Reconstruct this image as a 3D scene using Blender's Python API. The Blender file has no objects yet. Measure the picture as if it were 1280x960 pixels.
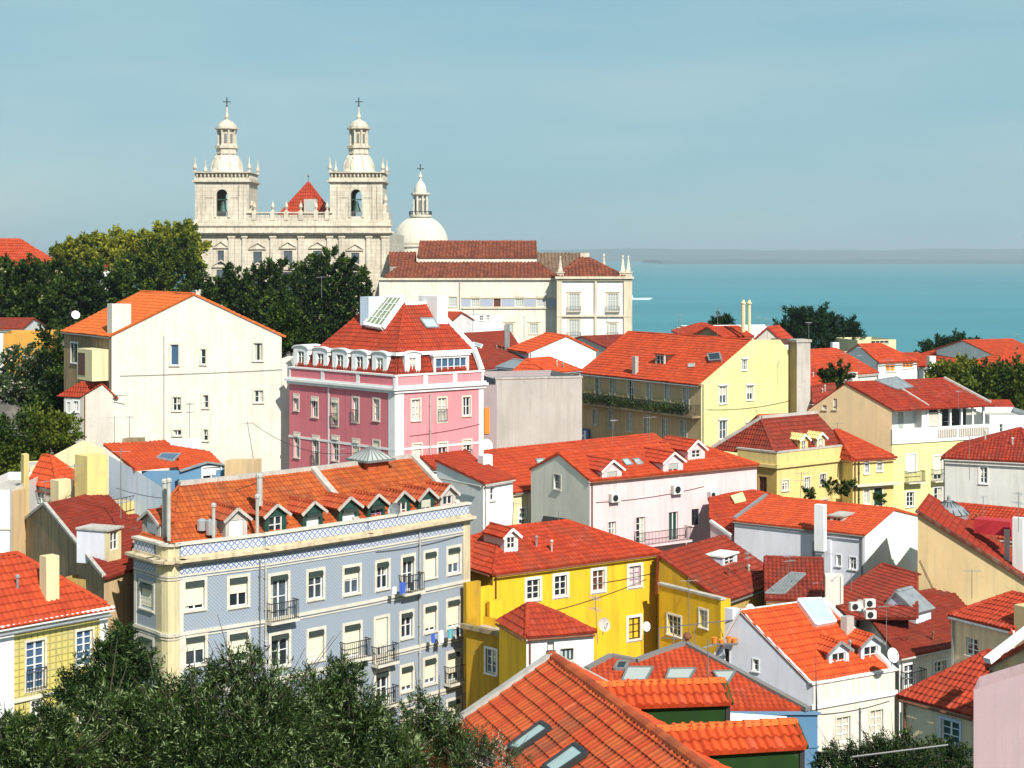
import bpy, bmesh, math, random
import numpy as np
from mathutils import Vector
V = Vector
R = math.radians
rnd = random.Random(7)
sc = bpy.context.scene
COL = sc.collection

# ---------------------------------------------------------------- camera, sky, sun, exposure
F, CX, HZ, CZ = 2000.0, 640.0, 318.0, 75.0      # focal length in px (1280 wide), horizon row, camera height over the water
cam = bpy.data.objects.new('camera', bpy.data.cameras.new('camera'))
COL.objects.link(cam)
cam.location = (0, 0, CZ)
cam.rotation_euler = (R(90), 0, 0)
cam.data.sensor_width = 36
cam.data.lens = F / 1280 * 36
cam.data.shift_y = -(480 - HZ) / 1280
cam.data.clip_start = 1
cam.data.clip_end = 60000
sc.camera = cam

SUN_DIR = V((0.43, -0.90, 0)).normalized() * math.cos(R(40)) + V((0, 0, math.sin(R(40))))
w = bpy.data.worlds.new('World')
sc.world = w
w.use_nodes = True
nt = w.node_tree
bg = nt.nodes['Background']
sky = nt.nodes.new('ShaderNodeTexSky')
sky.sky_type = 'NISHITA'
sky.sun_disc = False
sky.sun_elevation = R(40)
sky.sun_rotation = math.atan2(SUN_DIR.x, SUN_DIR.y)
sky.altitude = 75
sky.air_density = 1.0
sky.dust_density = 0.6
sky.ozone_density = 1.5
# thin high haze evens the blue out: the sky texture mixed with a pale grey-blue veil, with faint soft cloud
tc = nt.nodes.new('ShaderNodeTexCoord')
mp = nt.nodes.new('ShaderNodeMapping')
mp.inputs['Scale'].default_value = (1.2, 1.2, 7.0)
nz = nt.nodes.new('ShaderNodeTexNoise')
nz.inputs['Scale'].default_value = 2.2
nz.inputs['Detail'].default_value = 5
cr = nt.nodes.new('ShaderNodeValToRGB')
cr.color_ramp.elements[0].position = 0.38
cr.color_ramp.elements[0].color = (1.80, 3.35, 4.00, 1)
cr.color_ramp.elements[1].position = 0.72
cr.color_ramp.elements[1].color = (2.70, 3.95, 4.25, 1)
mx = nt.nodes.new('ShaderNodeMix')
mx.data_type = 'RGBA'
mx.inputs[0].default_value = 0.88
nt.links.new(tc.outputs['Generated'], mp.inputs['Vector'])
nt.links.new(mp.outputs[0], nz.inputs['Vector'])
nt.links.new(nz.outputs['Fac'], cr.inputs[0])
nt.links.new(sky.outputs[0], mx.inputs[6])
nt.links.new(cr.outputs[0], mx.inputs[7])
nt.links.new(mx.outputs[2], bg.inputs['Color'])
bg.inputs['Strength'].default_value = 0.092

sun = bpy.data.lights.new('sun', 'SUN')
sun.energy = 4.1
sun.angle = R(0.5)
sun.color = (1.0, 0.965, 0.90)
so = bpy.data.objects.new('sun', sun)
COL.objects.link(so)
so.rotation_euler = SUN_DIR.to_track_quat('Z', 'Y').to_euler()
so.location = (60, -40, 160)

sc.view_settings.view_transform = 'Standard'
sc.view_settings.look = 'None'
sc.view_settings.exposure = 0.68
sc.view_settings.gamma = 1.0
sc.view_settings.use_curve_mapping = False
sc.render.engine = 'CYCLES'
sc.cycles.max_bounces = 5
sc.cycles.diffuse_bounces = 2
sc.cycles.glossy_bounces = 2
sc.cycles.volume_bounces = 0
sc.cycles.use_denoising = True

# ---------------------------------------------------------------- materials
MATS = {}

def nodes(name):
    m = bpy.data.materials.new(name)
    m.use_nodes = True
    t = m.node_tree
    b = t.nodes['Principled BSDF']
    MATS[name] = m
    return m, t, b

def N(t, typ, **kw):
    n = t.nodes.new(typ)
    for k, v in kw.items():
        if k in n.inputs.keys():
            n.inputs[k].default_value = v
        else:
            setattr(n, k, v)
    return n

def mixc(t, fac, a, b):
    n = t.nodes.new('ShaderNodeMix')
    n.data_type = 'RGBA'
    for i, v in ((0, fac), (6, a), (7, b)):
        if hasattr(v, 'is_linked') or hasattr(v, 'links'):
            t.links.new(v, n.inputs[i])
        elif i == 0:
            n.inputs[0].default_value = v
        else:
            n.inputs[i].default_value = (*v, 1)
    return n.outputs[2]

def ramp(t, src, p0, p1, c0=0.0, c1=1.0):
    n = t.nodes.new('ShaderNodeMapRange')
    n.inputs['From Min'].default_value = p0
    n.inputs['From Max'].default_value = p1
    n.inputs['To Min'].default_value = c0
    n.inputs['To Max'].default_value = c1
    t.links.new(src, n.inputs['Value'])
    return n.outputs[0]

def plain(name, c, rough=0.7, metal=0.0, var=0.0, scale=2.0):
    m, t, b = nodes(name)
    b.inputs['Base Color'].default_value = (*c, 1)
    b.inputs['Roughness'].default_value = rough
    b.inputs['Metallic'].default_value = metal
    if var:
        g = N(t, 'ShaderNodeNewGeometry')
        n = N(t, 'ShaderNodeTexNoise', Scale=scale, Detail=4.0)
        t.links.new(g.outputs['Position'], n.inputs['Vector'])
        f = ramp(t, n.outputs['Fac'], .3, .7)
        lo = tuple(x * (1 - var) for x in c)
        t.links.new(mixc(t, f, lo, c), b.inputs['Base Color'])
    return m

def plaster(name, c, dirt=0.15, dc=(0.22, 0.19, 0.14), patch=0.12, fine=0.05, joints=0):
    """painted render: slow tone drift, run-down streaks of dirt, scuffed patches"""
    m, t, b = nodes(name)
    g = N(t, 'ShaderNodeNewGeometry')
    P_ = g.outputs['Position']
    n1 = N(t, 'ShaderNodeTexNoise', Scale=0.35, Detail=5.0, Roughness=0.6)
    t.links.new(P_, n1.inputs['Vector'])
    n2 = N(t, 'ShaderNodeTexNoise', Scale=1.0, Detail=6.0, Roughness=0.65)
    mp = N(t, 'ShaderNodeMapping')
    mp.inputs['Scale'].default_value = (2.6, 2.6, 0.22)
    t.links.new(P_, mp.inputs['Vector'])
    t.links.new(mp.outputs[0], n2.inputs['Vector'])
    n3 = N(t, 'ShaderNodeTexNoise', Scale=7.0, Detail=3.0)
    t.links.new(P_, n3.inputs['Vector'])
    f1 = ramp(t, n1.outputs['Fac'], .35, .68)
    lo = tuple(x * (1 - patch) for x in c)
    c1 = mixc(t, f1, lo, c)
    f2 = ramp(t, n2.outputs['Fac'], .47, .72, 0, min(.7, dirt * 2.8))
    c2 = mixc(t, f2, c1, dc)
    n5 = N(t, 'ShaderNodeTexNoise', Scale=0.9, Detail=9.0, Roughness=0.72)
    t.links.new(P_, n5.inputs['Vector'])
    f8 = ramp(t, n5.outputs['Fac'], .60, .625, 0, min(.55, dirt * 2.8))
    c2 = mixc(t, f8, c2, tuple(x * .62 + .04 for x in c))
    f3 = ramp(t, n3.outputs['Fac'], .62, .80, 0, fine * 6)
    c3 = mixc(t, f3, c2, tuple(x * .55 for x in c))
    if joints:                                  # ashlar courses
        sx = N(t, 'ShaderNodeSeparateXYZ')
        t.links.new(P_, sx.inputs[0])
        cx2 = N(t, 'ShaderNodeCombineXYZ')
        t.links.new(sx.outputs[0], cx2.inputs[0])
        t.links.new(sx.outputs[2], cx2.inputs[1])
        br = N(t, 'ShaderNodeTexBrick')
        br.inputs['Scale'].default_value = 1.0
        br.inputs['Brick Width'].default_value = joints * 2.2
        br.inputs['Row Height'].default_value = joints
        br.inputs['Mortar Size'].default_value = .05
        br.inputs['Color1'].default_value = (1, 1, 1, 1)
        br.inputs['Color2'].default_value = (.82, .80, .77, 1)
        br.inputs['Mortar'].default_value = (.55, .50, .44, 1)
        t.links.new(cx2.outputs[0], br.inputs['Vector'])
        mj = t.nodes.new('ShaderNodeMix')
        mj.data_type = 'RGBA'
        mj.blend_type = 'MULTIPLY'
        mj.inputs[0].default_value = .5
        t.links.new(c3, mj.inputs[6])
        t.links.new(br.outputs['Color'], mj.inputs[7])
        c3 = mj.outputs[2]
    t.links.new(c3, b.inputs['Base Color'])
    b.inputs['Roughness'].default_value = 0.92
    b.inputs['Specular IOR Level'].default_value = 0.2
    bp = N(t, 'ShaderNodeBump', Strength=0.25, Distance=0.02)
    t.links.new(n3.outputs['Fac'], bp.inputs['Height'])
    t.links.new(bp.outputs[0], b.inputs['Normal'])
    return m

def tile(name, c, c2, moss=0.15, mc=(0.10, 0.075, 0.04), rowline=0.25, spread=1.0):
    """roof tiles: UV counts tiles, every tile has its own firing tone; old stains drift over the slope"""
    m, t, b = nodes(name)
    uv = N(t, 'ShaderNodeUVMap')
    fl = N(t, 'ShaderNodeVectorMath', operation='FLOOR')
    t.links.new(uv.outputs[0], fl.inputs[0])
    wn = N(t, 'ShaderNodeTexWhiteNoise', noise_dimensions='2D')
    t.links.new(fl.outputs[0], wn.inputs['Vector'])
    g = N(t, 'ShaderNodeNewGeometry')
    n1 = N(t, 'ShaderNodeTexNoise', Scale=0.45, Detail=6.0, Roughness=0.65)
    t.links.new(g.outputs['Position'], n1.inputs['Vector'])
    n2 = N(t, 'ShaderNodeTexNoise', Scale=3.5, Detail=4.0, Roughness=0.6)
    t.links.new(g.outputs['Position'], n2.inputs['Vector'])
    f = ramp(t, wn.outputs['Value'], 0.0, 1.0, 0.0, spread)
    base = mixc(t, f, c, c2)
    f1 = ramp(t, n1.outputs['Fac'], .52, .75, 0, moss * 2.5)
    base = mixc(t, f1, base, mc)
    f2 = ramp(t, n2.outputs['Fac'], .55, .75, 0, moss * 1.6)
    base = mixc(t, f2, base, tuple(x * .35 for x in c))
    # a few pale mortar-splashed or newly set tiles
    f3 = ramp(t, wn.outputs['Value'], .955, .965, 0, .35)
    base = mixc(t, f3, base, tuple(min(1, x * 1.25 + .05) for x in c))
    # darker towards each lap between rows and along the column joints
    sp = N(t, 'ShaderNodeSeparateXYZ')
    t.links.new(uv.outputs[0], sp.inputs[0])
    fr = N(t, 'ShaderNodeMath', operation='FRACT')
    t.links.new(sp.outputs[1], fr.inputs[0])
    f4 = ramp(t, fr.outputs[0], .74, 1.0, 0, rowline * 2.2)
    base = mixc(t, f4, base, tuple(x * .18 for x in c))
    fu = N(t, 'ShaderNodeMath', operation='FRACT')
    t.links.new(sp.outputs[0], fu.inputs[0])
    f5 = ramp(t, fu.outputs[0], .72, .92, 0, rowline * 1.3)
    base = mixc(t, f5, base, tuple(x * .25 for x in c))
    # long dark run-off streaks down the slope
    ms_ = N(t, 'ShaderNodeMapping')
    ms_.inputs['Scale'].default_value = (.55, .05, 1)
    t.links.new(uv.outputs[0], ms_.inputs['Vector'])
    n4 = N(t, 'ShaderNodeTexNoise', Scale=1.0, Detail=6.0, Roughness=.7)
    t.links.new(ms_.outputs[0], n4.inputs['Vector'])
    f6 = ramp(t, n4.outputs['Fac'], .52, .70, 0, min(.8, moss * 3.2))
    base = mixc(t, f6, base, tuple(x * .30 + .012 for x in c))
    f7 = ramp(t, n4.outputs['Fac'], .44, .30, 0, .30)
    base = mixc(t, f7, base, tuple(min(.8, x * 1.15 + .02) for x in c))
    oi = N(t, 'ShaderNodeObjectInfo')       # every roof has weathered differently
    f9 = ramp(t, oi.outputs['Random'], 0, 1, 0, .26)
    base = mixc(t, f9, base, tuple(x * .42 + .018 for x in c2))
    t.links.new(base, b.inputs['Base Color'])
    b.inputs['Roughness'].default_value = 0.85
    b.inputs['Specular IOR Level'].default_value = 0.25
    return m

def azulejo(name, c1, c2, per, line=None, edge=0.55, dirt=0.06):
    """glazed wall tiles: UV in metres, a small repeated motif in two tones"""
    m, t, b = nodes(name)
    uv = N(t, 'ShaderNodeUVMap')
    sp = N(t, 'ShaderNodeSeparateXYZ')
    t.links.new(uv.outputs[0], sp.inputs[0])
    outs = []
    for i in (0, 1):
        a = N(t, 'ShaderNodeMath', operation='MULTIPLY')
        a.inputs[1].default_value = 1 / per
        t.links.new(sp.outputs[i], a.inputs[0])
        pp = N(t, 'ShaderNodeMath', operation='PINGPONG')
        pp.inputs[1].default_value = 0.5
        t.links.new(a.outputs[0], pp.inputs[0])
        outs.append(pp.outputs[0])
    ad = N(t, 'ShaderNodeMath', operation='ADD')
    t.links.new(outs[0], ad.inputs[0])
    t.links.new(outs[1], ad.inputs[1])
    d = N(t, 'ShaderNodeMath', operation='PINGPONG')
    d.inputs[1].default_value = 0.27
    t.links.new(ad.outputs[0], d.inputs[0])
    f = ramp(t, d.outputs[0], .09, .18)
    col = mixc(t, f, c1, c2)
    if line:
        mn = N(t, 'ShaderNodeMath', operation='MINIMUM')
        t.links.new(outs[0], mn.inputs[0])
        t.links.new(outs[1], mn.inputs[1])
        f5 = ramp(t, mn.outputs[0], .04, .09, 1, 0)
        col = mixc(t, f5, col, line)
    g = N(t, 'ShaderNodeNewGeometry')
    n1 = N(t, 'ShaderNodeTexNoise', Scale=1.2, Detail=6.0, Roughness=0.7)
    t.links.new(g.outputs['Position'], n1.inputs['Vector'])
    f1 = ramp(t, n1.outputs['Fac'], .45, .7, 0, dirt * 3)
    col = mixc(t, f1, col, (.30, .30, .28))
    t.links.new(col, b.inputs['Base Color'])
    b.inputs['Roughness'].default_value = 0.45
    return m

def foliage(name, c_lo, c_hi, scale=0.5, transl=0.2, extra=None):
    m, t, b = nodes(name)
    g = N(t, 'ShaderNodeNewGeometry')
    n1 = N(t, 'ShaderNodeTexNoise', Scale=scale, Detail=3.0)
    t.links.new(g.outputs['Position'], n1.inputs['Vector'])
    r_ = ramp(t, g.outputs['Random Per Island'], 0, 1, -.22, .22)
    ad = N(t, 'ShaderNodeMath', operation='ADD')
    t.links.new(n1.outputs['Fac'], ad.inputs[0])
    t.links.new(r_, ad.inputs[1])
    f = ramp(t, ad.outputs[0], .3, .75)
    col = mixc(t, f, c_lo, c_hi)
    if extra:
        # pale clumps: highlights painted into the leaf colour; flowers on the blooming bush
        n6 = N(t, 'ShaderNodeTexNoise', Scale=scale * 2.2, Detail=2.0)
        t.links.new(g.outputs['Position'], n6.inputs['Vector'])
        r6 = ramp(t, g.outputs['Random Per Island'], 0, 1, -.16, .16)
        a6 = N(t, 'ShaderNodeMath', operation='ADD')
        t.links.new(n6.outputs['Fac'], a6.inputs[0])
        t.links.new(r6, a6.inputs[1])
        th6 = .5 + (extra[1] - .5) * .42
        f6 = ramp(t, a6.outputs[0], th6 - .03, th6 + .03)
        col = mixc(t, f6, col, extra[0])
    t.links.new(col, b.inputs['Base Color'])
    b.inputs['Roughness'].default_value = 0.6
    b.inputs['Specular IOR Level'].default_value = 0.12
    tr = N(t, 'ShaderNodeBsdfTranslucent')
    t.links.new(col, tr.inputs['Color'])
    ms = N(t, 'ShaderNodeMixShader')
    ms.inputs[0].default_value = transl
    t.links.new(b.outputs[0], ms.inputs[1])
    t.links.new(tr.outputs[0], ms.inputs[2])
    t.links.new(ms.outputs[0], t.nodes['Material Output'].inputs['Surface'])
    return m

# walls
plaster('white', (0.76, 0.75, 0.72), .10)
plaster('bright_white', (0.82, 0.82, 0.80), .06)
plaster('warm_white', (0.70, 0.65, 0.56), .09, patch=.12)
plaster('old_white', (0.76, 0.69, 0.59), .11, patch=.12, fine=.12, dc=(.36, .30, .22))
plaster('bluish_white', (0.70, 0.70, 0.76), .06)
plaster('grey_wall', (0.50, 0.48, 0.43), .12)
plaster('net_grey', (0.47, 0.43, 0.39), .12, patch=.15)
plaster('lilac_grey', (0.36, 0.29, 0.29), .15)
plaster('cream', (0.72, 0.62, 0.36), .14)
plaster('pale_yellow', (0.72, 0.66, 0.30), .10)
plaster('straw', (0.74, 0.57, 0.22), .10)
plaster('ochre', (0.55, 0.36, 0.10), .18)
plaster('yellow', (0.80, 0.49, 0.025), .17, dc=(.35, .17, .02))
plaster('yellow_shaded', (0.50, 0.29, 0.02), .20, dc=(.16, .09, .03))  # darker copy of yellow: shade put into the wall colour
plaster('tan', (0.66, 0.49, 0.25), .12)
plaster('beige_old', (0.62, 0.44, 0.24), .16)
plaster('peach', (0.82, 0.60, 0.34), .06)
plaster('peach_light', (0.78, 0.61, 0.38), .12)
plaster('pale_grey', (0.66, 0.63, 0.58), .10)
tile('tile_deep', (0.36, 0.036, 0.013), (0.24, 0.022, 0.010), .20)
plaster('orange_wall', (0.62, 0.30, 0.05), .15)
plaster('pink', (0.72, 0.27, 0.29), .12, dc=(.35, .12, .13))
plaster('pink_shade', (0.68, 0.19, 0.22), .10, dc=(.3, .08, .1))  # darker copy of pink: the left wall's shade is in its colour
plaster('pale_pink', (0.78, 0.57, 0.57), .08)
plaster('mauve', (0.42, 0.30, 0.31), .10, patch=.12)
plaster('sage_white', (0.78, 0.78, 0.66), .08)
plaster('blue_wall', (0.10, 0.23, 0.38), .12)
plaster('light_blue', (0.60, 0.68, 0.78), .10)
plaster('steel_blue', (0.13, 0.26, 0.40), .12)
plaster('green_wall', (0.014, 0.048, 0.009), .2, dc=(.01, .02, .005))
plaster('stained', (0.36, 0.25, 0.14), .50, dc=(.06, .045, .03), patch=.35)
plaster('brick_red', (0.14, 0.035, 0.02), .25)
plaster('stone', (0.66, 0.57, 0.42), .16, patch=.15)
plaster('church_stone', (0.70, 0.62, 0.50), .30, dc=(.26, .21, .15), patch=.22, fine=.09, joints=.8)
plaster('dome_stone', (0.66, 0.60, 0.49), .18, dc=(.4, .34, .24), patch=.12)
plaster('old_stone', (0.36, 0.28, 0.16), .35, dc=(.10, .08, .05), patch=.3)
plaster('cornice', (0.66, 0.54, 0.36), .28, dc=(.2, .14, .08), patch=.2)
plaster('mortar', (0.52, 0.47, 0.42), .22, patch=.2)
plaster('grey_ridge', (0.20, 0.19, 0.18), .2)
# roofs
tile('tile_orange', (0.58, 0.072, 0.015), (0.42, 0.042, 0.011), .14)
tile('tile_bright', (0.66, 0.090, 0.018), (0.50, 0.058, 0.013), .09)
tile('tile_fresh', (0.70, 0.15, 0.025), (0.62, 0.115, 0.018), .04, rowline=.15)
tile('tile_red', (0.50, 0.052, 0.014), (0.34, 0.034, 0.011), .18)
tile('tile_dark', (0.32, 0.034, 0.013), (0.20, 0.024, 0.010), .24)
tile('tile_amber', (0.52, 0.115, 0.020), (0.36, 0.060, 0.013), .26)
tile('tile_brown', (0.33, 0.090, 0.042), (0.17, 0.046, 0.028), .16)
tile('tile_old', (0.50, 0.10, 0.025), (0.30, 0.05, 0.018), .30)
tile('tile_lichen', (0.30, 0.20, 0.13), (0.22, 0.13, 0.08), .2)
tile('tile_rust', (0.40, 0.045, 0.014), (0.46, 0.095, 0.022), .30)
azulejo('azulejo_blue', (.17, .225, .315), (.37, .40, .42), .19, dirt=.12)
azulejo('azulejo_frieze', (.16, .21, .40), (.62, .62, .58), .34, edge=.5)
azulejo('azulejo_border', (.10, .15, .33), (.60, .60, .58), .30)
azulejo('azulejo_yellow', (.56, .44, .10), (.60, .50, .16), .30, line=(.22, .20, .05), dirt=.12)
# joinery, metal, misc
plain('paint_white', (.80, .79, .74), .5)
plain('paint_green', (.015, .055, .04), .45)
plain('paint_dark', (.03, .03, .03), .5)
plain('paint_brown', (.10, .035, .02), .5)
plain('paint_red', (.35, .02, .02), .5)
plain('paint_lilac', (.45, .30, .48), .5)
plain('surround_white', (.74, .73, .70), .8, var=.12)
plain('surround_stone', (.66, .60, .49), .85, var=.22)
plain('blind_cream', (.72, .68, .50), .7, var=.06)
plain('blind_white', (.78, .78, .74), .7, var=.05)
plain('blind_grey', (.36, .38, .35), .7)
plain('roll_green', (.028, .042, .034), .6, var=.3, scale=6)
plain('iron', (.022, .022, .022), .5)
plain('iron_grey', (.16, .16, .15), .5)
plain('zinc', (.33, .35, .36), .45, .3, var=.3)
plain('pipe', (.48, .46, .40), .6, var=.3)
plain('aluminium', (.55, .55, .55), .35, .6)
plain('rust_metal', (.22, .075, .03), .8, var=.4, scale=8)
plain('ac_white', (.66, .66, .62), .5, var=.15)
plain('black', (.01, .01, .01), .7)
plain('glass', (.018, .024, .03), .12)
plain('glass_b', (.05, .06, .07), .15, var=.4)
plain('glass_c', (.10, .13, .16), .10, var=.5)
plain('glass_blue', (.05, .10, .18), .08)
plain('glass_pale', (.40, .50, .48), .12, var=.15)
plain('glass_moss', (.26, .30, .17), .3, var=.35)
plain('curtain', (.55, .52, .42), .8, var=.2, scale=5)
plain('orange_cloth', (.80, .22, .02), .8)
plain('blue_cloth', (.04, .10, .45), .8)
plain('dark_cloth', (.02, .025, .04), .9)
plain('red_cloth', (.45, .02, .03), .8)
plain('teal_cloth', (.10, .35, .38), .8)
plain('white_cloth', (.80, .80, .82), .8)
plain('sign_blue', (.012, .09, .32), .5)
plain('bell_bronze', (.05, .11, .08), .5, .4, var=.4)
plain('bark', (.10, .07, .045), .9, var=.4, scale=4)
plain('terracotta', (.40, .12, .05), .8)
foliage('leaf_near', (.005, .014, .003), (.055, .095, .018), 1.5, .18, extra=((.24, .31, .13), .84))
foliage('leaf_near_dark', (.004, .012, .003), (.035, .07, .014), 1.0, .15, extra=((.12, .17, .05), .92))
foliage('leaf_dark', (.004, .013, .003), (.045, .080, .010), .30, .12, extra=((.10, .14, .02), .93))
foliage('leaf_olive', (.055, .085, .008), (.34, .33, .03), .09, .25)
foliage('leaf_mid', (.012, .032, .004), (.13, .165, .016), .16, .2)
foliage('leaf_bloom', (.020, .045, .016), (.085, .12, .035), .6, .2, extra=((.55, .50, .42), .90))
foliage('leaf_pine', (.004, .015, .005), (.022, .055, .012), .2, .08)
foliage('leaf_moss', (.018, .05, .012), (.045, .10, .02), .4, .1)

# ---------------------------------------------------------------- geometry helpers
LOC = {}

def P(px, py, d):
    """world point seen at pixel (px, py) of the 1280 x 960 photograph at distance d along the view axis"""
    return V(((px - CX) / F * d, d, CZ + (HZ - py) / F * d))

def PZ(px, py, z):
    return P(px, py, (z - CZ) * F / (HZ - py))

class MB:
    def __init__(s):
        s.v, s.f, s.uv = [], [], []
    def poly(s, pts, uv=None):
        i = len(s.v)
        s.v += [tuple(p) for p in pts]
        s.f.append(tuple(range(i, i + len(pts))))
        s.uv.append(uv or [(p[0], p[2]) for p in pts])
    def box(s, o, t, n, s0, s1, n0, n1, z0, z1):
        """box in a wall frame: o origin, t along, n outward"""
        i = len(s.v)
        for zz in (z0, z1):
            for a, b in ((s0, n0), (s1, n0), (s1, n1), (s0, n1)):
                p = o + t * a + n * b
                s.v.append((p.x, p.y, zz))
        for q in ((0, 1, 2, 3), (7, 6, 5, 4), (0, 4, 5, 1), (1, 5, 6, 2), (2, 6, 7, 3), (3, 7, 4, 0)):
            s.f.append(tuple(i + k for k in q))
            s.uv.append([((s0, s1, s1, s0)[k % 4] + (n0, n0, n1, n1)[k % 4], (z0, z1)[k // 4]) for k in q])
    def hexa(s, b4, t4):
        i = len(s.v)
        s.v += [tuple(p) for p in b4] + [tuple(p) for p in t4]
        for q in ((3, 2, 1, 0), (4, 5, 6, 7), (0, 1, 5, 4), (1, 2, 6, 5), (2, 3, 7, 6), (3, 0, 4, 7)):
            s.f.append(tuple(i + k for k in q))
            s.uv.append([(s.v[i + k][0], s.v[i + k][2]) for k in q])
    def bar(s, p, q, w_, h=None, up=None):
        """rectangular bar from p to q"""
        h = h or w_
        d = (q - p)
        if d.length < 1e-6:
            return
        d.normalize()
        up = up or (V((0, 0, 1)) if abs(d.z) < .95 else V((1, 0, 0)))
        a = d.cross(up).normalized() * (w_ / 2)
        b = a.cross(d).normalized() * (h / 2)
        s.hexa([p - a - b, p + a - b, p + a + b, p - a + b], [q - a - b, q + a - b, q + a + b, q - a + b])
    def tube(s, pts, r, n=6):
        rr = r if isinstance(r, (list, tuple)) else [r] * len(pts)
        base = len(s.v)
        for k, p in enumerate(pts):
            d = (pts[min(k + 1, len(pts) - 1)] - pts[max(k - 1, 0)]).normalized()
            up = V((0, 0, 1)) if abs(d.z) < .9 else V((1, 0, 0))
            a = d.cross(up).normalized()
            b = d.cross(a)
            for j in range(n):
                an = 2 * math.pi * j / n
                s.v.append(tuple(p + (a * math.cos(an) + b * math.sin(an)) * rr[k]))
        for k in range(len(pts) - 1):
            for j in range(n):
                q = (base + k * n + j, base + k * n + (j + 1) % n, base + (k + 1) * n + (j + 1) % n, base + (k + 1) * n + j)
                s.f.append(q)
                s.uv.append([(0, 0), (1, 0), (1, 1), (0, 1)])
        for k in (0, len(pts) - 1):
            q = tuple(base + k * n + j for j in range(n))
            s.f.append(q if k else q[::-1])
            s.uv.append([(0, 0)] * n)
    def lathe(s, c, prof, n=20, sq=None, rot=0):
        """prof: (radius, z above c). sq='oct' etc just uses fewer sides"""
        base = len(s.v)
        for r_, z in prof:
            for j in range(n):
                an = 2 * math.pi * j / n + rot
                s.v.append((c.x + r_ * math.cos(an), c.y + r_ * math.sin(an), c.z + z))
        for k in range(len(prof) - 1):
            for j in range(n):
                s.f.append((base + k * n + j, base + k * n + (j + 1) % n, base + (k + 1) * n + (j + 1) % n, base + (k + 1) * n + j))
                s.uv.append([(j, k), (j + 1, k), (j + 1, k + 1), (j, k + 1)])
        for k in (0, len(prof) - 1):
            q = tuple(base + k * n + j for j in range(n))
            s.f.append(q if k else q[::-1])
            s.uv.append([(0, 0)] * n)
    def add(s, o):
        i = len(s.v)
        s.v += o.v
        s.f += [tuple(a + i for a in f) for f in o.f]
        s.uv += o.uv
    def build(s, name, mat, parent=None, smooth=False, loc=None):
        me = bpy.data.meshes.new(name)
        if loc is None:
            loc = LOC.get(parent.name, V((0, 0, 0))) if parent else V((0, 0, 0))
        vv = np.array(s.v, dtype=np.float64).reshape(-1, 3) - np.array(loc)
        me.from_pydata(vv.tolist(), [], s.f)
        ul = me.uv_layers.new(name='UVMap')
        flat = [c for f in s.uv for p in f for c in p]
        if len(flat) == 2 * len(me.loops):
            ul.data.foreach_set('uv', flat)
        me.materials.append(MATS[mat])
        if smooth:
            me.polygons.foreach_set('use_smooth', [True] * len(me.polygons))
        o = bpy.data.objects.new(name, me)
        COL.objects.link(o)
        if parent:
            o.parent = parent
            LOC[o.name] = loc
        else:
            o.location = loc
            LOC[o.name] = V(loc)
        return o

def thing(name, label, cat, loc, group=None):
    o = bpy.data.objects.new(name, None)
    o.empty_display_size = .5
    COL.objects.link(o)
    o.location = loc
    LOC[o.name] = V(loc)
    o['label'] = label
    o['category'] = cat
    if group:
        o['group'] = group
    return o

def tag(o, label=None, cat=None, group=None, kind=None):
    for k, v in (('label', label), ('category', cat), ('group', group), ('kind', kind)):
        if v:
            o[k] = v
    return o

# ---------------------------------------------------------------- terrain
CTRL = [(0, 0, -22), (-30, 20, -22), (30, 20, -24), (0, 45, -24), (14, 45, -27), (-10, 85, -31), (-22, 75, -26), (18, 90, -33), (4, 98, -32),
        (10, 118, -27), (22, 110, -30), (30, 90, -33), (-28, 125, -22), (-28, 105, -24), (-45, 110, -18), (-9, 120, -21), (14, 152, -24), (35, 145, -28), (50, 130, -30), (-60, 150, -12),
        (-50, 330, -14), (-80, 280, -8), (-20, 250, -17), (10, 320, -24), (10, 200, -24), (35, 200, -26), (70, 300, -42), (60, 250, -34), (110, 350, -46),
        (30, 280, -34), (60, 520, -78), (0, 520, -70), (-40, 450, -26), (-120, 500, -24), (-34, 620, -46), (200, 450, -62), (130, 600, -78), (-150, 300, -5), (-160, 750, -60), (-40, 760, -78)]
_cx = np.array([c[0] for c in CTRL], float)
_cy = np.array([c[1] for c in CTRL], float)
_cz = np.array([c[2] for c in CTRL], float)

def ground(x, y):
    d2 = (_cx - x) ** 2 + (_cy - y) ** 2 + 9
    wt = d2 ** -1.8
    z = float((wt * _cz).sum() / wt.sum())
    if y > 700:
        k = min(1, (y - 700) / 300)
        z = z * (1 - k) - 78.5 * k
    return CZ + z

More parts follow.
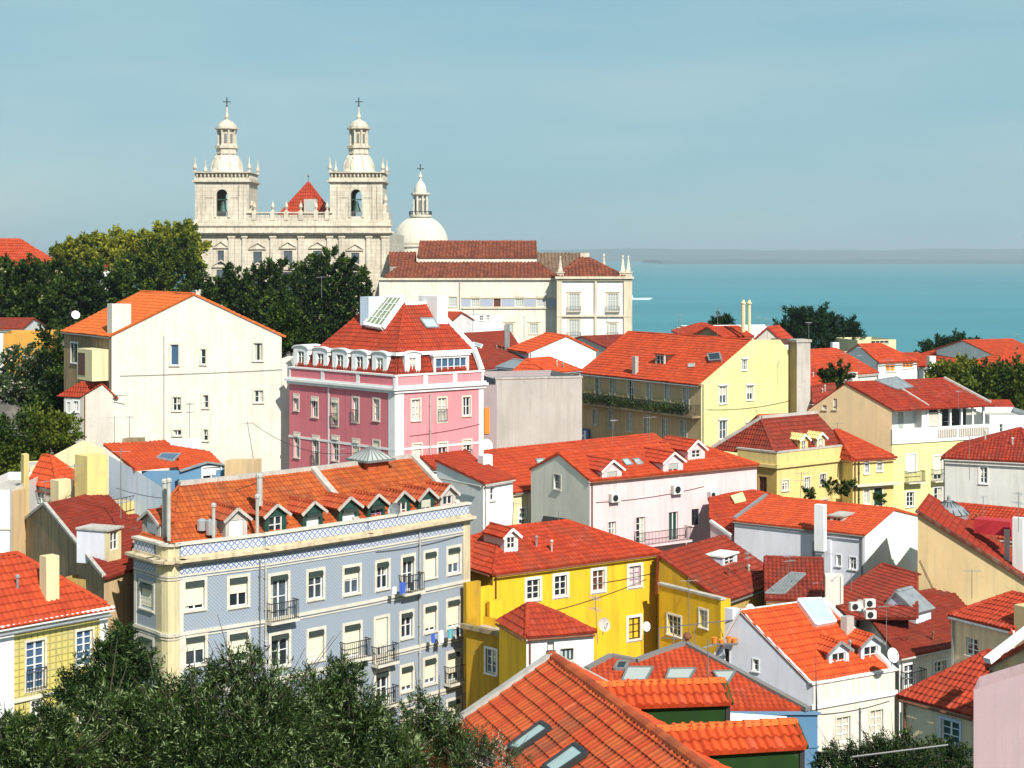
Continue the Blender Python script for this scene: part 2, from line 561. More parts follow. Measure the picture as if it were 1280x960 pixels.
# ---------------------------------------------------------------- roof slopes of real, lapped tiles
def slope(mb, poly, per=.26, row=.42, amp=.045, offs=None, th=.12, res=6, lift=.065, kind='roman'):
    """poly: planar 3D polygon, convex, any winding. offs: {edge index: metres outward}"""
    pts = [V(p) for p in poly]
    n = V((0, 0, 0))
    for i in range(len(pts)):
        n += (pts[i] - pts[0]).cross(pts[(i + 1) % len(pts)] - pts[0])
    if n.z < 0:
        pts.reverse()
        k = len(pts)
        if offs:
            offs = {(k - 2 - e) % k: v for e, v in offs.items()}
        n = -n
    n.normalize()
    u = V((0, 0, 1)).cross(n)
    u = u.normalized() if u.length > 1e-5 else V((1, 0, 0))
    v = n.cross(u).normalized()
    o = pts[0]
    P2 = [V(((p - o).dot(u), (p - o).dot(v))) for p in pts]
    if offs:
        k = len(P2)
        L = []
        for i in range(k):
            a, b = P2[i], P2[(i + 1) % k]
            d = (b - a).normalized()
            nn = V((d.y, -d.x))
            L.append((a + nn * offs.get(i, 0.0), d))
        Q = []
        for i in range(k):
            (a, d), (b, e) = L[i - 1], L[i]
            den = d.x * e.y - d.y * e.x
            if abs(den) < 1e-4:
                Q.append(b)
            else:
                t_ = ((b.x - a.x) * e.y - (b.y - a.y) * e.x) / den
                Q.append(a + d * t_)
        P2 = Q
    us = [p.x for p in P2]
    vs = [p.y for p in P2]
    u0, u1, v0, v1 = min(us), max(us), min(vs), max(vs)
    bm = bmesh.new()
    uvl = bm.loops.layers.uv.new('UVMap')
    if amp > 0:
        if kind == 'roman':
            prof = [(0, 0), (.12, .55), (.28, 1), (.45, 1), (.62, .45), (.76, .05), (.9, 0)] if res > 4 else [(0, 0), (.3, 1), (.6, .8), (.8, 0)]
        else:
            prof = [(0, 0), (.06, 1), (.22, .95), (.30, .3), (.55, .15), (.90, .2)] if res > 4 else [(0, 0), (.15, 1), (.4, .2)]
        nu = int((u1 - u0) / per) + 2
        ua, ha, ta = [], [], []
        for i in range(nu):
            for a, h in prof:
                ua.append(u0 + (i + a) * per)
                ha.append(h * amp)
                ta.append(i + a)
        nr = int((v1 - v0) / row) + 2
        va, hv, tv = [], [], []
        for j in range(nr):
            va += [v0 + j * row, v0 + (j + .97) * row]
            hv += [amp * .75, 0]
            tv += [j + .001, j + .999]
        U, Vv = np.meshgrid(np.array(ua), np.array(va))
        H = np.array(ha)[None, :] + np.array(hv)[:, None] + lift
        rs = np.random.RandomState(int(abs(u0 * 31 + v1 * 17)) % 9999)
        jit = rs.rand(nr, nu) * amp * .28
        H = H + np.repeat(np.repeat(jit, 2, 0), len(prof), 1)
        ph = rs.rand(3) * 6
        H = H + .03 * np.sin(U * .9 + ph[0]) * np.sin(Vv * .7 + ph[1]) + .015 * np.sin(U * 2.3 + ph[2])
        nR, nC = U.shape
        co = np.stack([U, Vv, H], -1).reshape(-1, 3)
        idx = np.arange(nR * nC).reshape(nR, nC)
        fc = np.stack([idx[:-1, :-1], idx[:-1, 1:], idx[1:, 1:], idx[1:, :-1]], -1).reshape(-1, 4)
        # cull cells clearly outside the polygon before making faces
        cxs, cys = co[fc].mean(1)[:, 0], co[fc].mean(1)[:, 1]
        keep = np.ones(len(fc), bool)
        for i in range(len(P2)):
            a, b = P2[i], P2[(i + 1) % len(P2)]
            d = (b - a)
            if d.length < 1e-6:
                continue
            d = d.normalized()
            keep &= ((cxs - a.x) * d.y - (cys - a.y) * d.x) < max(per, row)
        fc = fc[keep]
        used = np.unique(fc)
        mp_ = -np.ones(len(co), int)
        mp_[used] = np.arange(len(used))
        tU, tV = np.meshgrid(np.array(ta), np.array(tv))
        tuv = np.stack([tU, tV], -1).reshape(-1, 2)[used]
        me = bpy.data.meshes.new('t')
        me.from_pydata(co[used].tolist(), [], mp_[fc].tolist())
        ul = me.uv_layers.new(name='UVMap')
        li = np.zeros(len(me.loops), dtype=np.int32)
        me.loops.foreach_get('vertex_index', li)
        ul.data.foreach_set('uv', tuv[li].ravel())
        bm.free()
        bm = bmesh.new()
        bm.from_mesh(me)
        bpy.data.meshes.remove(me)
        uvl = bm.loops.layers.uv.active
        for i in range(len(P2)):
            a, b = P2[i], P2[(i + 1) % len(P2)]
            d = b - a
            if d.length < 1e-4:
                continue
            d = d.normalized()
            bmesh.ops.bisect_plane(bm, geom=bm.verts[:] + bm.edges[:] + bm.faces[:], plane_co=(a.x, a.y, 0),
                                   plane_no=(d.y, -d.x, 0), clear_outer=True)
    else:
        vsq = [bm.verts.new((p.x, p.y, lift)) for p in P2]
        f = bm.faces.new(vsq)
        for l in f.loops:
            l[uvl].uv = (l.vert.co.x / per, l.vert.co.y / row)
    be = [e for e in bm.edges if e.is_boundary]
    uvs = {}
    for e in be:
        for vv in e.verts:
            if vv.link_loops:
                uvs[vv] = V(vv.link_loops[0][uvl].uv)
    r_ = bmesh.ops.extrude_edge_only(bm, edges=be)
    for g in r_['geom']:
        if isinstance(g, bmesh.types.BMVert):
            g.co.z = -th + lift
    bm.verts.index_update()
    i0 = len(mb.v)
    for q in bm.verts:
        p = o + u * q.co.x + v * q.co.y + n * q.co.z
        mb.v.append((p.x, p.y, p.z))
    for f in bm.faces:
        mb.f.append(tuple(i0 + q.index for q in f.verts))
        mb.uv.append([tuple(l[uvl].uv) for l in f.loops])
    bm.free()
    return o, n

def caps(mb, p, q, r=.13, step=.42):
    """a row of half-round ridge tiles"""
    d = q - p
    L = d.length
    if L < .1:
        return
    d.normalize()
    a = d.cross(V((0, 0, 1))).normalized()
    b = a.cross(d).normalized()
    k = max(1, int(L / step))
    st = L / k
    for i in range(k):
        c0 = p + d * (i * st)
        c1 = p + d * ((i + 1.08) * st)
        base = len(mb.v)
        for c, rr in ((c0, r * 1.12), (c1, r * .9)):
            for j in range(6):
                an = math.pi * (j / 5)
                mb.v.append(tuple(c + a * math.cos(an) * rr + b * (math.sin(an) * rr * .85 - .02)))
        tone = (17.3 * i + 3.5 + rnd.random() * 40)
        for j in range(5):
            mb.f.append((base + j, base + j + 1, base + 7 + j, base + 6 + j))
            mb.uv.append([(tone, .3)] * 4)
        mb.f.append(tuple(base + j for j in range(6)))
        mb.uv.append([(tone, .3)] * 6)
        mb.f.append(tuple(base + 11 - j for j in range(6)))
        mb.uv.append([(tone, .3)] * 6)

# ---------------------------------------------------------------- walls with real openings
class Wall:
    def __init__(s, house, p0, p1, zb, top, mat, name='wall', label=None):
        s.h, s.mat, s.zb, s.name, s.label = house, mat, zb, name, label
        s.p0 = V((p0[0], p0[1], 0))
        s.p1 = V((p1[0], p1[1], 0))
        s.t = (s.p1 - s.p0).normalized()
        s.L = (s.p1 - s.p0).length
        s.n = V((s.t.y, -s.t.x, 0))
        s.top = top            # list of (s, z) left to right, convex
        s.holes = []
        s.done = False
    def uv(s, px, py, off=0.0):
        """pixel ray meets the wall plane moved out by off: (s, z)"""
        r = V(((px - CX) / F, 1, 0))
        k = (s.p0.dot(s.n) + off) / r.dot(s.n)
        q = r * k - s.p0
        return q.dot(s.t), CZ + (HZ - py) / F * k
    def pt(s, a, z, out=0.0):
        p = s.p0 + s.t * a + s.n * out
        return V((p.x, p.y, z))
    def build(s):
        zt = max(z for _, z in s.top)
        S = sorted({0.0, s.L} | {round(x, 4) for h in s.holes for x in (h[0], h[1])})
        Zs = sorted({s.zb, zt} | {round(x, 4) for h in s.holes for x in (h[2], h[3])})
        bm = bmesh.new()
        uvl = bm.loops.layers.uv.new('UVMap')
        vt = {}
        def gv(a, z):
            k = (round(a, 4), round(z, 4))
            if k not in vt:
                vt[k] = bm.verts.new((a, 0, z))
            return vt[k]
        for a0, a1 in zip(S, S[1:]):
            for z0, z1 in zip(Zs, Zs[1:]):
                m_a, m_z = (a0 + a1) / 2, (z0 + z1) / 2
                if any(h[0] < m_a < h[1] and h[2] < m_z < h[3] for h in s.holes):
                    continue
                bm.faces.new((gv(a0, z0), gv(a1, z0), gv(a1, z1), gv(a0, z1)))
        for (a0, z0), (a1, z1) in zip(s.top, s.top[1:]):
            if abs(z0 - zt) < 1e-4 and abs(z1 - zt) < 1e-4:
                continue
            d = V((a1 - a0, 0, z1 - z0))
            if d.length < 1e-5:
                continue
            d.normalize()
            bmesh.ops.bisect_plane(bm, geom=bm.verts[:] + bm.edges[:] + bm.faces[:], plane_co=(a0, 0, z0), plane_no=(-d.z, 0, d.x), clear_outer=True)
        rv = .22
        for h in s.holes:
            a0, a1, z0, z1 = h[:4]
            A = [bm.verts.new(c) for c in ((a0, 0, z0), (a1, 0, z0), (a1, 0, z1), (a0, 0, z1))]
            B = [bm.verts.new((c.co.x, rv, c.co.z)) for c in A]
            for i in range(4):
                j = (i + 1) % 4
                bm.faces.new((A[i], B[i], B[j], A[j]))
        bm.verts.index_update()
        mb = MB()
        for q in bm.verts:
            mb.v.append(tuple(s.pt(q.co.x, q.co.z, -q.co.y)))
        for f in bm.faces:
            mb.f.append(tuple(q.index for q in f.verts))
            mb.uv.append([(q.co.x + q.co.y, q.co.z) for q in f.verts])
        bm.free()
        o = mb.build(s.name, s.mat, s.h)
        if s.label:
            o['label'] = s.label
        return o

def railing(mb, w_, a0, a1, z0, z1, out, sides=True, step=.13, bt=.022):
    o, t, n = w_.p0, w_.t, w_.n
    mb.box(o, t, n, a0, a1, out - .03, out + .01, z1 - .04, z1)
    mb.box(o, t, n, a0, a1, out - .02, out, z0 + .06, z0 + .09)
    k = max(1, int((a1 - a0) / step))
    for i in range(k + 1):
        a = a0 + (a1 - a0) * i / k
        mb.box(o, t, n, a - bt / 2, a + bt / 2, out - bt, out, z0, z1 - .04)
    if sides and out > .2:
        for a in (a0, a1):
            mb.box(o, t, n, a - .015, a + .015, .02, out - .03, z1 - .04, z1)
            for j in range(1, int(out / step)):
                mb.box(o, t, n, a - bt / 2, a + bt / 2, j * step, j * step + bt, z0, z1 - .04)

def win(w_, px, py, pw, ph, rows=2, cols=2, fr='paint_white', sur='surround_white', sw=.13, blind=0.0, bc='blind_cream',
        roll=None, sill=True, bal=None, glass='glass', kind='window', lintel=False, open_=False, ft=.055):
    a0, _ = w_.uv(px - pw / 2, py)
    a1, _ = w_.uv(px + pw / 2, py)
    _, z1 = w_.uv(px, py - ph / 2)
    _, z0 = w_.uv(px, py + ph / 2)
    a0, a1 = max(a0, .06), min(a1, w_.L - .06)
    if a1 - a0 < .15:
        return None
    for h in w_.holes:                      # openings never overlap
        if a0 < h[1] and a1 > h[0] and z0 < h[3] and z1 > h[2]:
            print('OVERLAP', w_.h.name, px, py)
            return None
    w_.holes.append((a0, a1, z0, z1))
    o, t, n = w_.p0, w_.t, w_.n
    mb = MB()
    e = .002
    f0, f1 = -.15, -.09
    mb.box(o, t, n, a0 + e, a0 + ft, f0, f1, z0 + e, z1 - e)
    mb.box(o, t, n, a1 - ft, a1 - e, f0, f1, z0 + e, z1 - e)
    mb.box(o, t, n, a0 + ft, a1 - ft, f0, f1, z1 - ft, z1 - e)
    mb.box(o, t, n, a0 + ft, a1 - ft, f0, f1, z0 + e, z0 + ft)
    for i in range(1, cols):
        a = a0 + (a1 - a0) * i / cols
        mb.box(o, t, n, a - .035, a + .035, f0 + .005, f1 + .01, z0 + ft, z1 - ft)
    for j in range(1, rows):
        z = z0 + (z1 - z0) * j / rows
        mb.box(o, t, n, a0 + ft, a1 - ft, f0 + .01, f1 - .006, z - .018, z + .018)
    W = mb.build(kind, fr, w_.h)
    g = MB()
    g.box(o, t, n, a0 + e, a1 - e, -.20, -.155, z0 + e, z1 - e)
    if glass == 'glass':
        glass = rnd.choice(['glass', 'glass', 'glass_b', 'glass_c'])
        if rnd.random() < .5 and pw > 5:
            cu = MB()
            cw = (a1 - a0) * rnd.choice([.22, .32, .45])
            zc_ = z0 + (z1 - z0) * rnd.choice([0, 0, .45])
            for sg in rnd.choice([(0,), (1,), (0, 1)]):
                x0 = a0 + .03 if sg == 0 else a1 - .03 - cw
                for i in range(4):
                    cu.box(o, t, n, x0 + cw * i / 4 + .002, x0 + cw * (i + 1) / 4 - .002, -.153, -.149 + (i % 2) * .006, zc_ + .01, z1 - .02)
            cu.build('curtain', 'curtain', W)
    g.build('pane', glass, W)
    if blind > 0:
        bb = MB()
        zt = z1 - ft
        zb_ = z1 - (z1 - z0) * blind
        k = max(2, int((zt - zb_) / .12))
        for i in range(k):
            bb.box(o, t, n, a0 + .02, a1 - .02, -.085, -.055 + (i % 2) * .008, zb_ + (zt - zb_) * i / k + .001, zb_ + (zt - zb_) * (i + 1) / k - .001)
        bb.build('blind', bc, W)
    if roll:
        rb = MB()
        rb.hexa([w_.pt(a0 + .02, z1 - .24, -.06), w_.pt(a1 - .02, z1 - .24, -.06), w_.pt(a1 - .02, z1 - .24, .12), w_.pt(a0 + .02, z1 - .24, .12)][::-1],
                [w_.pt(a0 + .02, z1 - .01, -.06), w_.pt(a1 - .02, z1 - .01, -.06), w_.pt(a1 - .02, z1 - .05, .09), w_.pt(a0 + .02, z1 - .05, .09)][::-1])
        rb.build('roller_hood', roll, W)
    if sur:
        ss = MB()
        ss.box(o, t, n, a0 - sw, a0 - e, e, .035, z0 - sw, z1 + sw)
        ss.box(o, t, n, a1 + e, a1 + sw, e, .035, z0 - sw, z1 + sw)
        ss.box(o, t, n, a0 - e, a1 + e, e, .035, z1 + e, z1 + sw)
        ss.box(o, t, n, a0 - e, a1 + e, e, .035, z0 - sw, z0 - e)
        if lintel:
            ss.box(o, t, n, a0 - sw * 1.6, a1 + sw * 1.6, .003, .14, z1 + sw + .003, z1 + sw + .12)
        ss.build('surround', sur, W)
    if sill and not bal:
        si = MB()
        si.box(o, t, n, a0 - .1, a1 + .1, .036, .11, z0 - .09, z0 - .02)
        si.build('sill', sur or 'surround_stone', W)
    if bal:
        b = MB()
        sl = MB()
        if bal == 'juliet':
            railing(b, w_, a0 - .04, a1 + .04, z0, z0 + .95, .14)
            b.build('railing', 'iron', W)
        else:
            out, ex = (.55, .35) if bal == 'slab' else (.75, .8)
            sl.box(o, t, n, a0 - ex, a1 + ex, .037, out + .06, z0 - .16, z0 - .03)
            sl.build('balcony_slab', 'surround_stone', W)
            railing(b, w_, a0 - ex + .03, a1 + ex - .03, z0 - .03, z0 + .95, out)
            b.build('railing', 'iron', W)
    return W

def band(w_, z0, z1, out, mat, name='belt_course', ext=None, n0=.004, a0=None, a1=None, zs=None):
    """horizontal moulding along a wall"""
    ext = out if ext is None else ext
    mb = MB()
    mb.box(w_.p0, w_.t, w_.n, (-ext if a0 is None else a0), (w_.L + ext if a1 is None else a1), n0, out, z0, z1)
    return mb.build(name, mat, w_.h)

# ---------------------------------------------------------------- houses
class House:
    """parallelogram plan from the corner nearest the camera; ridge, gables and hips"""
    def __init__(s, name, label, cat='house', group=None, C=None, A=None, B=None, depth=8, mR='white', mL=None,
                 roof='gable', ridge='a', apex=None, rise=None, fr=.5, h0=0, h1=0, tile='tile_red', ov=.25, vg=.12,
                 base=None, per=.26, row=.42, amp=.045, cap=True, tkind='roman', capmat=None, labR=None, labL=None, wside=None):
        c = P(*C)
        s.z = c.z
        s.C = V((c.x, c.y, 0))
        a = PZ(A[0], A[1], s.z) if len(A) == 2 else P(*A)
        s.A = V((a.x, a.y, 0))
        ad = (s.A - s.C).normalized()
        pr = V((-ad.y, ad.x, 0))
        s.a, s.b = ad, pr
        if B is None:
            s.B = s.C + pr * depth
        elif len(B) == 1:
            k = (B[0] - CX) / F
            t_ = (k * s.C.y - s.C.x) / (pr.x - k * pr.y)
            s.B = s.C + pr * t_
        else:
            b_ = PZ(B[0], B[1], s.z)
            s.B = V((b_.x, b_.y, 0))
            s.b = (s.B - s.C).normalized()
        s.D = s.A + s.B - s.C
        gs = [ground(q.x, q.y) for q in (s.C, s.A, s.B, s.D)]
        s.zb = (min(gs) - .6) if base is None else base
        cen = (s.C + s.D) / 2
        s.root = thing(name, label, cat, (cen.x, cen.y, sum(gs) / 4), group)
        s.mR, s.mL = mR, mL or mR
        s.planes = {}
        G0 = (s.C.lerp(s.B, fr) if ridge == 'a' else s.C.lerp(s.A, fr))
        if apex is not None:
            # apex: pixel row of the ridge end nearest the corner
            shift = (ad if ridge == 'a' else s.b) * h0
            s.zr = CZ + (HZ - apex) / F * (G0 + shift).y
        else:
            s.zr = s.z + (rise if rise is not None else 2.0)
        z, zr, zb = s.z, s.zr, s.zb
        rh = s.root
        LC, LA = (s.B - s.C).length, (s.A - s.C).length
        flat = roof in ('flat', 'none')
        gb = roof == 'gable' and ridge == 'a'
        ga = roof == 'gable' and ridge == 'b'
        def tops(L, gable, f, hip):
            return [(0, z), (L * f, zr), (L, z)] if (gable and hip == 0) else [(0, z), (L, z)]
        s.R = Wall(rh, s.C, s.A, zb, tops(LA, ga, fr, h0), s.mR, label=labR)
        s.Lw = Wall(rh, s.B, s.C, zb, tops(LC, gb, 1 - fr, h0), s.mL, label=labL)
        s.K1 = Wall(rh, s.A, s.D, zb, tops(LC, gb, fr, h1), wside or s.mR)
        s.K2 = Wall(rh, s.D, s.B, zb, tops(LA, ga, 1 - fr, h1), s.mL)
        s.walls = [s.R, s.Lw, s.K1, s.K2]
        s.roof = None
        s.extra = []
        tz = lambda p, zz: V((p.x, p.y, zz))
        if not flat:
            mb = MB()
            C3, A3, B3, D3 = (tz(q, z) for q in (s.C, s.A, s.B, s.D))
            kw = dict(per=per, row=row, amp=amp, kind=tkind)
            if roof == 'shed':       # falls toward the R wall, high along B-D
                Bh, Dh = tz(s.B, zr), tz(s.D, zr)
                s.Lw.top = [(0, zr), (LC, z)]
                s.K1.top = [(0, z), (LC, zr)]
                s.K2.top = [(0, zr), (LA, zr)]
                s.planes['R'] = slope(mb, [C3, A3, Dh, Bh], offs={0: ov, 1: vg, 3: vg, 2: vg}, **kw)
            elif ridge == 'a':
                R0 = tz(s.C.lerp(s.B, fr) + ad * h0, zr)
                R1 = tz(s.A.lerp(s.D, fr) - ad * h1, zr)
                v0, v1 = (0 if h0 else vg), (0 if h1 else vg)
                s.planes['R'] = slope(mb, [C3, A3, R1, R0], offs={0: ov, 1: v1, 3: v0}, **kw)
                s.planes['K'] = slope(mb, [D3, B3, R0, R1], offs={0: ov, 1: v0, 3: v1}, **kw)
                if h0:
                    s.planes['L'] = slope(mb, [B3, C3, R0], offs={0: ov}, **kw)
                if h1:
                    s.planes['K1'] = slope(mb, [A3, D3, R1], offs={0: ov}, **kw)
                hips = ([(C3, R0), (B3, R0)] if h0 else []) + ([(A3, R1), (D3, R1)] if h1 else [])
                s.R0, s.R1 = R0, R1
            else:
                R0 = tz(s.C.lerp(s.A, fr) + s.b * h0, zr)
                R1 = tz(s.B.lerp(s.D, fr) - s.b * h1, zr)
                v0, v1 = (0 if h0 else vg), (0 if h1 else vg)
                s.planes['L'] = slope(mb, [B3, C3, R0, R1], offs={0: ov, 1: v0, 3: v1}, **kw)
                s.planes['K1'] = slope(mb, [A3, D3, R1, R0], offs={0: ov, 1: v1, 3: v0}, **kw)
                if h0:
                    s.planes['R'] = slope(mb, [C3, A3, R0], offs={0: ov}, **kw)
                if h1:
                    s.planes['K'] = slope(mb, [D3, B3, R1], offs={0: ov}, **kw)
                hips = ([(C3, R0), (A3, R0)] if h0 else []) + ([(B3, R1), (D3, R1)] if h1 else [])
                s.R0, s.R1 = R0, R1
            if roof != 'shed' and cap:
                up = V((0, 0, .07))
                tgt = mb if not capmat else MB()
                if (s.R1 - s.R0).length > .3:
                    caps(tgt, s.R0 + up, s.R1 + up)
                for p_, q_ in hips:
                    caps(tgt, p_ + up, q_ + up)
                if capmat:
                    s.capmb = tgt
            s.roof = mb.build('roof', tile, rh)
            if 60 < C[2] < 170 and 'R' in s.planes and LA > 5:
                for _ in range(rnd.choice([1, 2, 2, 3])):
                    o_, n_ = s.planes['R']
                    q = C3 + s.a * (LA * rnd.uniform(.3, .75)) + s.b * rnd.uniform(.8, max(1, LC * .3))
                    q.z = o_.z - ((q.x - o_.x) * n_.x + (q.y - o_.y) * n_.y) / n_.z
                    vm = MB()
                    hh = rnd.uniform(.35, .8)
                    vm.tube([q - V((0, 0, .2)), q + V((0, 0, hh))], .06, 6)
                    vm.lathe(q + V((0, 0, hh - .02)), [(.11, 0), (.11, .08), (.02, .16)], 7)
                    vm.build('vent_pipe', rnd.choice(['zinc', 'pipe', 'rust_metal']), s.roof)
            if ov > .05 and C[2] < 215:
                gm = rnd.choice(['zinc', 'iron_grey', 'pipe', 'rust_metal'])
                if ridge == 'a' or roof == 'shed' or h0:
                    g_ = MB()
                    q0, q1 = C3 - s.b * (ov + .06), A3 - s.b * (ov + .06)
                    dz = V((0, 0, -(zr - z) * ov / max(1, LC * fr) - .10))
                    g_.tube([q0 + dz, q1 + dz], .065, 6)
                    g_.build('gutter', gm, rh)
                if ridge == 'b' or h0:
                    g_ = MB()
                    q0, q1 = C3 - s.a * (ov + .06), B3 - s.a * (ov + .06)
                    dz = V((0, 0, -(zr - z) * ov / max(1, LA * fr) - .10))
                    g_.tube([q0 + dz, q1 + dz], .065, 6)
                    g_.build('gutter', gm, rh)
                dp_ = MB()
                wq = s.R if rnd.random() < .7 else s.Lw
                aa = .18 if wq is s.R else wq.L - .18
                dp_.tube([wq.pt(aa, z - .1, .08), wq.pt(aa, zb, .08)], .05, 6)
                dp_.build('downpipe', gm, rh)
            if capmat and cap:
                s.capmb.build('ridge_mortar', capmat, s.roof)
        else:
            mb = MB()
            mb.poly([tz(q, z - (.5 if roof == 'flat' else .05)) for q in (s.C, s.A, s.D, s.B)])
            s.roof = mb.build('roof', 'mortar' if tile.startswith('tile') else tile, rh)
    def hit(s, plane, px, py, lift=0.0):
        o, n = s.planes[plane]
        r = V(((px - CX) / F, 1, (HZ - py) / F))
        c = V((0, 0, CZ))
        k = (o + n * lift - c).dot(n) / r.dot(n)
        return c + r * k
    def done(s):
        for w_ in s.walls + s.extra:
            w_.build()
        return s
    def eaves(s, mat='surround_white', h=.22, out=.16, which=('R', 'Lw'), name='cornice', drop=0.02):
        for k in which:
            w_ = getattr(s, k)
            band(w_, s.z - h - drop, s.z - drop, out, mat, name, n0=.004)
    def verge(s, pts, mat='mortar', wd=.28, h=.22, name='verge'):
        mb = MB()
        for p_, q_ in zip(pts, pts[1:]):
            mb.bar(p_, q_, wd, h)
        return mb.build(name, mat, s.roof)
    def chimney(s, px, py0, py1, pw, d, mat='white', capm='mortar', pots=0, dp=None, top='slab', tilecap=None):
        if isinstance(d, str):          # stand it where the roof slope is met
            d = s.hit(d, px, py1).y
        p = P(px, py0, d)
        wd = pw / F * d
        dp = dp or wd * .7
        zb_ = P(px, py1, d).z - 1.2
        o = V((p.x, p.y, 0))
        m = MB()
        m.box(o, s.a, s.b, -wd / 2, wd / 2, 0, dp, zb_, p.z - .12)
        c = m.build('chimney', mat, s.roof)
        k = MB()
        k.box(o, s.a, s.b, -wd / 2 - .07, wd / 2 + .07, -.07, dp + .07, p.z - .119, p.z)
        if pots:
            for i in range(pots):
                x = -wd / 2 + wd * (i + .5) / pots
                q = o + s.a * x + s.b * (dp / 2)
                k.lathe(V((q.x, q.y, p.z)), [(.10, .0), (.12, .03), (.10, .28), (.14, .3), (.13, .36)], 8)
        return c
    def skylight(s, plane, pix, mat='zinc', glass='glass_pale', h=.16, fw=.08, bars=0):
        o, n = s.planes[plane]
        q = [s.hit(plane, x, y) + n * .10 for x, y in pix]
        c = sum(q, V((0, 0, 0))) / 4
        m = MB()
        for i in range(4):
            m.bar(q[i] + n * h * .5, q[(i + 1) % 4] + n * h * .5, fw * 1.6, h, up=n)
        for i in range(1, bars + 1):
            f = i / (bars + 1)
            m.bar(q[0].lerp(q[1], f) + n * (h - .02), q[3].lerp(q[2], f) + n * (h - .02), .05, .05, up=n)
            m.bar(q[0].lerp(q[3], f) + n * (h - .02), q[1].lerp(q[2], f) + n * (h - .02), .05, .05, up=n)
        k = m.build('skylight', mat, s.root)
        g = MB()
        qq = [p.lerp(c, .03) for p in q]
        g.hexa([p + n * (h - .10) for p in qq], [p + n * (h - .04) for p in qq])
        g.build('pane', glass, k)
        return k
    def dormer(s, w_, px, py, pw, ph, inset, back=2.5, rise=.55, mw='white', mt='tile_red', fr='paint_white', glass='glass',
               blind=0, bc='blind_white', ovh=.18, cols=2, rows=2, style='gable', wf=.62, roll=None, sidem=None, fascia='paint_white'):
        """front bottom centre at pixel (px, py) on the wall plane pushed in by inset"""
        if isinstance(inset, str):      # stand the front where this roof slope is met
            inset = -(s.hit(inset, px, py) - w_.p0).dot(w_.n)
        a, z0 = w_.uv(px, py, -inset)
        a0, _ = w_.uv(px - pw / 2, py, -inset)
        a1, _ = w_.uv(px + pw / 2, py, -inset)
        _, z1 = w_.uv(px, py - ph, -inset)
        o = w_.p0 - w_.n * inset
        t, n = w_.t, w_.n
        W2 = a1 - a0
        hh = z1 - z0
        m = MB()
        dw = (W2 * (1 - wf)) / 2
        # front wall ring around the opening, then cheeks
        oz0, oz1 = z0 + hh * .10, z1 - hh * .10
        m.box(o, t, n, a0, a0 + dw, -.2, 0, z0 - .6, z1)
        m.box(o, t, n, a1 - dw, a1, -.2, 0, z0 - .6, z1)
        m.box(o, t, n, a0 + dw, a1 - dw, -.2, 0, z0 - .6, oz0)
        m.box(o, t, n, a0 + dw, a1 - dw, -.2, 0, oz1, z1)
        q = lambda aa, nn, zz: V((*(o + t * aa + n * nn).xy, zz))
        am = (a0 + a1) / 2
        if style == 'gable':
            m.poly([q(a0, 0, z1), q(a1, 0, z1), q(am, 0, z1 + rise)])
        D_ = m.build('dormer', mw, s.root)
        ck = MB()
        ck.box(o, t, n, a0 + .003, a0 + .12, -back, -.201, z0 - .6, z1)
        ck.box(o, t, n, a1 - .12, a1 - .003, -back, -.201, z0 - .6, z1)
        ck.build('cheek', sidem or mw, D_)
        rm = MB()
        if style == 'gable':
            A0, A1 = q(am, ovh, z1 + rise), q(am, -back, z1 + rise)
            for e_ in (a0, a1):
                slope(rm, [q(e_, ovh, z1), A0, A1, q(e_, -back, z1)], per=.26, row=.42, offs={3: .16}, th=.08, lift=.03)
            # eave edge: index of the low edge depends on winding, so hang a small extra lap
            caps(rm, A0 + V((0, 0, .06)), A1 + V((0, 0, .06)), .10)
            rm.build('dormer_roof', mt, D_)
            if fascia:
                fb = MB()
                ex = .18
                sl = rise / (W2 / 2)
                for sg, e_ in ((-1, a0), (1, a1)):
                    fb.bar(q(e_ + sg * ex, ovh + .02, z1 - sl * ex + .0), q(am, ovh + .02, z1 + rise + .02), .06, .15)
                fb.build('barge_board', fascia, D_)
        elif style == 'flat':
            rm.box(o, t, n, a0 - .1, a1 + .1, -back, .12, z1 + .002, z1 + .10)
            rm.build('dormer_roof', mt, D_)
        elif style == 'arch':
            k = 8
            prev = None
            for i in range(k + 1):
                an = math.pi * i / k
                x = am - math.cos(an) * (W2 / 2 + .1)
                zz = z1 + math.sin(an) * rise
                if prev:
                    rm.hexa([q(prev[0], .1, prev[1]), q(x, .1, zz), q(x, -back, zz), q(prev[0], -back, prev[1])],
                            [q(prev[0], .1, prev[1] + .09), q(x, .1, zz + .09), q(x, -back, zz + .09), q(prev[0], -back, prev[1] + .09)])
                    rm.poly([q(prev[0], -.01, prev[1]), q(prev[0], -.01, z1), q(x, -.01, z1), q(x, -.01, zz)])
                prev = (x, zz)
            rm.build('dormer_roof', mt, D_)
        fm = MB()
        x0, x1 = a0 + dw + .002, a1 - dw - .002
        f = .05
        fm.box(o, t, n, x0, x0 + f, -.14, -.07, oz0, oz1)
        fm.box(o, t, n, x1 - f, x1, -.14, -.07, oz0, oz1)
        fm.box(o, t, n, x0 + f, x1 - f, -.14, -.07, oz1 - f, oz1 - .002)
        fm.box(o, t, n, x0 + f, x1 - f, -.14, -.07, oz0 + .002, oz0 + f)
        for i in range(1, cols):
            xx = x0 + (x1 - x0) * i / cols
            fm.box(o, t, n, xx - .03, xx + .03, -.135, -.065, oz0 + f, oz1 - f)
        for j in range(1, rows):
            zz = oz0 + (oz1 - oz0) * j / rows
            fm.box(o, t, n, x0 + f, x1 - f, -.13, -.08, zz - .018, zz + .018)
        fm.build('window', fr, D_)
        g = MB()
        g.box(o, t, n, x0, x1, -.19, -.145, oz0 + .002, oz1 - .002)
        g.build('pane', glass, D_)
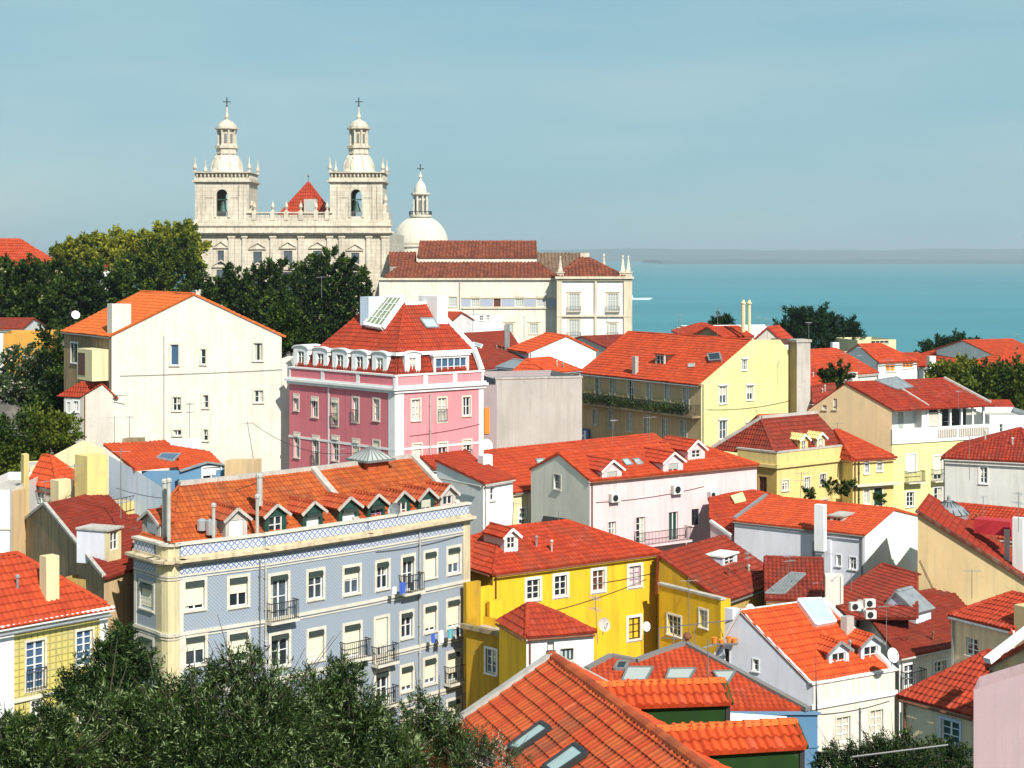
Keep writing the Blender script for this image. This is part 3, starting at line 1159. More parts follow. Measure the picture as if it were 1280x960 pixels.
        if blind:
            b_ = MB()
            b_.box(o, t, n, x0 + .02, x1 - .02, -.062, -.045, oz1 - (oz1 - oz0) * blind, oz1 - .03)
            b_.build('blind', bc, D_)
        if roll:
            b_ = MB()
            b_.box(o, t, n, x0 - .05, x1 + .05, .004, .16, oz1 - .22, oz1 - .02)
            b_.build('roller_hood', roll, D_)
        return D_

def rail_pipe(w_, px, py0, py1, mat='pipe', r=.06, out=.09, name='downpipe'):
    a, z1 = w_.uv(px, py0)
    _, z0 = w_.uv(px, py1)
    m = MB()
    m.tube([w_.pt(a, z1, out), w_.pt(a, z0, out)], r, 6)
    k = int((z1 - z0) / 1.5)
    for i in range(k):
        z = z0 + (z1 - z0) * (i + .5) / k
        m.box(w_.p0, w_.t, w_.n, a - r - .02, a + r + .02, .004, out + r + .01, z - .03, z + .03)
    return m.build(name, mat, w_.h)
# ---------------------------------------------------------------- the setting: water, land, far shore
def grid_sheet(name, xs, ys, zf, mat, kind='structure', smooth=True):
    mb = MB()
    nx = len(xs)
    for y in ys:
        for x in xs:
            mb.v.append((x, y, zf(x, y)))
    for j in range(len(ys) - 1):
        for i in range(nx - 1):
            a = j * nx + i
            mb.f.append((a, a + 1, a + nx + 1, a + nx))
            mb.uv.append([(0, 0)] * 4)
    o = mb.build(name, mat, None, smooth)
    o['kind'] = kind
    return o

m, t, b = nodes('water')
g = N(t, 'ShaderNodeNewGeometry')
mp = N(t, 'ShaderNodeMapping')
mp.inputs['Scale'].default_value = (.10, .30, 1)
n1 = N(t, 'ShaderNodeTexNoise', Scale=1.0, Detail=8.0, Roughness=0.65)
t.links.new(g.outputs['Position'], mp.inputs['Vector'])
t.links.new(mp.outputs[0], n1.inputs['Vector'])
mp2 = N(t, 'ShaderNodeMapping')
mp2.inputs['Scale'].default_value = (.0006, .0025, 1)
n2 = N(t, 'ShaderNodeTexNoise', Scale=1.0, Detail=4.0)
t.links.new(g.outputs['Position'], mp2.inputs['Vector'])
t.links.new(mp2.outputs[0], n2.inputs['Vector'])
f = ramp(t, n2.outputs['Fac'], .35, .65)
t.links.new(mixc(t, f, (.010, .165, .200), (.030, .225, .255)), b.inputs['Base Color'])
b.inputs['Roughness'].default_value = .38
b.inputs['Specular IOR Level'].default_value = .35
bp = N(t, 'ShaderNodeBump', Strength=.6, Distance=.5)
t.links.new(n1.outputs['Fac'], bp.inputs['Height'])
t.links.new(bp.outputs[0], b.inputs['Normal'])
grid_sheet('water', [-15000 + 2000 * i for i in range(16)], [350, 700, 1500, 3000, 6000, 12000, 20000, 30000], lambda x, y: 0.0, 'water')

m, t, b = nodes('earth')
g = N(t, 'ShaderNodeNewGeometry')
n1 = N(t, 'ShaderNodeTexNoise', Scale=.6, Detail=8.0)
t.links.new(g.outputs['Position'], n1.inputs['Vector'])
f = ramp(t, n1.outputs['Fac'], .4, .6)
t.links.new(mixc(t, f, (.10, .09, .08), (.17, .155, .13)), b.inputs['Base Color'])
b.inputs['Roughness'].default_value = .95
grid_sheet('ground', [-300, -240, -200, -170] + [-150 + 5 * i for i in range(61)] + [170, 200, 240, 300, 400],
           [-12, -6] + [5 * i for i in range(0, 60)] + [300 + 20 * i for i in range(31)] + [1000, 1200], ground, 'earth')

m, t, b = nodes('far_land')
g = N(t, 'ShaderNodeNewGeometry')
mp = N(t, 'ShaderNodeMapping')
mp.inputs['Scale'].default_value = (.002, .002, .02)
n1 = N(t, 'ShaderNodeTexNoise', Scale=1.0, Detail=6.0)
t.links.new(g.outputs['Position'], mp.inputs['Vector'])
t.links.new(mp.outputs[0], n1.inputs['Vector'])
f = ramp(t, n1.outputs['Fac'], .4, .65)
t.links.new(mixc(t, f, (.02, .05, .06), (.07, .09, .09)), b.inputs['Base Color'])
b.inputs['Roughness'].default_value = .95

def shore(name, y0, depth, x0, x1, hf):
    xs = [x0 + (x1 - x0) * i / 160 for i in range(161)]
    def zf(x, y):
        k = (y - y0) / depth
        env = math.sin(math.pi * min(1, max(0, k))) ** .7 if 0 < k < 1 else 0
        return -2 + hf(x) * env
    return grid_sheet(name, xs, [y0 + depth * k / 10 for k in range(11)], zf, 'far_land')
nz_ = lambda x, s, o: noise_(x * s + o)
from mathutils import noise as _n
def noise_(x):
    return _n.noise(V((x, 3.3, 1.7)))
shore('far_shore', 12500, 2500, 1200, 9000, lambda x: 30 + 16 * noise_(x * .0011) + 8 * noise_(x * .006))
shore('far_hills', 17000, 5000, -9000, 14000, lambda x: 125 + 45 * noise_(x * .00035 + 5) + 18 * noise_(x * .0014) + 5 * noise_(x * .007))

hz = MB()
hz.box(V((0, 0, 0)), V((1, 0, 0)), V((0, -1, 0)), -15400, 15400, -30200, 60, CZ - 80.5, CZ + 160)
m = bpy.data.materials.new('haze')
m.use_nodes = True
MATS['haze'] = m
t = m.node_tree
t.nodes.remove(t.nodes['Principled BSDF'])
pv = t.nodes.new('ShaderNodeVolumePrincipled')
pv.inputs['Color'].default_value = (.80, .92, .99, 1)
pv.inputs['Density'].default_value = HAZE if 'HAZE' in globals() else 0.00008
pv.inputs['Anisotropy'].default_value = 0.2
t.links.new(pv.outputs[0], t.nodes['Material Output'].inputs['Volume'])
ho = hz.build('haze', 'haze')
ho['kind'] = 'stuff'

# ---------------------------------------------------------------- small things
def antenna(px, py0, py1, d, label, group='aerials on the roofs', k=5, lean=0, wd=.9, name='antenna', r=.022, twin=False):
    """py0 top, py1 foot"""
    p0, p1 = P(px, py1, d), P(px + lean, py0, d)
    root = thing(name, label, 'antenna', p0, group)
    m = MB()
    m.tube([p0, p1], r, 5)
    m.build('mast', 'iron_grey', root)
    e = MB()
    L = (p1 - p0).length
    a = rnd.random() * 2
    dx, dy = V((math.cos(a), math.sin(a), 0)), V((-math.sin(a), math.cos(a), 0))
    for lvl in ((.95,) if not twin else (.95, .72)):
        c = p0.lerp(p1, lvl)
        e.bar(c - dx * wd * .6, c + dx * wd * .6, .02)
        for i in range(k):
            q = c + dx * wd * (-.55 + 1.1 * i / (k - 1))
            l_ = wd * (.20 + .22 * i / k)
            e.bar(q - dy * l_, q + dy * l_, .014)
    e.build('aerial', 'aluminium', root)
    return root

def dish(px, py, d, r, label, face=(.5, -.8, .35), mat='white_cloth', group='satellite dishes'):
    c = P(px, py, d)
    root = thing('satellite_dish', label, 'satellite dish', c - V((0, 0, r)), group)
    n = V(face).normalized()
    a = n.cross(V((0, 0, 1))).normalized()
    b = a.cross(n)
    m = MB()
    rings = [(0, -.12), (.45, -.08), (.8, -.02), (1, .05)]
    base = len(m.v)
    for rr, h in rings:
        for j in range(14):
            an = 2 * math.pi * j / 14
            m.v.append(tuple(c + (a * math.cos(an) + b * math.sin(an)) * rr * r + n * h * r * 1.6))
    for k in range(3):
        for j in range(14):
            m.f.append((k * 14 + j, k * 14 + (j + 1) % 14, (k + 1) * 14 + (j + 1) % 14, (k + 1) * 14 + j))
            m.uv.append([(0, 0)] * 4)
    m.build('reflector', mat, root)
    s = MB()
    s.bar(c - b * r * .8, c + n * r * .9, .02)
    s.bar(c + n * r * .82, c + n * r * .98, .07)
    s.bar(c - n * r * .2, c - V((0, 0, r * 1.4)) - n * r * .3, .04)
    s.build('feed_arm', 'iron_grey', root)
    return root

def aircon(w_, px, py, pw, label, group='air conditioners on walls and roofs', ph=None):
    a0, z1 = w_.uv(px - pw / 2, py)
    a1, _ = w_.uv(px + pw / 2, py)
    wd = a1 - a0
    h = wd * .72
    zc = z1
    c = w_.pt((a0 + a1) / 2, zc - h / 2, .2)
    root = thing('air_conditioner', label, 'air conditioner', c, group)
    m = MB()
    m.box(w_.p0, w_.t, w_.n, a0, a1, .06, .38, zc - h / 2, zc + h / 2)
    m.build('casing', 'ac_white', root)
    f = MB()
    fc = w_.pt(a0 + wd * .42, zc, .383)
    r = h * .38
    n, t_ = w_.n, w_.t
    ring = [fc + (t_ * math.cos(2 * math.pi * j / 12) + V((0, 0, 1)) * math.sin(2 * math.pi * j / 12)) * r for j in range(12)]
    f.poly(ring)
    for j in range(12):
        f.bar(ring[j] + n * .012, ring[(j + 1) % 12] + n * .012, .02)
    f.build('fan_grille', 'black', root)
    b_ = MB()
    for a in (a0 + .1, a1 - .1):
        b_.box(w_.p0, w_.t, w_.n, a - .02, a + .02, .004, .36, zc - h / 2 - .05, zc - h / 2 - .002)
    b_.build('bracket', 'iron_grey', root)
    return root

def rod(name, pts, r, mat, label, cat, group=None, n=5):
    m = MB()
    m.tube(pts, r, n)
    o = m.build(name, mat, None, loc=pts[0])
    return tag(o, label, cat, group)

# ---------------------------------------------------------------- trees: trunk, limbs, thousands of leaves in uneven clumps
def tree(name, label, cat, blobs, d, leaf, n, mat, foot=None, group=None, clump=.35, spread=.9, seed=1, twigs=0, dz=0, narrow=False, depth=1.0, trunk_r=.25, inner=.25, per_clump=60):
    """blobs: (px, py, radius px, optional squash)"""
    rs = np.random.RandomState(seed)
    C_, Rr, Sq = [], [], []
    for bl in blobs:
        dd = d + (bl[4] if len(bl) > 4 else rs.uniform(-1, 1) * bl[2] / F * d * .5)
        C_.append(np.array(P(bl[0], bl[1], dd)))
        Rr.append(bl[2] / F * d)
        Sq.append(bl[3] if len(bl) > 3 and bl[3] else .85)
    C_, Rr, Sq = np.array(C_), np.array(Rr), np.array(Sq)
    base = C_[:, :].mean(0)
    fx = P(*foot[:2], d).x if foot else base[0]
    gz = ground(fx, d)
    root = thing(name, label, cat, (fx, d, gz), group)
    prob = Rr ** 2 / (Rr ** 2).sum()
    ncl = max(12, int(n / per_clump))
    which = rs.choice(len(Rr), ncl, p=prob)
    dirs = rs.normal(size=(ncl, 3))
    dirs /= np.linalg.norm(dirs, axis=1)[:, None]
    rad = np.where(rs.rand(ncl) < inner, rs.uniform(.2, .8, ncl), rs.uniform(.80, 1.08, ncl))
    cl = C_[which] + dirs * (Rr[which] * rad)[:, None] * np.stack([np.ones(ncl), np.full(ncl, depth), Sq[which]], 1)
    csz = clump * rs.uniform(.5, 1.3, ncl) * np.clip(Rr[which] / Rr.mean(), .6, 1.4)
    ci = rs.randint(0, ncl, n)
    # each clump is a spray: leaves set along a short twig that leans out and up
    tw = dirs + np.array([0, 0, .45]) + rs.normal(size=(ncl, 3)) * .45
    tw /= np.linalg.norm(tw, axis=1)[:, None]
    tt = rs.rand(n) ** .8
    pos = cl[ci] + tw[ci] * (csz[ci] * 2.4 * (tt - .35))[:, None] + rs.normal(size=(n, 3)) * (csz[ci] * (.52 - .34 * tt))[:, None] * spread
    # leaves point out of their clump with a droop
    out = tw[ci] * .8 + rs.normal(size=(n, 3)) * .55
    out /= (np.linalg.norm(out, axis=1)[:, None] + 1e-9)
    sd = np.cross(out, rs.normal(size=(n, 3)))
    sd /= (np.linalg.norm(sd, axis=1)[:, None] + 1e-9)
    L = leaf[0] * rs.uniform(.6, 1.25, n)[:, None]
    W = leaf[1] * rs.uniform(.7, 1.2, n)[:, None]
    nn = np.cross(out, sd)
    a = pos
    b = pos + out * L * .45 + sd * W * .5 + nn * W * .12
    c = pos + out * L
    e = pos + out * L * .45 - sd * W * .5 + nn * W * .12
    vv = np.stack([a, b, c, e], 1).reshape(-1, 3) - np.array([fx, d, gz])
    me = bpy.data.meshes.new('crown')
    me.vertices.add(4 * n)
    me.vertices.foreach_set('co', vv.astype(np.float32).ravel())
    me.loops.add(4 * n)
    me.loops.foreach_set('vertex_index', np.arange(4 * n, dtype=np.int32))
    me.polygons.add(n)
    me.polygons.foreach_set('loop_start', np.arange(0, 4 * n, 4, dtype=np.int32))
    me.polygons.foreach_set('loop_total', np.full(n, 4, dtype=np.int32))
    me.update(calc_edges=True)
    me.materials.append(MATS[mat])
    o = bpy.data.objects.new('crown', me)
    COL.objects.link(o)
    o.parent = root
    tr = MB()
    g0 = V((fx, d, gz - .3))
    fork = V((fx + (base[0] - fx) * .5, d, gz + (base[2] - gz) * .45))
    tr.tube([g0, g0.lerp(fork, .5) + V((.1, .1, 0)), fork], [trunk_r * 1.3, trunk_r, trunk_r * .85], 8)
    for k in range(len(Rr)):
        c_ = V(tuple(C_[k]))
        mid = fork.lerp(c_, .5) + V((rs.uniform(-.3, .3), 0, -.2))
        tr.tube([fork, mid, c_], [trunk_r * .6, trunk_r * .35, trunk_r * .12], 6)
        for j in range(5):
            dv = V(tuple(rs.normal(size=3))).normalized() * Rr[k] * .85
            tr.tube([mid.lerp(c_, .4 + .1 * j), c_ + dv], [trunk_r * .16, trunk_r * .05], 4)
    for j in range(twigs):
        k = rs.randint(len(cl))
        p_ = V(tuple(cl[k]))
        q_ = p_ + V(tuple(dirs[k])) * csz[k] * 2.6 + V((0, 0, csz[k] * 1.2))
        tr.tube([V(tuple(C_[which[k]])).lerp(p_, .4), p_, q_], [.03, .014, .005], 4)
    tr.build('trunk', 'bark', root)
    return root
# ---------------------------------------------------------------- the twin-towered church
X1, Y1, ZU = V((1, 0, 0)), V((0, -1, 0)), V((0, 0, 1))   # along the facade, outward (to the viewer)
DCH = 330.0
def cx_(px, d=DCH): return (px - CX) / F * d
def cz_(py, d=DCH): return CZ + (HZ - py) / F * d
gz = ground(cx_(365), DCH)
church = thing('church', 'large pale stone church with two domed bell towers above the trees', 'church', (cx_(365), DCH, gz))
OR = V((0, DCH, 0))
def cwall(px0, px1, pytop, pybot=None, out=0.0, name='wall', mat='church_stone', zb=None, d=DCH):
    zb = zb if zb is not None else (cz_(pybot, d) if pybot else ground(cx_(px0, d), d) - 1)
    w_ = Wall(church, (cx_(px0, d), d - out), (cx_(px1, d), d - out), zb, [(0, cz_(pytop, d)), (cx_(px1, d) - cx_(px0, d), cz_(pytop, d))], mat, name)
    return w_
# lower storey
fw = cwall(243.5, 487, 290)
for px, py, pw, ph in ((276, 322, 8, 18), (276, 348, 11, 22), (322, 323, 11, 17), (360, 322, 11, 17), (397, 322, 11, 17), (444, 325, 10, 18), (322, 352, 12, 24), (360, 354, 14, 28), (397, 352, 12, 24), (444, 352, 11, 24)):
    W = win(fw, px, py, pw, ph, rows=3, cols=2, fr='iron_grey', sur='church_stone', sw=.35, sill=False, glass='glass_c', ft=.12)
    # pediment over each window
    a, z = fw.uv(px, py - ph / 2 - 4)
    hw = pw / F * DCH * .5 + .9
    m = MB()
    m.box(fw.p0, fw.t, fw.n, a - hw, a + hw, .04, .35, z - .2, z)
    for sg in (-1, 1):
        m.hexa([fw.pt(a + sg * hw, z + .01, .04), fw.pt(a, z + 1.1, .04), fw.pt(a, z + 1.1, .3), fw.pt(a + sg * hw, z + .01, .3)],
               [fw.pt(a + sg * hw, z + .26, .04), fw.pt(a, z + 1.38, .04), fw.pt(a, z + 1.3, .3), fw.pt(a + sg * hw, z + .2, .3)])
    m.build('pediment', 'church_stone', church)
fw.build()
for px0, px1 in ((243.5, 251), (286, 294), (303, 309), (338, 345), (373, 380), (409, 416), (424, 431), (458, 465), (477, 487)):
    m = MB()
    a0, a1 = cx_(px0) - fw.p0.x, cx_(px1) - fw.p0.x
    m.box(fw.p0, X1, Y1, a0, a1, .004, .42, fw.zb, cz_(294))
    m.box(fw.p0, X1, Y1, a0 - .15, a1 + .15, .003, .6, cz_(297), cz_(294.5))
    m.build('pilaster', 'church_stone', church)
m = MB()                      # entablature in three projecting bands
L = fw.L
m.box(fw.p0, X1, Y1, -.5, L + .5, -.5, .75, cz_(294), cz_(291.5))
m.box(fw.p0, X1, Y1, -1.0, L + 1.0, -.5, 1.25, cz_(291.5) + .01, cz_(289.5))
m.box(fw.p0, X1, Y1, -.35, L + .35, -.4, .55, cz_(289.5) + .01, cz_(283))
m.box(fw.p0, X1, Y1, -.6, L + .6, -.5, .85, cz_(283) + .01, cz_(280.8))
m.box(fw.p0, X1, Y1, -.2, L + .2, -.3, .35, cz_(280.8) + .01, cz_(275))
m.build('entablature', 'church_stone', church)
# nave block behind the facade
m = MB()
m.box(OR, X1, Y1, cx_(245), cx_(486), -46, -.6, gz - 2, cz_(291))
m.build('nave', 'church_stone', church)
# balustrade between the towers
m = MB()
zb0, zb1 = cz_(275), cz_(264)
bx0, bx1 = cx_(309), cx_(416)
m.box(OR, X1, Y1, bx0, bx1, -.5, .4, zb0 + .01, zb0 + .5)
m.box(OR, X1, Y1, bx0, bx1, -.5, .45, cz_(266.5), cz_(265))
k = 60
for i in range(k):
    x = bx0 + (bx1 - bx0) * (i + .5) / k
    m.lathe(V((x, DCH, zb0 + .5)), [(.07, 0), (.15, .3), (.08, .75), (.12, cz_(266.5) - zb0 - .49)], 5)
m.build('balustrade', 'church_stone', church)
for px in (318, 341, 358, 376, 395, 409):
    m = MB()
    x = cx_(px)
    m.box(OR, X1, Y1, x - .45, x + .45, -.55, .5, zb0 + .005, cz_(264))
    m.lathe(V((x, DCH, cz_(264))), [(.4, 0), (.15, .3), (.42, .9), (.3, 1.3), (.08, 1.9), (.02, 2.3)], 8)
    m.build('finial', 'church_stone', church)
# pyramid roof of the crossing
dR = DCH + 16
bx = [P(349, 268, dR), P(411, 268, dR)]
rm = MB()
ap = P(385.5, 228, dR + 5)
h_ = (bx[1].x - bx[0].x) / 2
mid = (bx[0] + bx[1]) / 2
dx_ = ap.x - mid.x
c4 = [V((bx[0].x, dR, bx[0].z)), V((bx[1].x, dR, bx[0].z)), V((bx[1].x, dR + 10, bx[0].z)), V((bx[0].x, dR + 10, bx[0].z))]
for i in range(4):
    slope(rm, [c4[i], c4[(i + 1) % 4], ap], per=.5, row=.9, amp=.09, offs={0: .4})
for q in c4:
    caps(rm, q + V((0, 0, .1)), ap + V((0, 0, .1)), .25, .8)
rf = rm.build('roof', 'tile_red', church)
rf['label'] = 'red tiled pyramid roof between the towers'
m = MB()
m.box(V((0, dR, 0)), X1, Y1, c4[0].x + .5, c4[1].x - .5, -9.5, -.3, cz_(290), bx[0].z - .12)
m.build('drum', 'church_stone', church)
m = MB()
dd_ = P(387.5, 262, dR - 1)
m.box(V((dd_.x, dR - .6, 0)), X1, Y1, -1.3, 1.3, -3.2, .4, dd_.z - 1, P(0, 249, dR).z)
dm = m.build('roof_dormer', 'mortar', church)
m = MB()
m.box(V((dd_.x, dR - .6, 0)), X1, Y1, -.9, .9, .404, .44, dd_.z - .3, P(0, 251, dR).z)
m.build('pane', 'blind_grey', dm)
m = MB()
m.tube([ap, ap + ZU * 1.2], .1, 6)
m.lathe(ap + ZU * 1.1, [(.05, 0), (.3, .3), (.05, .7)], 8)
m.build('finial', 'iron_grey', church)

def bell_tower(pxa, pxb, lab):
    """square belfry with arched opening, balustrade, dome, lantern and cross"""
    x0, x1 = cx_(pxa), cx_(pxb)
    W_ = x1 - x0
    xc = (x0 + x1) / 2
    T = MB()
    T.lathe(V((0, 0, 0)), [(0, 0), (0, 0)], 3) if False else None
    tw = None
    zb_, zt = cz_(280.6) + .01, cz_(229)
    # four belfry walls, front and back pierced by an arch
    ow = W_ * .105
    za0, za1 = cz_(270.5), cz_(236.5)
    for sgn, yy in ((1, DCH + .2), (-1, DCH + .2 + W_)):
        m = T
        o = V((0, yy, 0))
        n = Y1 * sgn
        m.box(o, X1, Y1, x0, xc - ow, -.7 if sgn > 0 else 0, 0 if sgn > 0 else .7, zb_, zt)
        m.box(o, X1, Y1, xc + ow, x1, -.7 if sgn > 0 else 0, 0 if sgn > 0 else .7, zb_, zt)
        y0_, y1_ = (-.7, 0) if sgn > 0 else (0, .7)
        m.box(o, X1, Y1, xc - ow, xc + ow, y0_, y1_, zb_, za0)
        K = 8
        for i in range(K):
            a0, a1 = math.pi * i / K, math.pi * (i + 1) / K
            xa, xb = xc - ow * math.cos(a0), xc - ow * math.cos(a1)
            zc0, zc1 = za1 - ow + ow * math.sin(a0), za1 - ow + ow * math.sin(a1)
            p = lambda xx, yv, zz: V((xx, yy - yv, zz))
            m.hexa([p(xa, y0_, zc0), p(xb, y0_, zc1), p(xb, y1_, zc1), p(xa, y1_, zc0)],
                   [p(xa, y0_, zt), p(xb, y0_, zt), p(xb, y1_, zt), p(xa, y1_, zt)])
    for sx in (x0, x1 - .7):
        T.box(V((0, DCH + .2, 0)), X1, Y1, sx, sx + .7, -W_ + .7, -.7, zb_, zt)
    tw = T.build('bell_tower', 'church_stone', church)
    tw['label'] = lab
    F0 = V((0, DCH + .2, 0))
    S = MB()                                          # corner pilasters and mouldings
    for a0, a1 in ((x0, x0 + 1.1), (x0 + 1.5, x0 + 2.1), (x1 - 2.1, x1 - 1.5), (x1 - 1.1, x1)):
        S.box(F0, X1, Y1, a0, a1, .003, .28, zb_, cz_(231))
    S.box(F0, X1, Y1, xc - ow - .45, xc - ow - .004, .003, .2, za0 - .2, za1 - ow)
    S.box(F0, X1, Y1, xc + ow + .004, xc + ow + .45, .003, .2, za0 - .2, za1 - ow)
    for i in range(8):
        a0, a1 = math.pi * i / 8, math.pi * (i + 1) / 8
        r0, r1 = ow + .004, ow + .45
        z_ = za1 - ow
        p = lambda r_, a, yv: V((xc - r_ * math.cos(a), F0.y - yv, z_ + r_ * math.sin(a)))
        S.hexa([p(r0, a0, .003), p(r0, a1, .003), p(r0, a1, .2), p(r0, a0, .2)], [p(r1, a0, .003), p(r1, a1, .003), p(r1, a1, .2), p(r1, a0, .2)])
    S.box(F0, X1, Y1, x0 + 2.12, xc - ow - .46, .003, .12, cz_(247), cz_(246))
    S.box(F0, X1, Y1, xc + ow + .46, x1 - 2.12, .003, .12, cz_(247), cz_(246))
    cb = V((xc, DCH + .2 + W_ / 2, 0))
    def sqr(mb, half, z0, z1):
        mb.box(cb, X1, Y1, -half, half, -half, half, z0, z1)
    H = W_ / 2
    sqr(S, H + .25, zt + .004, cz_(227.4))
    sqr(S, H + .6, cz_(227.4) + .01, cz_(225.6))
    sqr(S, H + .15, cz_(225.6) + .01, cz_(222))
    sqr(S, H + .4, cz_(216), cz_(214.6))
    S.build('moulding', 'church_stone', tw)
    B_ = MB()                                         # parapet balusters
    for i in range(14):
        x = -H + 2 * H * (i + .5) / 14
        for s_ in (-1, 1):
            B_.lathe(V((xc + x, cb.y + s_ * H, cz_(222))), [(.10, 0), (.2, .35), (.1, cz_(216) - cz_(222))], 5)
            B_.lathe(V((xc + s_ * H, cb.y + x, cz_(222))), [(.10, 0), (.2, .35), (.1, cz_(216) - cz_(222))], 5)
    sqr(B_, H - .6, cz_(222), cz_(216))
    B_.build('parapet', 'church_stone', tw)
    for ax in (-1, 1):
        for ay in (-1, 1):
            f_ = MB()
            q = V((xc + ax * (H + .05), cb.y + ay * (H + .05), cz_(214.6)))
            f_.lathe(q, [(.45, 0), (.2, .3), (.45, .8), (.35, 1.3), (.18, 1.7), (.1, 2.6), (.03, 3.2)], 8)
            f_.build('finial', 'church_stone', tw)
    D_ = MB()                                         # dome in eight gores
    zd = cz_(213)
    rd = 19.5 / F * DCH
    hd = cz_(188.5) - zd
    D_.lathe(V((xc, cb.y, zd - .4)), [(rd * 1.06, 0), (rd * 1.06, .6), (rd, .62)] + [(rd * math.cos(a) * .98 + .05, .62 + hd * math.sin(a)) for a in [i * math.pi / 2 * .8 / 9 for i in range(10)]], 24, rot=.13)
    dmm = D_.build('dome', 'dome_stone', tw, smooth=True)
    rb = MB()
    for j in range(8):
        an = 2 * math.pi * j / 8 + R(22.5)
        u_ = V((math.cos(an), math.sin(an), 0))
        pts = [V((xc, cb.y, zd + .25)) + u_ * (rd * math.cos(a) + .06) + ZU * hd * math.sin(a) for a in [i * math.pi / 2 * .78 / 7 for i in range(8)]]
        rb.tube(pts, .2, 5)
    rb.build('rib', 'church_stone', dmm)
    Lm = MB()                                         # lantern
    lr = 12.0 / F * DCH
    z0_ = cz_(189)
    Lm.lathe(V((xc, cb.y, z0_ - .3)), [(lr * 1.12, 0), (lr * 1.12, cz_(182) - z0_), (lr * 1.3, cz_(181.5) - z0_), (lr * 1.3, cz_(180) - z0_ + .3)], 8, rot=R(22.5))
    Lm.lathe(V((xc, cb.y, z0_)), [(lr * .86, 0), (lr * .86, cz_(160) - z0_)], 8, rot=R(22.5))
    for j in range(8):
        an = 2 * math.pi * j / 8 + R(22.5)
        Lm.lathe(V((xc + math.cos(an) * lr * .93, cb.y + math.sin(an) * lr * .93, cz_(180))), [(.28, 0), (.2, .4), (.2, 2.5), (.3, cz_(160.5) - cz_(180))], 6)
    Lm.lathe(V((xc, cb.y, cz_(160))), [(lr * 1.1, 0), (lr * 1.24, .2), (lr * 1.24, .45), (lr * 1.0, .5), (lr * 1.0, .8), (lr * .9, 1.2), (lr * .66, 1.75), (.5, 2.1), (.32, 2.35), (.5, 2.7), (.34, 3.1), (.2, 3.7), (.13, 4.8), (.22, 4.95), (.06, 5.2)], 12)
    la = Lm.build('lantern', 'church_stone', tw)
    wn_ = MB()
    for j in range(8):
        an = 2 * math.pi * j / 8
        u_ = V((math.cos(an), math.sin(an), 0))
        v_ = V((-math.sin(an), math.cos(an), 0))
        o = V((xc, cb.y, 0))
        wn_.box(o, v_, u_, -.26, .26, lr * .80, lr * .80 + .10, cz_(177), cz_(165))
    wn_.build('opening', 'iron_grey', la)
    cr_ = MB()
    c0 = V((xc, cb.y, cz_(136)))
    cr_.tube([c0, c0 + ZU * (cz_(118.5) - cz_(136))], .12, 6)
    c1 = V((xc, cb.y, cz_(124)))
    cr_.bar(c1 - X1 * .8, c1 + X1 * .8, .18)
    cr_.lathe(V((xc, cb.y, cz_(131))), [(.05, 0), (.28, .25), (.05, .5)], 8)
    cr_.build('cross', 'iron', tw)
    bl = MB()                                         # bell on its headstock
    bl.lathe(V((xc, DCH + 1.3, cz_(264))), [(.85, 0), (.72, .35), (.5, 1.2), (.36, 1.9), (.15, 2.1)], 14)
    bl.box(V((xc, DCH + 1.3, 0)), X1, Y1, -1.1, 1.1, -.15, .15, cz_(250), cz_(248.6))
    be_ = bl.build('bell', 'bell_bronze', tw)
    gd = MB()
    gz0 = za0
    gd.box(F0, X1, Y1, xc - ow, xc + ow, -.3, -.2, gz0 + .9, gz0 + 1.0)
    for i in range(9):
        x = xc - ow + 2 * ow * (i + .5) / 9
        gd.box(F0, X1, Y1, x - .04, x + .04, -.3, -.2, gz0, gz0 + .9)
    gd.build('guard_rail', 'iron_grey', tw)
bell_tower(243.8, 311, 'left bell tower')
bell_tower(412.5, 478, 'right bell tower')
# stepped block and scroll on the right of the right tower
for _k in (0,):
    m = MB()
m.box(OR, X1, Y1, cx_(478), cx_(486), -9, -.4, cz_(280.6) + .01, cz_(266))
m.box(OR, X1, Y1, cx_(478), cx_(483), -8, -.6, cz_(266) + .01, cz_(256))
m.lathe(V((cx_(481), DCH + 1.5, cz_(256))), [(.5, 0), (.2, .4), (.5, 1), (.1, 2.2)], 8)
m.build('buttress', 'church_stone', church)
m = MB()
m.box(OR, X1, Y1, cx_(311), cx_(316), -4, -.4, cz_(275) + .01, cz_(262))
m.lathe(V((cx_(313.5), DCH + 1.5, cz_(262))), [(.5, 0), (.2, .4), (.5, 1), (.1, 1.9)], 8)
m.build('buttress', 'church_stone', church)

# ---------------------------------------------------------------- domed pantheon behind
DP = 600.0
pc = P(525.5, 303, DP)
gp = ground(pc.x, DP)
pan = thing('domed_monument', 'great white dome with columned lantern rising behind the church', 'dome', (pc.x, DP, gp))
r_ = 34.5 / F * DP
m = MB()
zq = lambda py: CZ + (HZ - py) / F * DP
m.box(V((pc.x, DP, 0)), X1, Y1, -15, 15, -15, 15, gp - 2, zq(325))
m.build('base', 'dome_stone', pan)
m = MB()
c0 = V((pc.x, DP, zq(327)))
m.lathe(c0, [(r_ + .8, 0), (r_ + .8, 2.0), (r_ + .2, 2.2), (r_ + .2, zq(306) - c0.z - .9), (r_ + .9, zq(306) - c0.z - .7), (r_ + .9, zq(306) - c0.z)], 32)
m.build('drum', 'dome_stone', pan)
m = MB()
hd = zq(271) - zq(306)
m.lathe(V((pc.x, DP, zq(306))), [(r_ * math.cos(a) ** .96, hd * math.sin(a) * 1.02) for a in [i * 1.30 / 14 for i in range(15)]], 40)
dm = m.build('dome', 'dome_stone', pan, smooth=True)
m = MB()
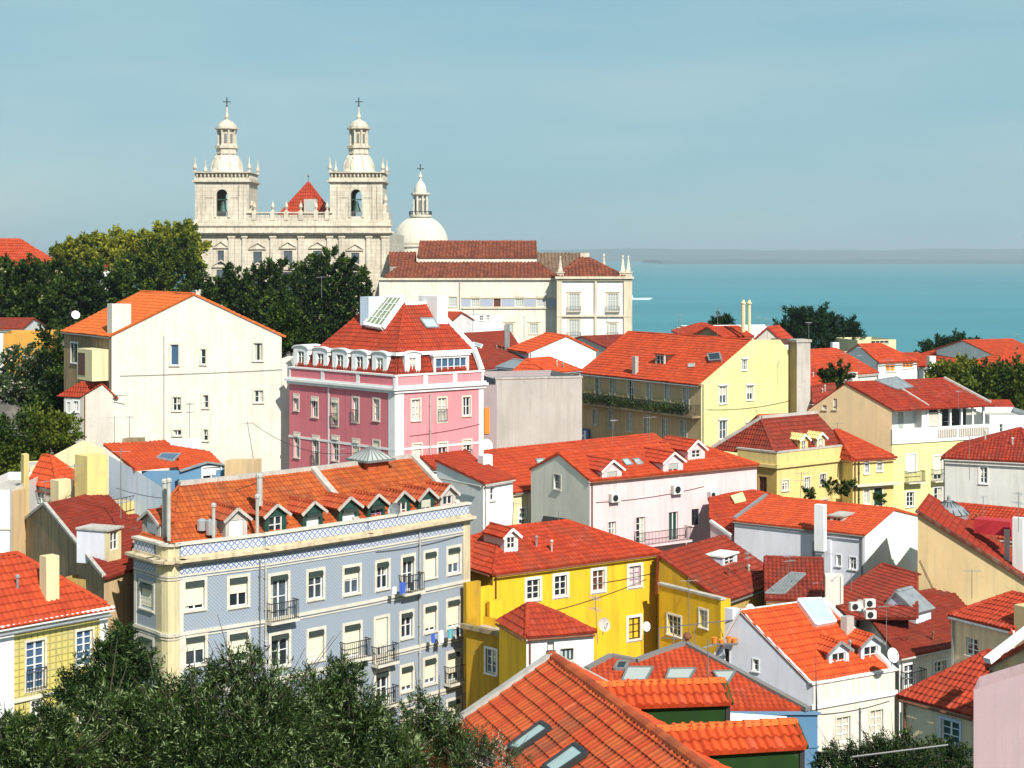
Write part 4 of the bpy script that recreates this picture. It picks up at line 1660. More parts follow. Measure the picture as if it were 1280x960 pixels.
for j in range(16):
    an = 2 * math.pi * j / 16 + .1
    u_ = V((math.cos(an), math.sin(an), 0))
    m.tube([V((pc.x, DP, zq(306))) + u_ * (r_ * math.cos(a) ** .96) + ZU * hd * math.sin(a) * 1.02 for a in [i * 1.28 / 10 for i in range(11)]], .16, 5)
m.build('rib', 'dome_stone', dm)
m = MB()
lr = 9.0 / F * DP
zl = zq(271.5)
m.lathe(V((pc.x, DP, zl)), [(lr * 1.55, 0), (lr * 1.6, .5), (lr * 1.6, .8)], 24)
m.lathe(V((pc.x, DP, zl + .8)), [(lr * .72, 0), (lr * .72, zq(243) - zl)], 12)
for j in range(8):
    an = 2 * math.pi * j / 8 + R(22.5)
    m.lathe(V((pc.x + math.cos(an) * lr * .98, DP + math.sin(an) * lr * .98, zl + .8)), [(.5, 0), (.38, .6), (.38, 6.8), (.55, zq(245) - zl - .8)], 7)
m.lathe(V((pc.x, DP, zq(244.5))), [(lr * 1.15, 0), (lr * 1.35, .4), (lr * 1.35, 1.0), (lr * .85, 1.1), (lr * .85, 2.0), (lr * .8, 3.0), (lr * .62, 4.2), (lr * .35, 5.2), (.5, 5.6), (.45, 6.5), (.8, 7.0), (.3, 8.0), (.2, 9.2)], 16)
la = m.build('lantern', 'dome_stone', pan)
m = MB()
for j in range(8):
    an = 2 * math.pi * j / 8
    u_, v_ = V((math.cos(an), math.sin(an), 0)), V((-math.sin(an), math.cos(an), 0))
    m.box(V((pc.x, DP, 0)), v_, u_, -.45, .45, lr * .70, lr * .70 + .2, zl + 1.8, zl + 6.3)
m.build('opening', 'iron_grey', la)
m = MB()
for j in range(28):
    an = 2 * math.pi * j / 28
    q = V((pc.x + math.cos(an) * lr * 1.55, DP + math.sin(an) * lr * 1.55, zl + .8))
    m.tube([q, q + ZU * 1.3], .09, 4)
    an2 = 2 * math.pi * (j + 1) / 28
    q2 = V((pc.x + math.cos(an2) * lr * 1.55, DP + math.sin(an2) * lr * 1.55, zl + .8))
    m.bar(q + ZU * 1.3, q2 + ZU * 1.3, .2)
m.build('railing', 'iron', la)
m = MB()
c0 = V((pc.x, DP, zq(230)))
m.tube([V((pc.x, DP, zq(233))), V((pc.x, DP, zq(205)))], .2, 6)
m.bar(V((pc.x - 1.4, DP, zq(211))), V((pc.x + 1.4, DP, zq(211))), .3)
m.build('cross', 'iron', pan)

# ---------------------------------------------------------------- the long monastery wing and its pavilion
DM = 312.0
mz = lambda py, d=DM: CZ + (HZ - py) / F * d
mx_ = lambda px, d=DM: (px - CX) / F * d
gm = min(ground(mx_(482), DM), ground(mx_(690), DM), ground(mx_(790), DM))
mon = thing('monastery', 'long white monastery wing with brown tiled roofs and corner pavilion beside the church', 'monastery', (mx_(640), DM, gm))
mw = Wall(mon, (mx_(474), DM), (mx_(697), DM), gm - 3, [(0, mz(347)), (mx_(697) - mx_(474), mz(347))], 'warm_white')
for px in (566, 594, 649, 676):
    win(mw, px, 377.5, 10, 12.5, rows=3, cols=4, fr='paint_white', sur='stone', sw=.2, ft=.08, glass='blind_grey')
W = win(mw, 621.5, 377.5, 8.5, 11.5, rows=1, cols=1, fr='paint_red', sur='stone', sw=.2, glass='paint_brown')
for px in (585, 611, 636, 667):
    win(mw, px, 411, 10, 13, rows=3, cols=4, fr='paint_white', sur='stone', sw=.3, ft=.08, glass='blind_grey', lintel=True)
for px in (500, 520, 540):
    win(mw, px, 410, 9, 12, rows=3, cols=2, sur='stone', sw=.3)
mw.build()
def mbox(name, mat, w_, px0, px1, py0, py1, out, n0=.004, par=None):
    m = MB()
    d_ = w_.p0.y
    m.box(w_.p0, w_.t, w_.n, mx_(px0, d_) - w_.p0.x, mx_(px1, d_) - w_.p0.x, n0, out, mz(py1, d_), mz(py0, d_))
    return m.build(name, mat, par or mon)
for a, b_ in ((577, 588), (600.5, 616), (627, 643), (655, 670), (682, 696.5)):
    mbox('tile_panel', 'azulejo_border', mw, a, b_, 374, 383, .05)
mbox('string_course', 'stone', mw, 577, 697, 384, 386, .25)
mbox('string_course', 'stone', mw, 577, 697, 371.5, 373, .15)
mbox('cornice', 'stone', mw, 474, 697, 347.5, 350, .45)
mbox('drainpipe', 'pipe', mw, 574.5, 575.3, 352, 386, .3)
DV = DM - 4
vw = Wall(mon, (mx_(696, DV), DV), (mx_(790, DV), DV), gm - 3, [(0, mz(348, DV)), (mx_(790, DV) - mx_(696, DV), mz(348, DV))], 'white')
for px, py, pw, ph in ((717.5, 378, 13, 22), (766, 378, 13, 22), (717.5, 410.5, 13, 22), (766, 413, 9, 17)):
    W = win(vw, px, py, pw, ph, rows=5, cols=4, sur='stone', sw=.3, ft=.09, glass='blind_grey', bal='slab', lintel=True)
for px, py in ((717.5, 440), (766, 440)):
    win(vw, px, py, 9, 12, rows=2, cols=2, sur='stone', sw=.25)
vw.build()
for a, b_ in ((696, 702.5), (743, 746), (779.5, 790)):
    mbox('pilaster', 'stone', vw, a, b_, 350, 455, .35)
mbox('cornice', 'stone', vw, 694, 792, 345.5, 348.5, .8)
mbox('cornice', 'stone', vw, 695, 791, 349.5, 351, .45)
mbox('string_course', 'stone', vw, 696, 790, 394, 396, .42)
mbox('string_course', 'stone', vw, 696, 790, 426, 428, .45)
sw_ = Wall(mon, (mx_(790, DV), DV), (mx_(790, DV) + 1.5, DV + 26), gm - 3, [(0, mz(348, DV)), (26.04, mz(348, DV))], 'white')
sw_.build()
m = MB()
m.box(V((0, DV + 26, 0)), X1, Y1, mx_(697, DV), mx_(790, DV) + 1.4, -.3, 0, gm - 3, mz(348, DV))
m.box(V((0, DM + 40, 0)), X1, Y1, mx_(474), mx_(697), -.3, 0, gm - 3, mz(330))
m.build('rear_wall', 'white', mon)
rm = MB()
kw = dict(per=.72, row=1.2, amp=.20)
zE = mz(346)
# lower lean-to roof, upper clerestory wall and high roof
slope(rm, [V((mx_(480.6), DM, zE)), V((mx_(697), DM, zE)), V((mx_(674, DM + 9), DM + 9, mz(329, DM + 9))), V((mx_(504, DM + 9), DM + 9, mz(329, DM + 9)))], offs={0: .5}, **kw)
slope(rm, [V((mx_(521, DM + 9), DM + 9.2, mz(321.6, DM + 9))), V((mx_(671.5, DM + 9), DM + 9.2, mz(321.6, DM + 9))), V((mx_(671.5, DM + 9), DM + 19, mz(302.5, DM + 19))), V((mx_(521, DM + 9), DM + 19, mz(302.5, DM + 19)))], offs={0: .3}, **kw)
slope(rm, [V((mx_(521, DM + 9), DM + 28, mz(321.6, DM + 9))), V((mx_(671.5, DM + 9), DM + 28, mz(321.6, DM + 9))), V((mx_(671.5, DM + 9), DM + 19, mz(302.5, DM + 19))), V((mx_(521, DM + 9), DM + 19, mz(302.5, DM + 19)))], offs={0: .3}, **kw)
slope(rm, [V((mx_(486, DM + 9), DM + 9.5, mz(333, DM + 9))), V((mx_(520.5, DM + 9), DM + 9.5, mz(333, DM + 9))), V((mx_(520.5, DM + 17), DM + 17, mz(316, DM + 17))), V((mx_(486, DM + 17), DM + 17, mz(316, DM + 17)))], **kw)
# pavilion: hipped roof
e0, e1 = V((mx_(697, DV), DV - .2, mz(346, DV))), V((mx_(781, DV), DV - .2, mz(346, DV)))
r0 = V((mx_(731, DV + 10), DV + 10, mz(320.5, DV + 10)))
b0, b1 = V((e0.x, DV + 26, e0.z)), V((e1.x + 1, DV + 26, e0.z))
r1 = V((r0.x, DV + 17, r0.z))
slope(rm, [e0, e1, r0], offs={0: .2}, **kw)
slope(rm, [e1, b1, r1, r0], **kw)
slope(rm, [b0, e0, r0, r1], **kw)
for q in (e0, e1):
    caps(rm, q + ZU * .12, r0 + ZU * .12, .28, .9)
caps(rm, V((mx_(521, DM + 9), DM + 19, mz(302.5, DM + 19) + .1)), V((mx_(671.5, DM + 9), DM + 19, mz(302.5, DM + 19) + .1)), .28, .9)
mr = rm.build('roof', 'tile_brown', mon)
lm = MB()
q0, q1 = V((mx_(674, DM + 7), DM + 7, mz(336, DM + 7))), V((mx_(697, DM + 4), DM + 4, mz(345, DM + 4)))
q2, q3 = V((mx_(717, DM + 20), DM + 20, mz(317, DM + 20))), V((mx_(674, DM + 20), DM + 20, mz(316.5, DM + 20)))
slope(lm, [V((mx_(672.5, DM + 4), DM + 4.0, mz(343, DM + 4))), V((mx_(712, DM + 4), DM + 4.0, mz(343, DM + 4))), V((mx_(732, DM + 20), DM + 20, mz(317, DM + 20))), V((mx_(672.5, DM + 4), DM + 20, mz(317, DM + 20)))], **kw)
l2 = lm.build('roof', 'tile_lichen', mon)
l2['label'] = 'grey lichen covered roof slope between wing and pavilion'
m = MB()
m.box(V((0, DM + 9.2, 0)), X1, Y1, mx_(522, DM + 9), mx_(671, DM + 9), -18.6, 0, gm - 1, mz(321.8, DM + 9))
m.build('clerestory', 'warm_white', mon)
for px, top, bot, dd in ((700.5, 320, 346, DV + .5), (755, 317, 346, DV + 14), (778.5, 319, 346, DV + .5), (785.5, 319.5, 346, DV + 1.2), (731, 316, 321, DV + 9.5)):
    m = MB()
    c = P(px, bot, dd)
    h = (bot - top) / F * dd
    if h > 2:
        m.box(V((c.x, dd, 0)), X1, Y1, -.65, .65, -.65, .65, c.z - .2, c.z + h * .18)
        m.box(V((c.x, dd, 0)), X1, Y1, -.8, .8, -.8, .8, c.z + h * .18 + .01, c.z + h * .24)
        m.lathe(V((c.x, dd, c.z + h * .24)), [(.62, 0), (.7, h * .06), (.55, h * .12), (.50, h * .16), (.15, h * .62), (.28, h * .68), (.1, h * .76)], 4, rot=R(45))
    else:
        m.box(V((c.x, dd, 0)), X1, Y1, -.9, .9, -.6, .6, c.z - .5, c.z + h)
    m.build('pinnacle', 'church_stone', mon)
def custom(name, label, cat, cen, group=None):
    h = House.__new__(House)
    h.root = thing(name, label, cat, cen, group)
    h.planes, h.walls, h.extra, h.roof = {}, [], [], None
    h.a, h.b = V((1, 0, 0)), V((0, 1, 0))
    return h
def PL(px, d): return V(((px - CX) / F * d, d, 0))
def up(p, z): return V((p.x, p.y, z))

# ================================================================ blue tiled apartment building (curved front)
zc = CZ - 15.3
A_ = custom('tiled_apartment_building', 'curved blue tiled apartment building with patterned parapet and a row of attic dormers', 'apartment building', (-12, 86, CZ - 31))
nod = [PL(168, 81.6), PL(195, 80.0), PL(202, 79.45), PL(210, 79.2), PL(218, 79.2), PL(224, 79.5), PL(330, 82.3), PL(459, 86.9), PL(586.5, 92.7)]
zb = CZ - 33
mats = ['azulejo_blue', 'cream', 'cream', 'cream', 'cream', 'azulejo_blue', 'azulejo_blue', 'azulejo_blue']
W = []
for i in range(8):
    p, q = nod[i], nod[i + 1]
    W.append(Wall(A_.root, p, q, zb, [(0, zc + .9), ((q - p).length, zc + .9)], mats[i]))
WL, W3, W4, W5 = W[0], W[5], W[6], W[7]
bk0, bk1 = PL(166, 90), V((-10.5, 102.5, 0))
Wr = Wall(A_.root, nod[8], bk1, zb, [(0, zc + .9), ((bk1 - nod[8]).length, zc + .9)], 'beige_old')
Wb = Wall(A_.root, bk1, bk0, zb, [(0, zc - .4), ((bk1 - bk0).length, zc - .8)], 'beige_old')
Wl = Wall(A_.root, bk0, nod[0], zb, [(0, zc - .9), ((bk0 - nod[0]).length, zc + .6)], 'stained')
S_ = dict(sur='surround_stone', sw=.16)
c8 = lambda x, y: (150 + x / 2.783, 540 + y / 2.783)
def wa(w_, x, y, ww, hh, **k):
    px, py = c8(x, y)
    kk = dict(S_); kk.update(k)
    return win(w_, px, py, ww / 2.783, hh / 2.783, **kk)
wa(WL, 94, 570, 44, 88, blind=.92, roll='roll_green')
wa(WL, 92, 760, 44, 88, blind=.6, roll='roll_green')
wa(W3, 260, 568, 66, 100, blind=.85, roll='roll_green', bc='blind_cream')
wa(W3, 412, 556, 62, 100, blind=.55, roll='roll_green')
wa(W3, 262, 760, 66, 100, blind=.5, roll='roll_green')
wa(W3, 412, 750, 62, 100, blind=.7, roll='roll_green')
wa(W3, 262, 950, 66, 100, blind=.5, roll='roll_green')
wa(W3, 412, 940, 62, 100, blind=.2, roll='roll_green')
wa(W4, 553, 573, 60, 150, roll='roll_green', bal='slab')
wa(W4, 680, 532, 50, 96, roll='roll_green', blind=.25)
wa(W4, 806, 516, 52, 92, roll='roll_green', blind=.45)
wa(W4, 556, 760, 60, 112, roll='roll_green')
wa(W4, 682, 742, 52, 104, blind=.95, roll='roll_green')
wa(W4, 808, 726, 54, 112, blind=.9, roll='roll_green', bal='slab')
wa(W4, 682, 925, 52, 100, blind=.4, roll='roll_green')
wa(W4, 556, 950, 56, 100, blind=.4, roll='roll_green')
wa(W4, 797, 915, 50, 110, blind=.3, roll='roll_green')
wa(W5, 913, 499, 40, 92, blind=.2, roll='roll_green')
wa(W5, 1002, 492, 38, 116, roll='roll_green', bal='slab')
wa(W5, 1080, 462, 38, 88, blind=.95, roll='roll_green')
wa(W5, 1161, 447, 40, 88, blind=.62, roll='roll_green')
wa(W5, 910, 722, 42, 150, blind=.65, bal='slab', rows=3)
wa(W5, 997, 672, 38, 86, blind=.15, roll='roll_green')
wa(W5, 1080, 650, 38, 88, blind=.85, roll='roll_green')
wa(W5, 1160, 632, 40, 94, blind=.9, roll='roll_green')
wa(W5, 911, 890, 42, 110, blind=.1, bal='slab', roll='roll_green')
wa(W5, 998, 858, 38, 84, blind=.8, roll='roll_green')
wa(W5, 1079, 832, 38, 86, blind=.8, roll='roll_green')
wa(W5, 1160, 815, 40, 96, blind=.75, roll='roll_green', bal='slab')
wa(W5, 1000, 1010, 38, 84, blind=.5, roll='roll_green')
wa(W5, 1080, 995, 38, 84, blind=.5, roll='roll_green')
wa(W5, 1160, 975, 40, 84, blind=.6, roll='roll_green')
for w_ in W + [Wr, Wb, Wl]:
    w_.build()
for i, w_ in enumerate(W):
    tl = mats[i] == 'azulejo_blue'
    band(w_, zc - .62, zc - .30, .03 if tl else .02, 'azulejo_border' if tl else 'cream', 'tile_border', ext=0)
    band(w_, zc - .72, zc - .63, .06, 'surround_stone', 'moulding', ext=.0)
    band(w_, zc - .86, zc - .81, .05, 'surround_stone', 'moulding', ext=.0)
    band(w_, zc - .10, zc + .04, .32, 'cornice', 'cornice', ext=.02)
    band(w_, zc + .04, zc + .18, .50, 'cornice', 'cornice', ext=.10)
    band(w_, zc + .18, zc + .30, .12, 'cornice', 'moulding', ext=.02)
    if tl:
        band(w_, zc + .31, zc + .80, .06, 'azulejo_frieze', 'tile_frieze', ext=-.08)
    band(w_, zc + .84, zc + .95, .16, 'surround_stone', 'coping', ext=.03, n0=-.25)
    for zz in (-3.65, -6.75, -9.6):
        band(w_, zc + zz, zc + zz + .16, .09, 'surround_stone', 'belt_course', ext=.0)
        band(w_, zc + zz - .16, zc + zz - .10, .05, 'surround_stone', 'moulding', ext=.0)
band(W5, zb + 1, zc - .02, .07, 'cornice', 'corner_pilaster', a0=W5.L - .55, a1=W5.L + .02)
band(W3, zb + 1, zc - .9, .03, 'surround_stone', 'edge_strip', a0=0, a1=.22)
band(WL, zb + 1, zc - .9, .03, 'surround_stone', 'edge_strip', a0=0, a1=.25)
rail_pipe(W4, 329.9 + 1, 702, 940)
rail_pipe(W3, 324, 700, 940, 'iron_grey', .04)
rail_pipe(W5, 523.5, 663, 900, 'pipe')
# roof
zE, zR = zc + .45, CZ - 12.2
inn = lambda p, nx, ny, k: V((p.x + nx * k, p.y + ny * k, 0))
dirs_ = [(-.59, .81), (-.65, .76), (-.71, .70), (-.734, .68)]
eL = V(((213 - CX) / F * 80.4, 80.4, 0))
ev = [eL] + [inn(nod[6 + k], *dirs_[k + 1], .75) for k in range(3)]
rd = [up(PL(224, 84.6), 0)] + [inn(nod[6 + k], *dirs_[k + 1], 4.8) for k in range(3)]
bk = [inn(r, *dirs_[i], 4.2) for i, r in enumerate(rd)]
mb = MB()
for k in range(3):
    pl = slope(mb, [up(ev[k], zE), up(ev[k + 1], zE), up(rd[k + 1], zR), up(rd[k], zR)], per=.23, row=.38, amp=.028, kind='flat')
    A_.planes['s%d' % k] = pl
    slope(mb, [up(bk[k], zE), up(bk[k + 1], zE), up(rd[k + 1], zR), up(rd[k], zR)], amp=0)
e168 = inn(nod[0], -.2, .98, 1.2)
slope(mb, [up(e168, zE), up(inn(nod[1], -.3, .9, .9), zE), up(eL, zE), up(rd[0], zR)], per=.23, row=.38, amp=.028)
slope(mb, [up(e168, zE), up(bk[0], zE), up(rd[0], zR)], amp=0)
A_.roof = mb.build('roof', 'tile_amber', A_.root)
mb = MB()
for k in range(3):
    mb.bar(up(rd[k], zR + .1), up(rd[k + 1], zR + .1), .30, .24)
for r_, e_ in ((rd[2], ev[2]), (rd[3], ev[3])):
    mb.bar(up(r_, zR + .14), up(e_, zE + .16), .38, .28)
mb.build('firewall_coping', 'mortar', A_.roof)
mb = MB()
fl_ = [up(n_, zE - .35) for n_ in [nod[0], nod[1], nod[3], nod[5], nod[6], nod[7], nod[8]]]
mb.poly(fl_ + [up(bk[3], zE - .35), up(bk[0], zE - .35)])
mb.build('gutter_floor', 'mortar', A_.root)
def ppy(px): return np.interp(px, [168, 195, 222, 330, 401, 480, 586], [671, 677, 680, 666, 658.6, 648, 635])
for w_, px, pw, hh, kw in ((W[0], 189, 22, 30, dict(blind=.9)), (W3, 295.5, 27, 28, dict(blind=.95)), (W4, 344.5, 27, 27, {}), (W4, 391, 25, 26, dict(blind=.9)), (W4, 436, 25, 26, dict(blind=.95)),
                           (W5, 470.5, 22, 25, dict(fr='paint_lilac')), (W5, 502.5, 21, 25, {}), (W5, 533, 20, 25, dict(blind=.5, bc='curtain')), (W5, 560, 19, 26, {})):
    d_ = A_.dormer(w_, px, ppy(px) + 5, pw, hh, 1.0, back=3.2, rise=.48, mw='paint_green' if 300 < px < 545 else 'mortar', mt='tile_rust', roll='roll_green' if 380 < px < 480 else None, fascia='mortar', **kw)
# glass roof lantern
m = MB()
q = A_.hit('s2', 473, 592)
z0, ah, bh = q.z - .7, V((.73, .68, 0)), V((-.68, .73, 0))
o = V((q.x, q.y, 0))
m.box(o, ah, bh, -.75, .75, 0, 1.5, z0, z0 + 1.45)
lt = m.build('roof_lantern', 'tile_rust', A_.roof)
m, g_ = MB(), MB()
top = up(o + bh * .75, z0 + 2.25)
cs = [up(o + ah * x + bh * y, z0 + 1.47) for x, y in ((-1.02, -.27), (1.02, -.27), (1.02, 1.77), (-1.02, 1.77))]
for i in range(4):
    g_.poly([cs[i], cs[(i + 1) % 4], top])
    m.bar(cs[i], cs[(i + 1) % 4], .12)
    for j in range(5):
        m.bar(cs[i].lerp(cs[(i + 1) % 4], j / 5), top, .06)
g_.build('pane', 'blind_grey', lt)
m.build('glazing_bars', 'iron_grey', lt)
# tall pipes on the roof
for px, y0, y1, d_, rr in ((206, 601, 680, 81.5, .14), (211, 600, 676, 80.6, .10), (324.5, 594, 632, 84, .16), (321.5, 620, 674, 82.6, .09), (267, 631, 672, 81.8, .09)):
    m = MB()
    m.tube([P(px, y1, d_), P(px, y0, d_)], rr, 8)
    m.lathe(P(px, y0, d_) - V((0, 0, .1)), [(rr + .05, 0), (rr + .05, .12), (rr, .2)], 8)
    m.build('flue_pipe', 'pipe', A_.roof)
m = MB()
pt = P(264, 668, 82)
m.lathe(pt, [(.28, 0), (.28, .7), (.1, .8)], 10)
m.lathe(pt + V((-.5, .1, .2)), [(.25, 0), (.25, .5), (.1, .6)], 10)
m.build('water_heater', 'aluminium', A_.roof)

# ================================================================ white gable house (upper left)
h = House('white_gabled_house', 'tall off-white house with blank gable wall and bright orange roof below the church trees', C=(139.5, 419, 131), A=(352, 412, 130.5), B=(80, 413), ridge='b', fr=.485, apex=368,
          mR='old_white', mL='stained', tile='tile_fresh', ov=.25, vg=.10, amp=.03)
for px, py, pw, ph, kw in ((218, 443.7, 10, 26, dict(glass='glass_blue', cols=1, rows=1)), (254, 446, 6, 19, dict(cols=1)), (322.5, 440, 11, 22, dict(cols=1, rows=1)), (221, 505, 10, 17, {}), (257, 502, 6.5, 16, dict(cols=1)),
                           (323.5, 495.6, 11, 15, {}), (257, 544, 5.5, 14, dict(cols=1)), (221.5, 541, 10, 7, dict(rows=1))):
    win(h.R, px, py, pw, ph, sur='surround_stone', sw=.14, **kw)
win(h.Lw, 93, 441, 8, 24, rows=3, fr='paint_green', sur='surround_white')
h.done()
h.chimney(152, 378, 420, 24, 131.1, 'old_white', dp=1.0)
h.chimney(265.5, 377, 390, 9, 131.4, 'white', dp=.6)
m = MB()
m.box(h.Lw.p1, h.Lw.t, h.Lw.n, -3.6, -.4, .1, 1.5, P(0, 476, 131).z, P(0, 437, 131).z)
en = m.build('enclosed_balcony', 'cream', h.root)
m = MB()
m.box(h.Lw.p1, h.Lw.t, h.Lw.n, -3.3, -1.9, 1.503, 1.54, P(0, 470, 131).z, P(0, 442, 131).z)
m.build('pane', 'paint_brown', en)
m = MB()
a0, z0 = h.R.uv(352, 448)
m.box(h.R.p0, h.R.t, h.R.n, h.R.L + .01, h.R.L + .75, -3, .05, h.zb, z0)
m.build('buttress', 'old_white', h.root)
m = MB()
a0, z1 = h.R.uv(147, 494); a1, _ = h.R.uv(163, 494)
m.bar(h.R.pt(a0, z1, .05), h.R.pt(a0, z1, .6), .04)
m.bar(h.R.pt(a0, z1, .6), h.R.pt(a1, z1 + .1, .9), .04)
m.build('bracket', 'iron', h.root)
h2 = House('lean_to_house', 'small annex with red lean-to roof against the left side of the orange-roofed house', C=(104, 493, 131.6), A=(141, 491, 130.9), B=(80, 492), ridge='b', roof='gable', rise=.9, fr=.6,
           mR='old_white', mL='grey_wall', tile='tile_red', amp=.04)
win(h2.Lw, 95, 508, 6, 13, cols=2)
win(h2.Lw, 86, 509, 4, 13, cols=1)
h2.done()

# ================================================================ pink corner building
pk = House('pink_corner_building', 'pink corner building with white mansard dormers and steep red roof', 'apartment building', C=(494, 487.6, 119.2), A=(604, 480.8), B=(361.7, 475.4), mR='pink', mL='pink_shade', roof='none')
S_ = dict(sur='surround_stone', sw=.13)
c4 = lambda x, y: (340 + x / 3.693, 340 + y / 3.693)
def wp(w_, x, y, ww, hh, **k):
    px, py = c4(x, y)
    kk = dict(S_); kk.update(k)
    return win(w_, px, py, ww / 3.693, hh / 3.693, **kk)
wp(pk.Lw, 113, 603, 20, 70, blind=.3, roll='surround_stone')
wp(pk.Lw, 198, 625, 26, 88, roll='surround_stone')
wp(pk.Lw, 291, 648, 26, 120, blind=.8, roll='surround_stone', bal='juliet')
wp(pk.Lw, 386, 636, 26, 110, bal='juliet', cols=2, glass='curtain')
wp(pk.Lw, 482, 636, 26, 98, glass='curtain', rows=3)
wp(pk.R, 664, 637, 38, 96, rows=3, glass='curtain')
wp(pk.R, 785, 636, 38, 108, rows=3, glass='curtain', bal='juliet')
wp(pk.R, 898, 620, 34, 86, rows=2, glass='glass')
wp(pk.Lw, 115, 800, 22, 110, blind=.2, roll='surround_stone')
wp(pk.Lw, 203, 825, 26, 130, bal='juliet', roll='surround_stone')
wp(pk.Lw, 293, 815, 28, 110, blind=.3, roll='surround_stone')
wp(pk.Lw, 388, 830, 28, 110, blind=.8, roll='surround_stone')
wp(pk.Lw, 482, 835, 28, 110, blind=.5)
wp(pk.R, 670, 845, 38, 100, blind=.9)
wp(pk.R, 787, 842, 40, 104, rows=2, bal='juliet', blind=.2)
wp(pk.R, 900, 826, 36, 98, rows=2, bal='juliet', blind=.2)
pk.done()
z = pk.z
for w_ in (pk.R, pk.Lw):
    band(w_, z - .25, z - .02, .16, 'surround_white', 'cornice')
    band(w_, z - .02, z + .16, .30, 'surround_white', 'cornice')
    band(w_, z + .16, z + .30, .18, 'surround_white', 'cornice')
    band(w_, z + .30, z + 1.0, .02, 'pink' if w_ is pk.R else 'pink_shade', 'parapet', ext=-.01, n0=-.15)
    band(w_, z + 1.0, z + 1.12, .10, 'surround_white', 'coping', n0=-.25)
    band(w_, z - 4.55, z - 4.38, .05, 'surround_white', 'belt_course')
    for k in range(4):
        a = w_.L * k / 3
        band(w_, z + .31, z + 1.0, .06, 'surround_white', 'pier', a0=max(0, a - .2), a1=min(w_.L, a + .2), n0=.025)
for w_, xs in ((pk.R, ((0, .75), (pk.R.L - .45, pk.R.L))), (pk.Lw, ((pk.Lw.L - .75, pk.Lw.L - .01), (5.0, 5.15)))):
    for a0, a1 in xs:
        band(w_, pk.zb, z - .26, .04, 'surround_white', 'quoin', a0=a0, a1=a1)
rail_pipe(pk.R, *c4(728, 560), *[c4(728, 900)][0][1:], 'pipe', .05) if False else rail_pipe(pk.R, c4(728, 0)[0], c4(0, 560)[1], c4(0, 900)[1], 'pipe', .05)
# mansard skirt and upper roof
a, b_ = pk.a, pk.b
LA, LC = (pk.A - pk.C).length, (pk.B - pk.C).length
def Q(x, y, zz): return up(pk.C + a * x + b_ * y, zz)
z1, z2 = z + .5, z + 2.75
ir = .35
mb = MB()
m1 = [Q(ir, ir, z1), Q(LA - .1, ir, z1), Q(LA - .1, 1.3, z2), Q(1.3, 1.3, z2)]
m2 = [Q(ir, LC, z1), Q(ir, ir, z1), Q(1.3, 1.3, z2), Q(1.3, LC, z2)]
slope(mb, m1, per=.25, row=.38)
slope(mb, m2, per=.25, row=.38)
mn = mb.build('mansard', 'tile_dark', pk.root)
mb = MB()
xr, yr = LA * .62, 3.6
ap = P(513.3, 380.6, (Q(xr, yr, 0)).y)
zt = ap.z
xr2 = LA * .95
yb = LC
kw = dict(per=.25, row=.40, amp=.035, kind='flat')
C0, A0, B0 = Q(.95, .95, z2 - .05), Q(LA - .3, .95, z2 - .05), Q(.95, yb - 2.5, z2 - .05)
T0, T1, T2 = Q(3.9, 3.9, zt), Q(LA - 1.8, 3.9, zt), Q(3.9, yb - 5.2, zt)
pk.planes['R'] = slope(mb, [C0, A0, T1, T0], **kw)
pk.planes['L'] = slope(mb, [B0, C0, T0, T2], **kw)
D0 = Q(LA - .3, yb - 2.5, z2 - .05)
slope(mb, [B0, D0, T2], amp=0)
slope(mb, [A0, D0, T2, T1], amp=0)
caps(mb, C0 + ZU * .07, T0 + ZU * .07)
mb.poly([T0 - ZU * .02, T1 - ZU * .02, T2 - ZU * .02])
pk.roof = mb.build('roof', 'tile_red', pk.root)
pk.roof['label'] = 'steep red tiled upper roof'
m = MB()
m.bar(T1 + ZU * .1, A0 + ZU * .15 + a * .2, .35, .3)
m.bar(A0 + ZU * .1 + a * .2, Q(LA - .05, .1, z + 1.15), .35, .3)
m.bar(T0 + ZU * .1, T1 + ZU * .1, .3, .25)
m.bar(T0 + ZU * .1, T2 + ZU * .1, .25, .22)
for p_, q_ in ((C0, A0), (B0, C0)):
    m.bar(p_ - ZU * .1, q_ - ZU * .1, .25, .26)
m.build('roof_trim', 'bright_white', pk.root)
pk.skylight('L', [c4(545, 127), c4(618, 130), c4(520, 268), c4(440, 252)], 'bright_white', 'glass_moss', h=.35, fw=.16, bars=3)
pk.skylight('R', [c4(680, 222), c4(742, 222), c4(765, 262), c4(708, 262)], 'zinc', 'glass_pale', h=.15)
for x, y, ww, hh, w_, kw in ((132, 452, 66, 96, pk.Lw, {}), (222, 462, 68, 96, pk.Lw, {}), (312, 468, 70, 96, pk.Lw, {}), (403, 478, 72, 98, pk.Lw, {}), (496, 486, 70, 100, pk.Lw, dict(glass='curtain')), (650, 490, 72, 104, pk.R, dict(glass='curtain'))):
    px, py = c4(x, y)
    pk.dormer(w_, px, py, ww / 3.693, hh / 3.693, .55, back=1.6, rise=.28, mw='bright_white', mt='bright_white', style='arch', wf=.44, rows=3, **kw)
px, py = c4(828, 486)
pk.dormer(pk.R, px, py, 162 / 3.693, 100 / 3.693, .5, back=1.5, mw='bright_white', mt='bright_white', style='flat', wf=.88, cols=5, rows=2, glass='glass_blue')
pk.chimney(471, 369, 395, 24, 'L', 'light_blue', capm='bright_white')
pk.chimney(553, 368, 408, 16, 'R', 'bright_white', capm='bright_white', dp=2.2)

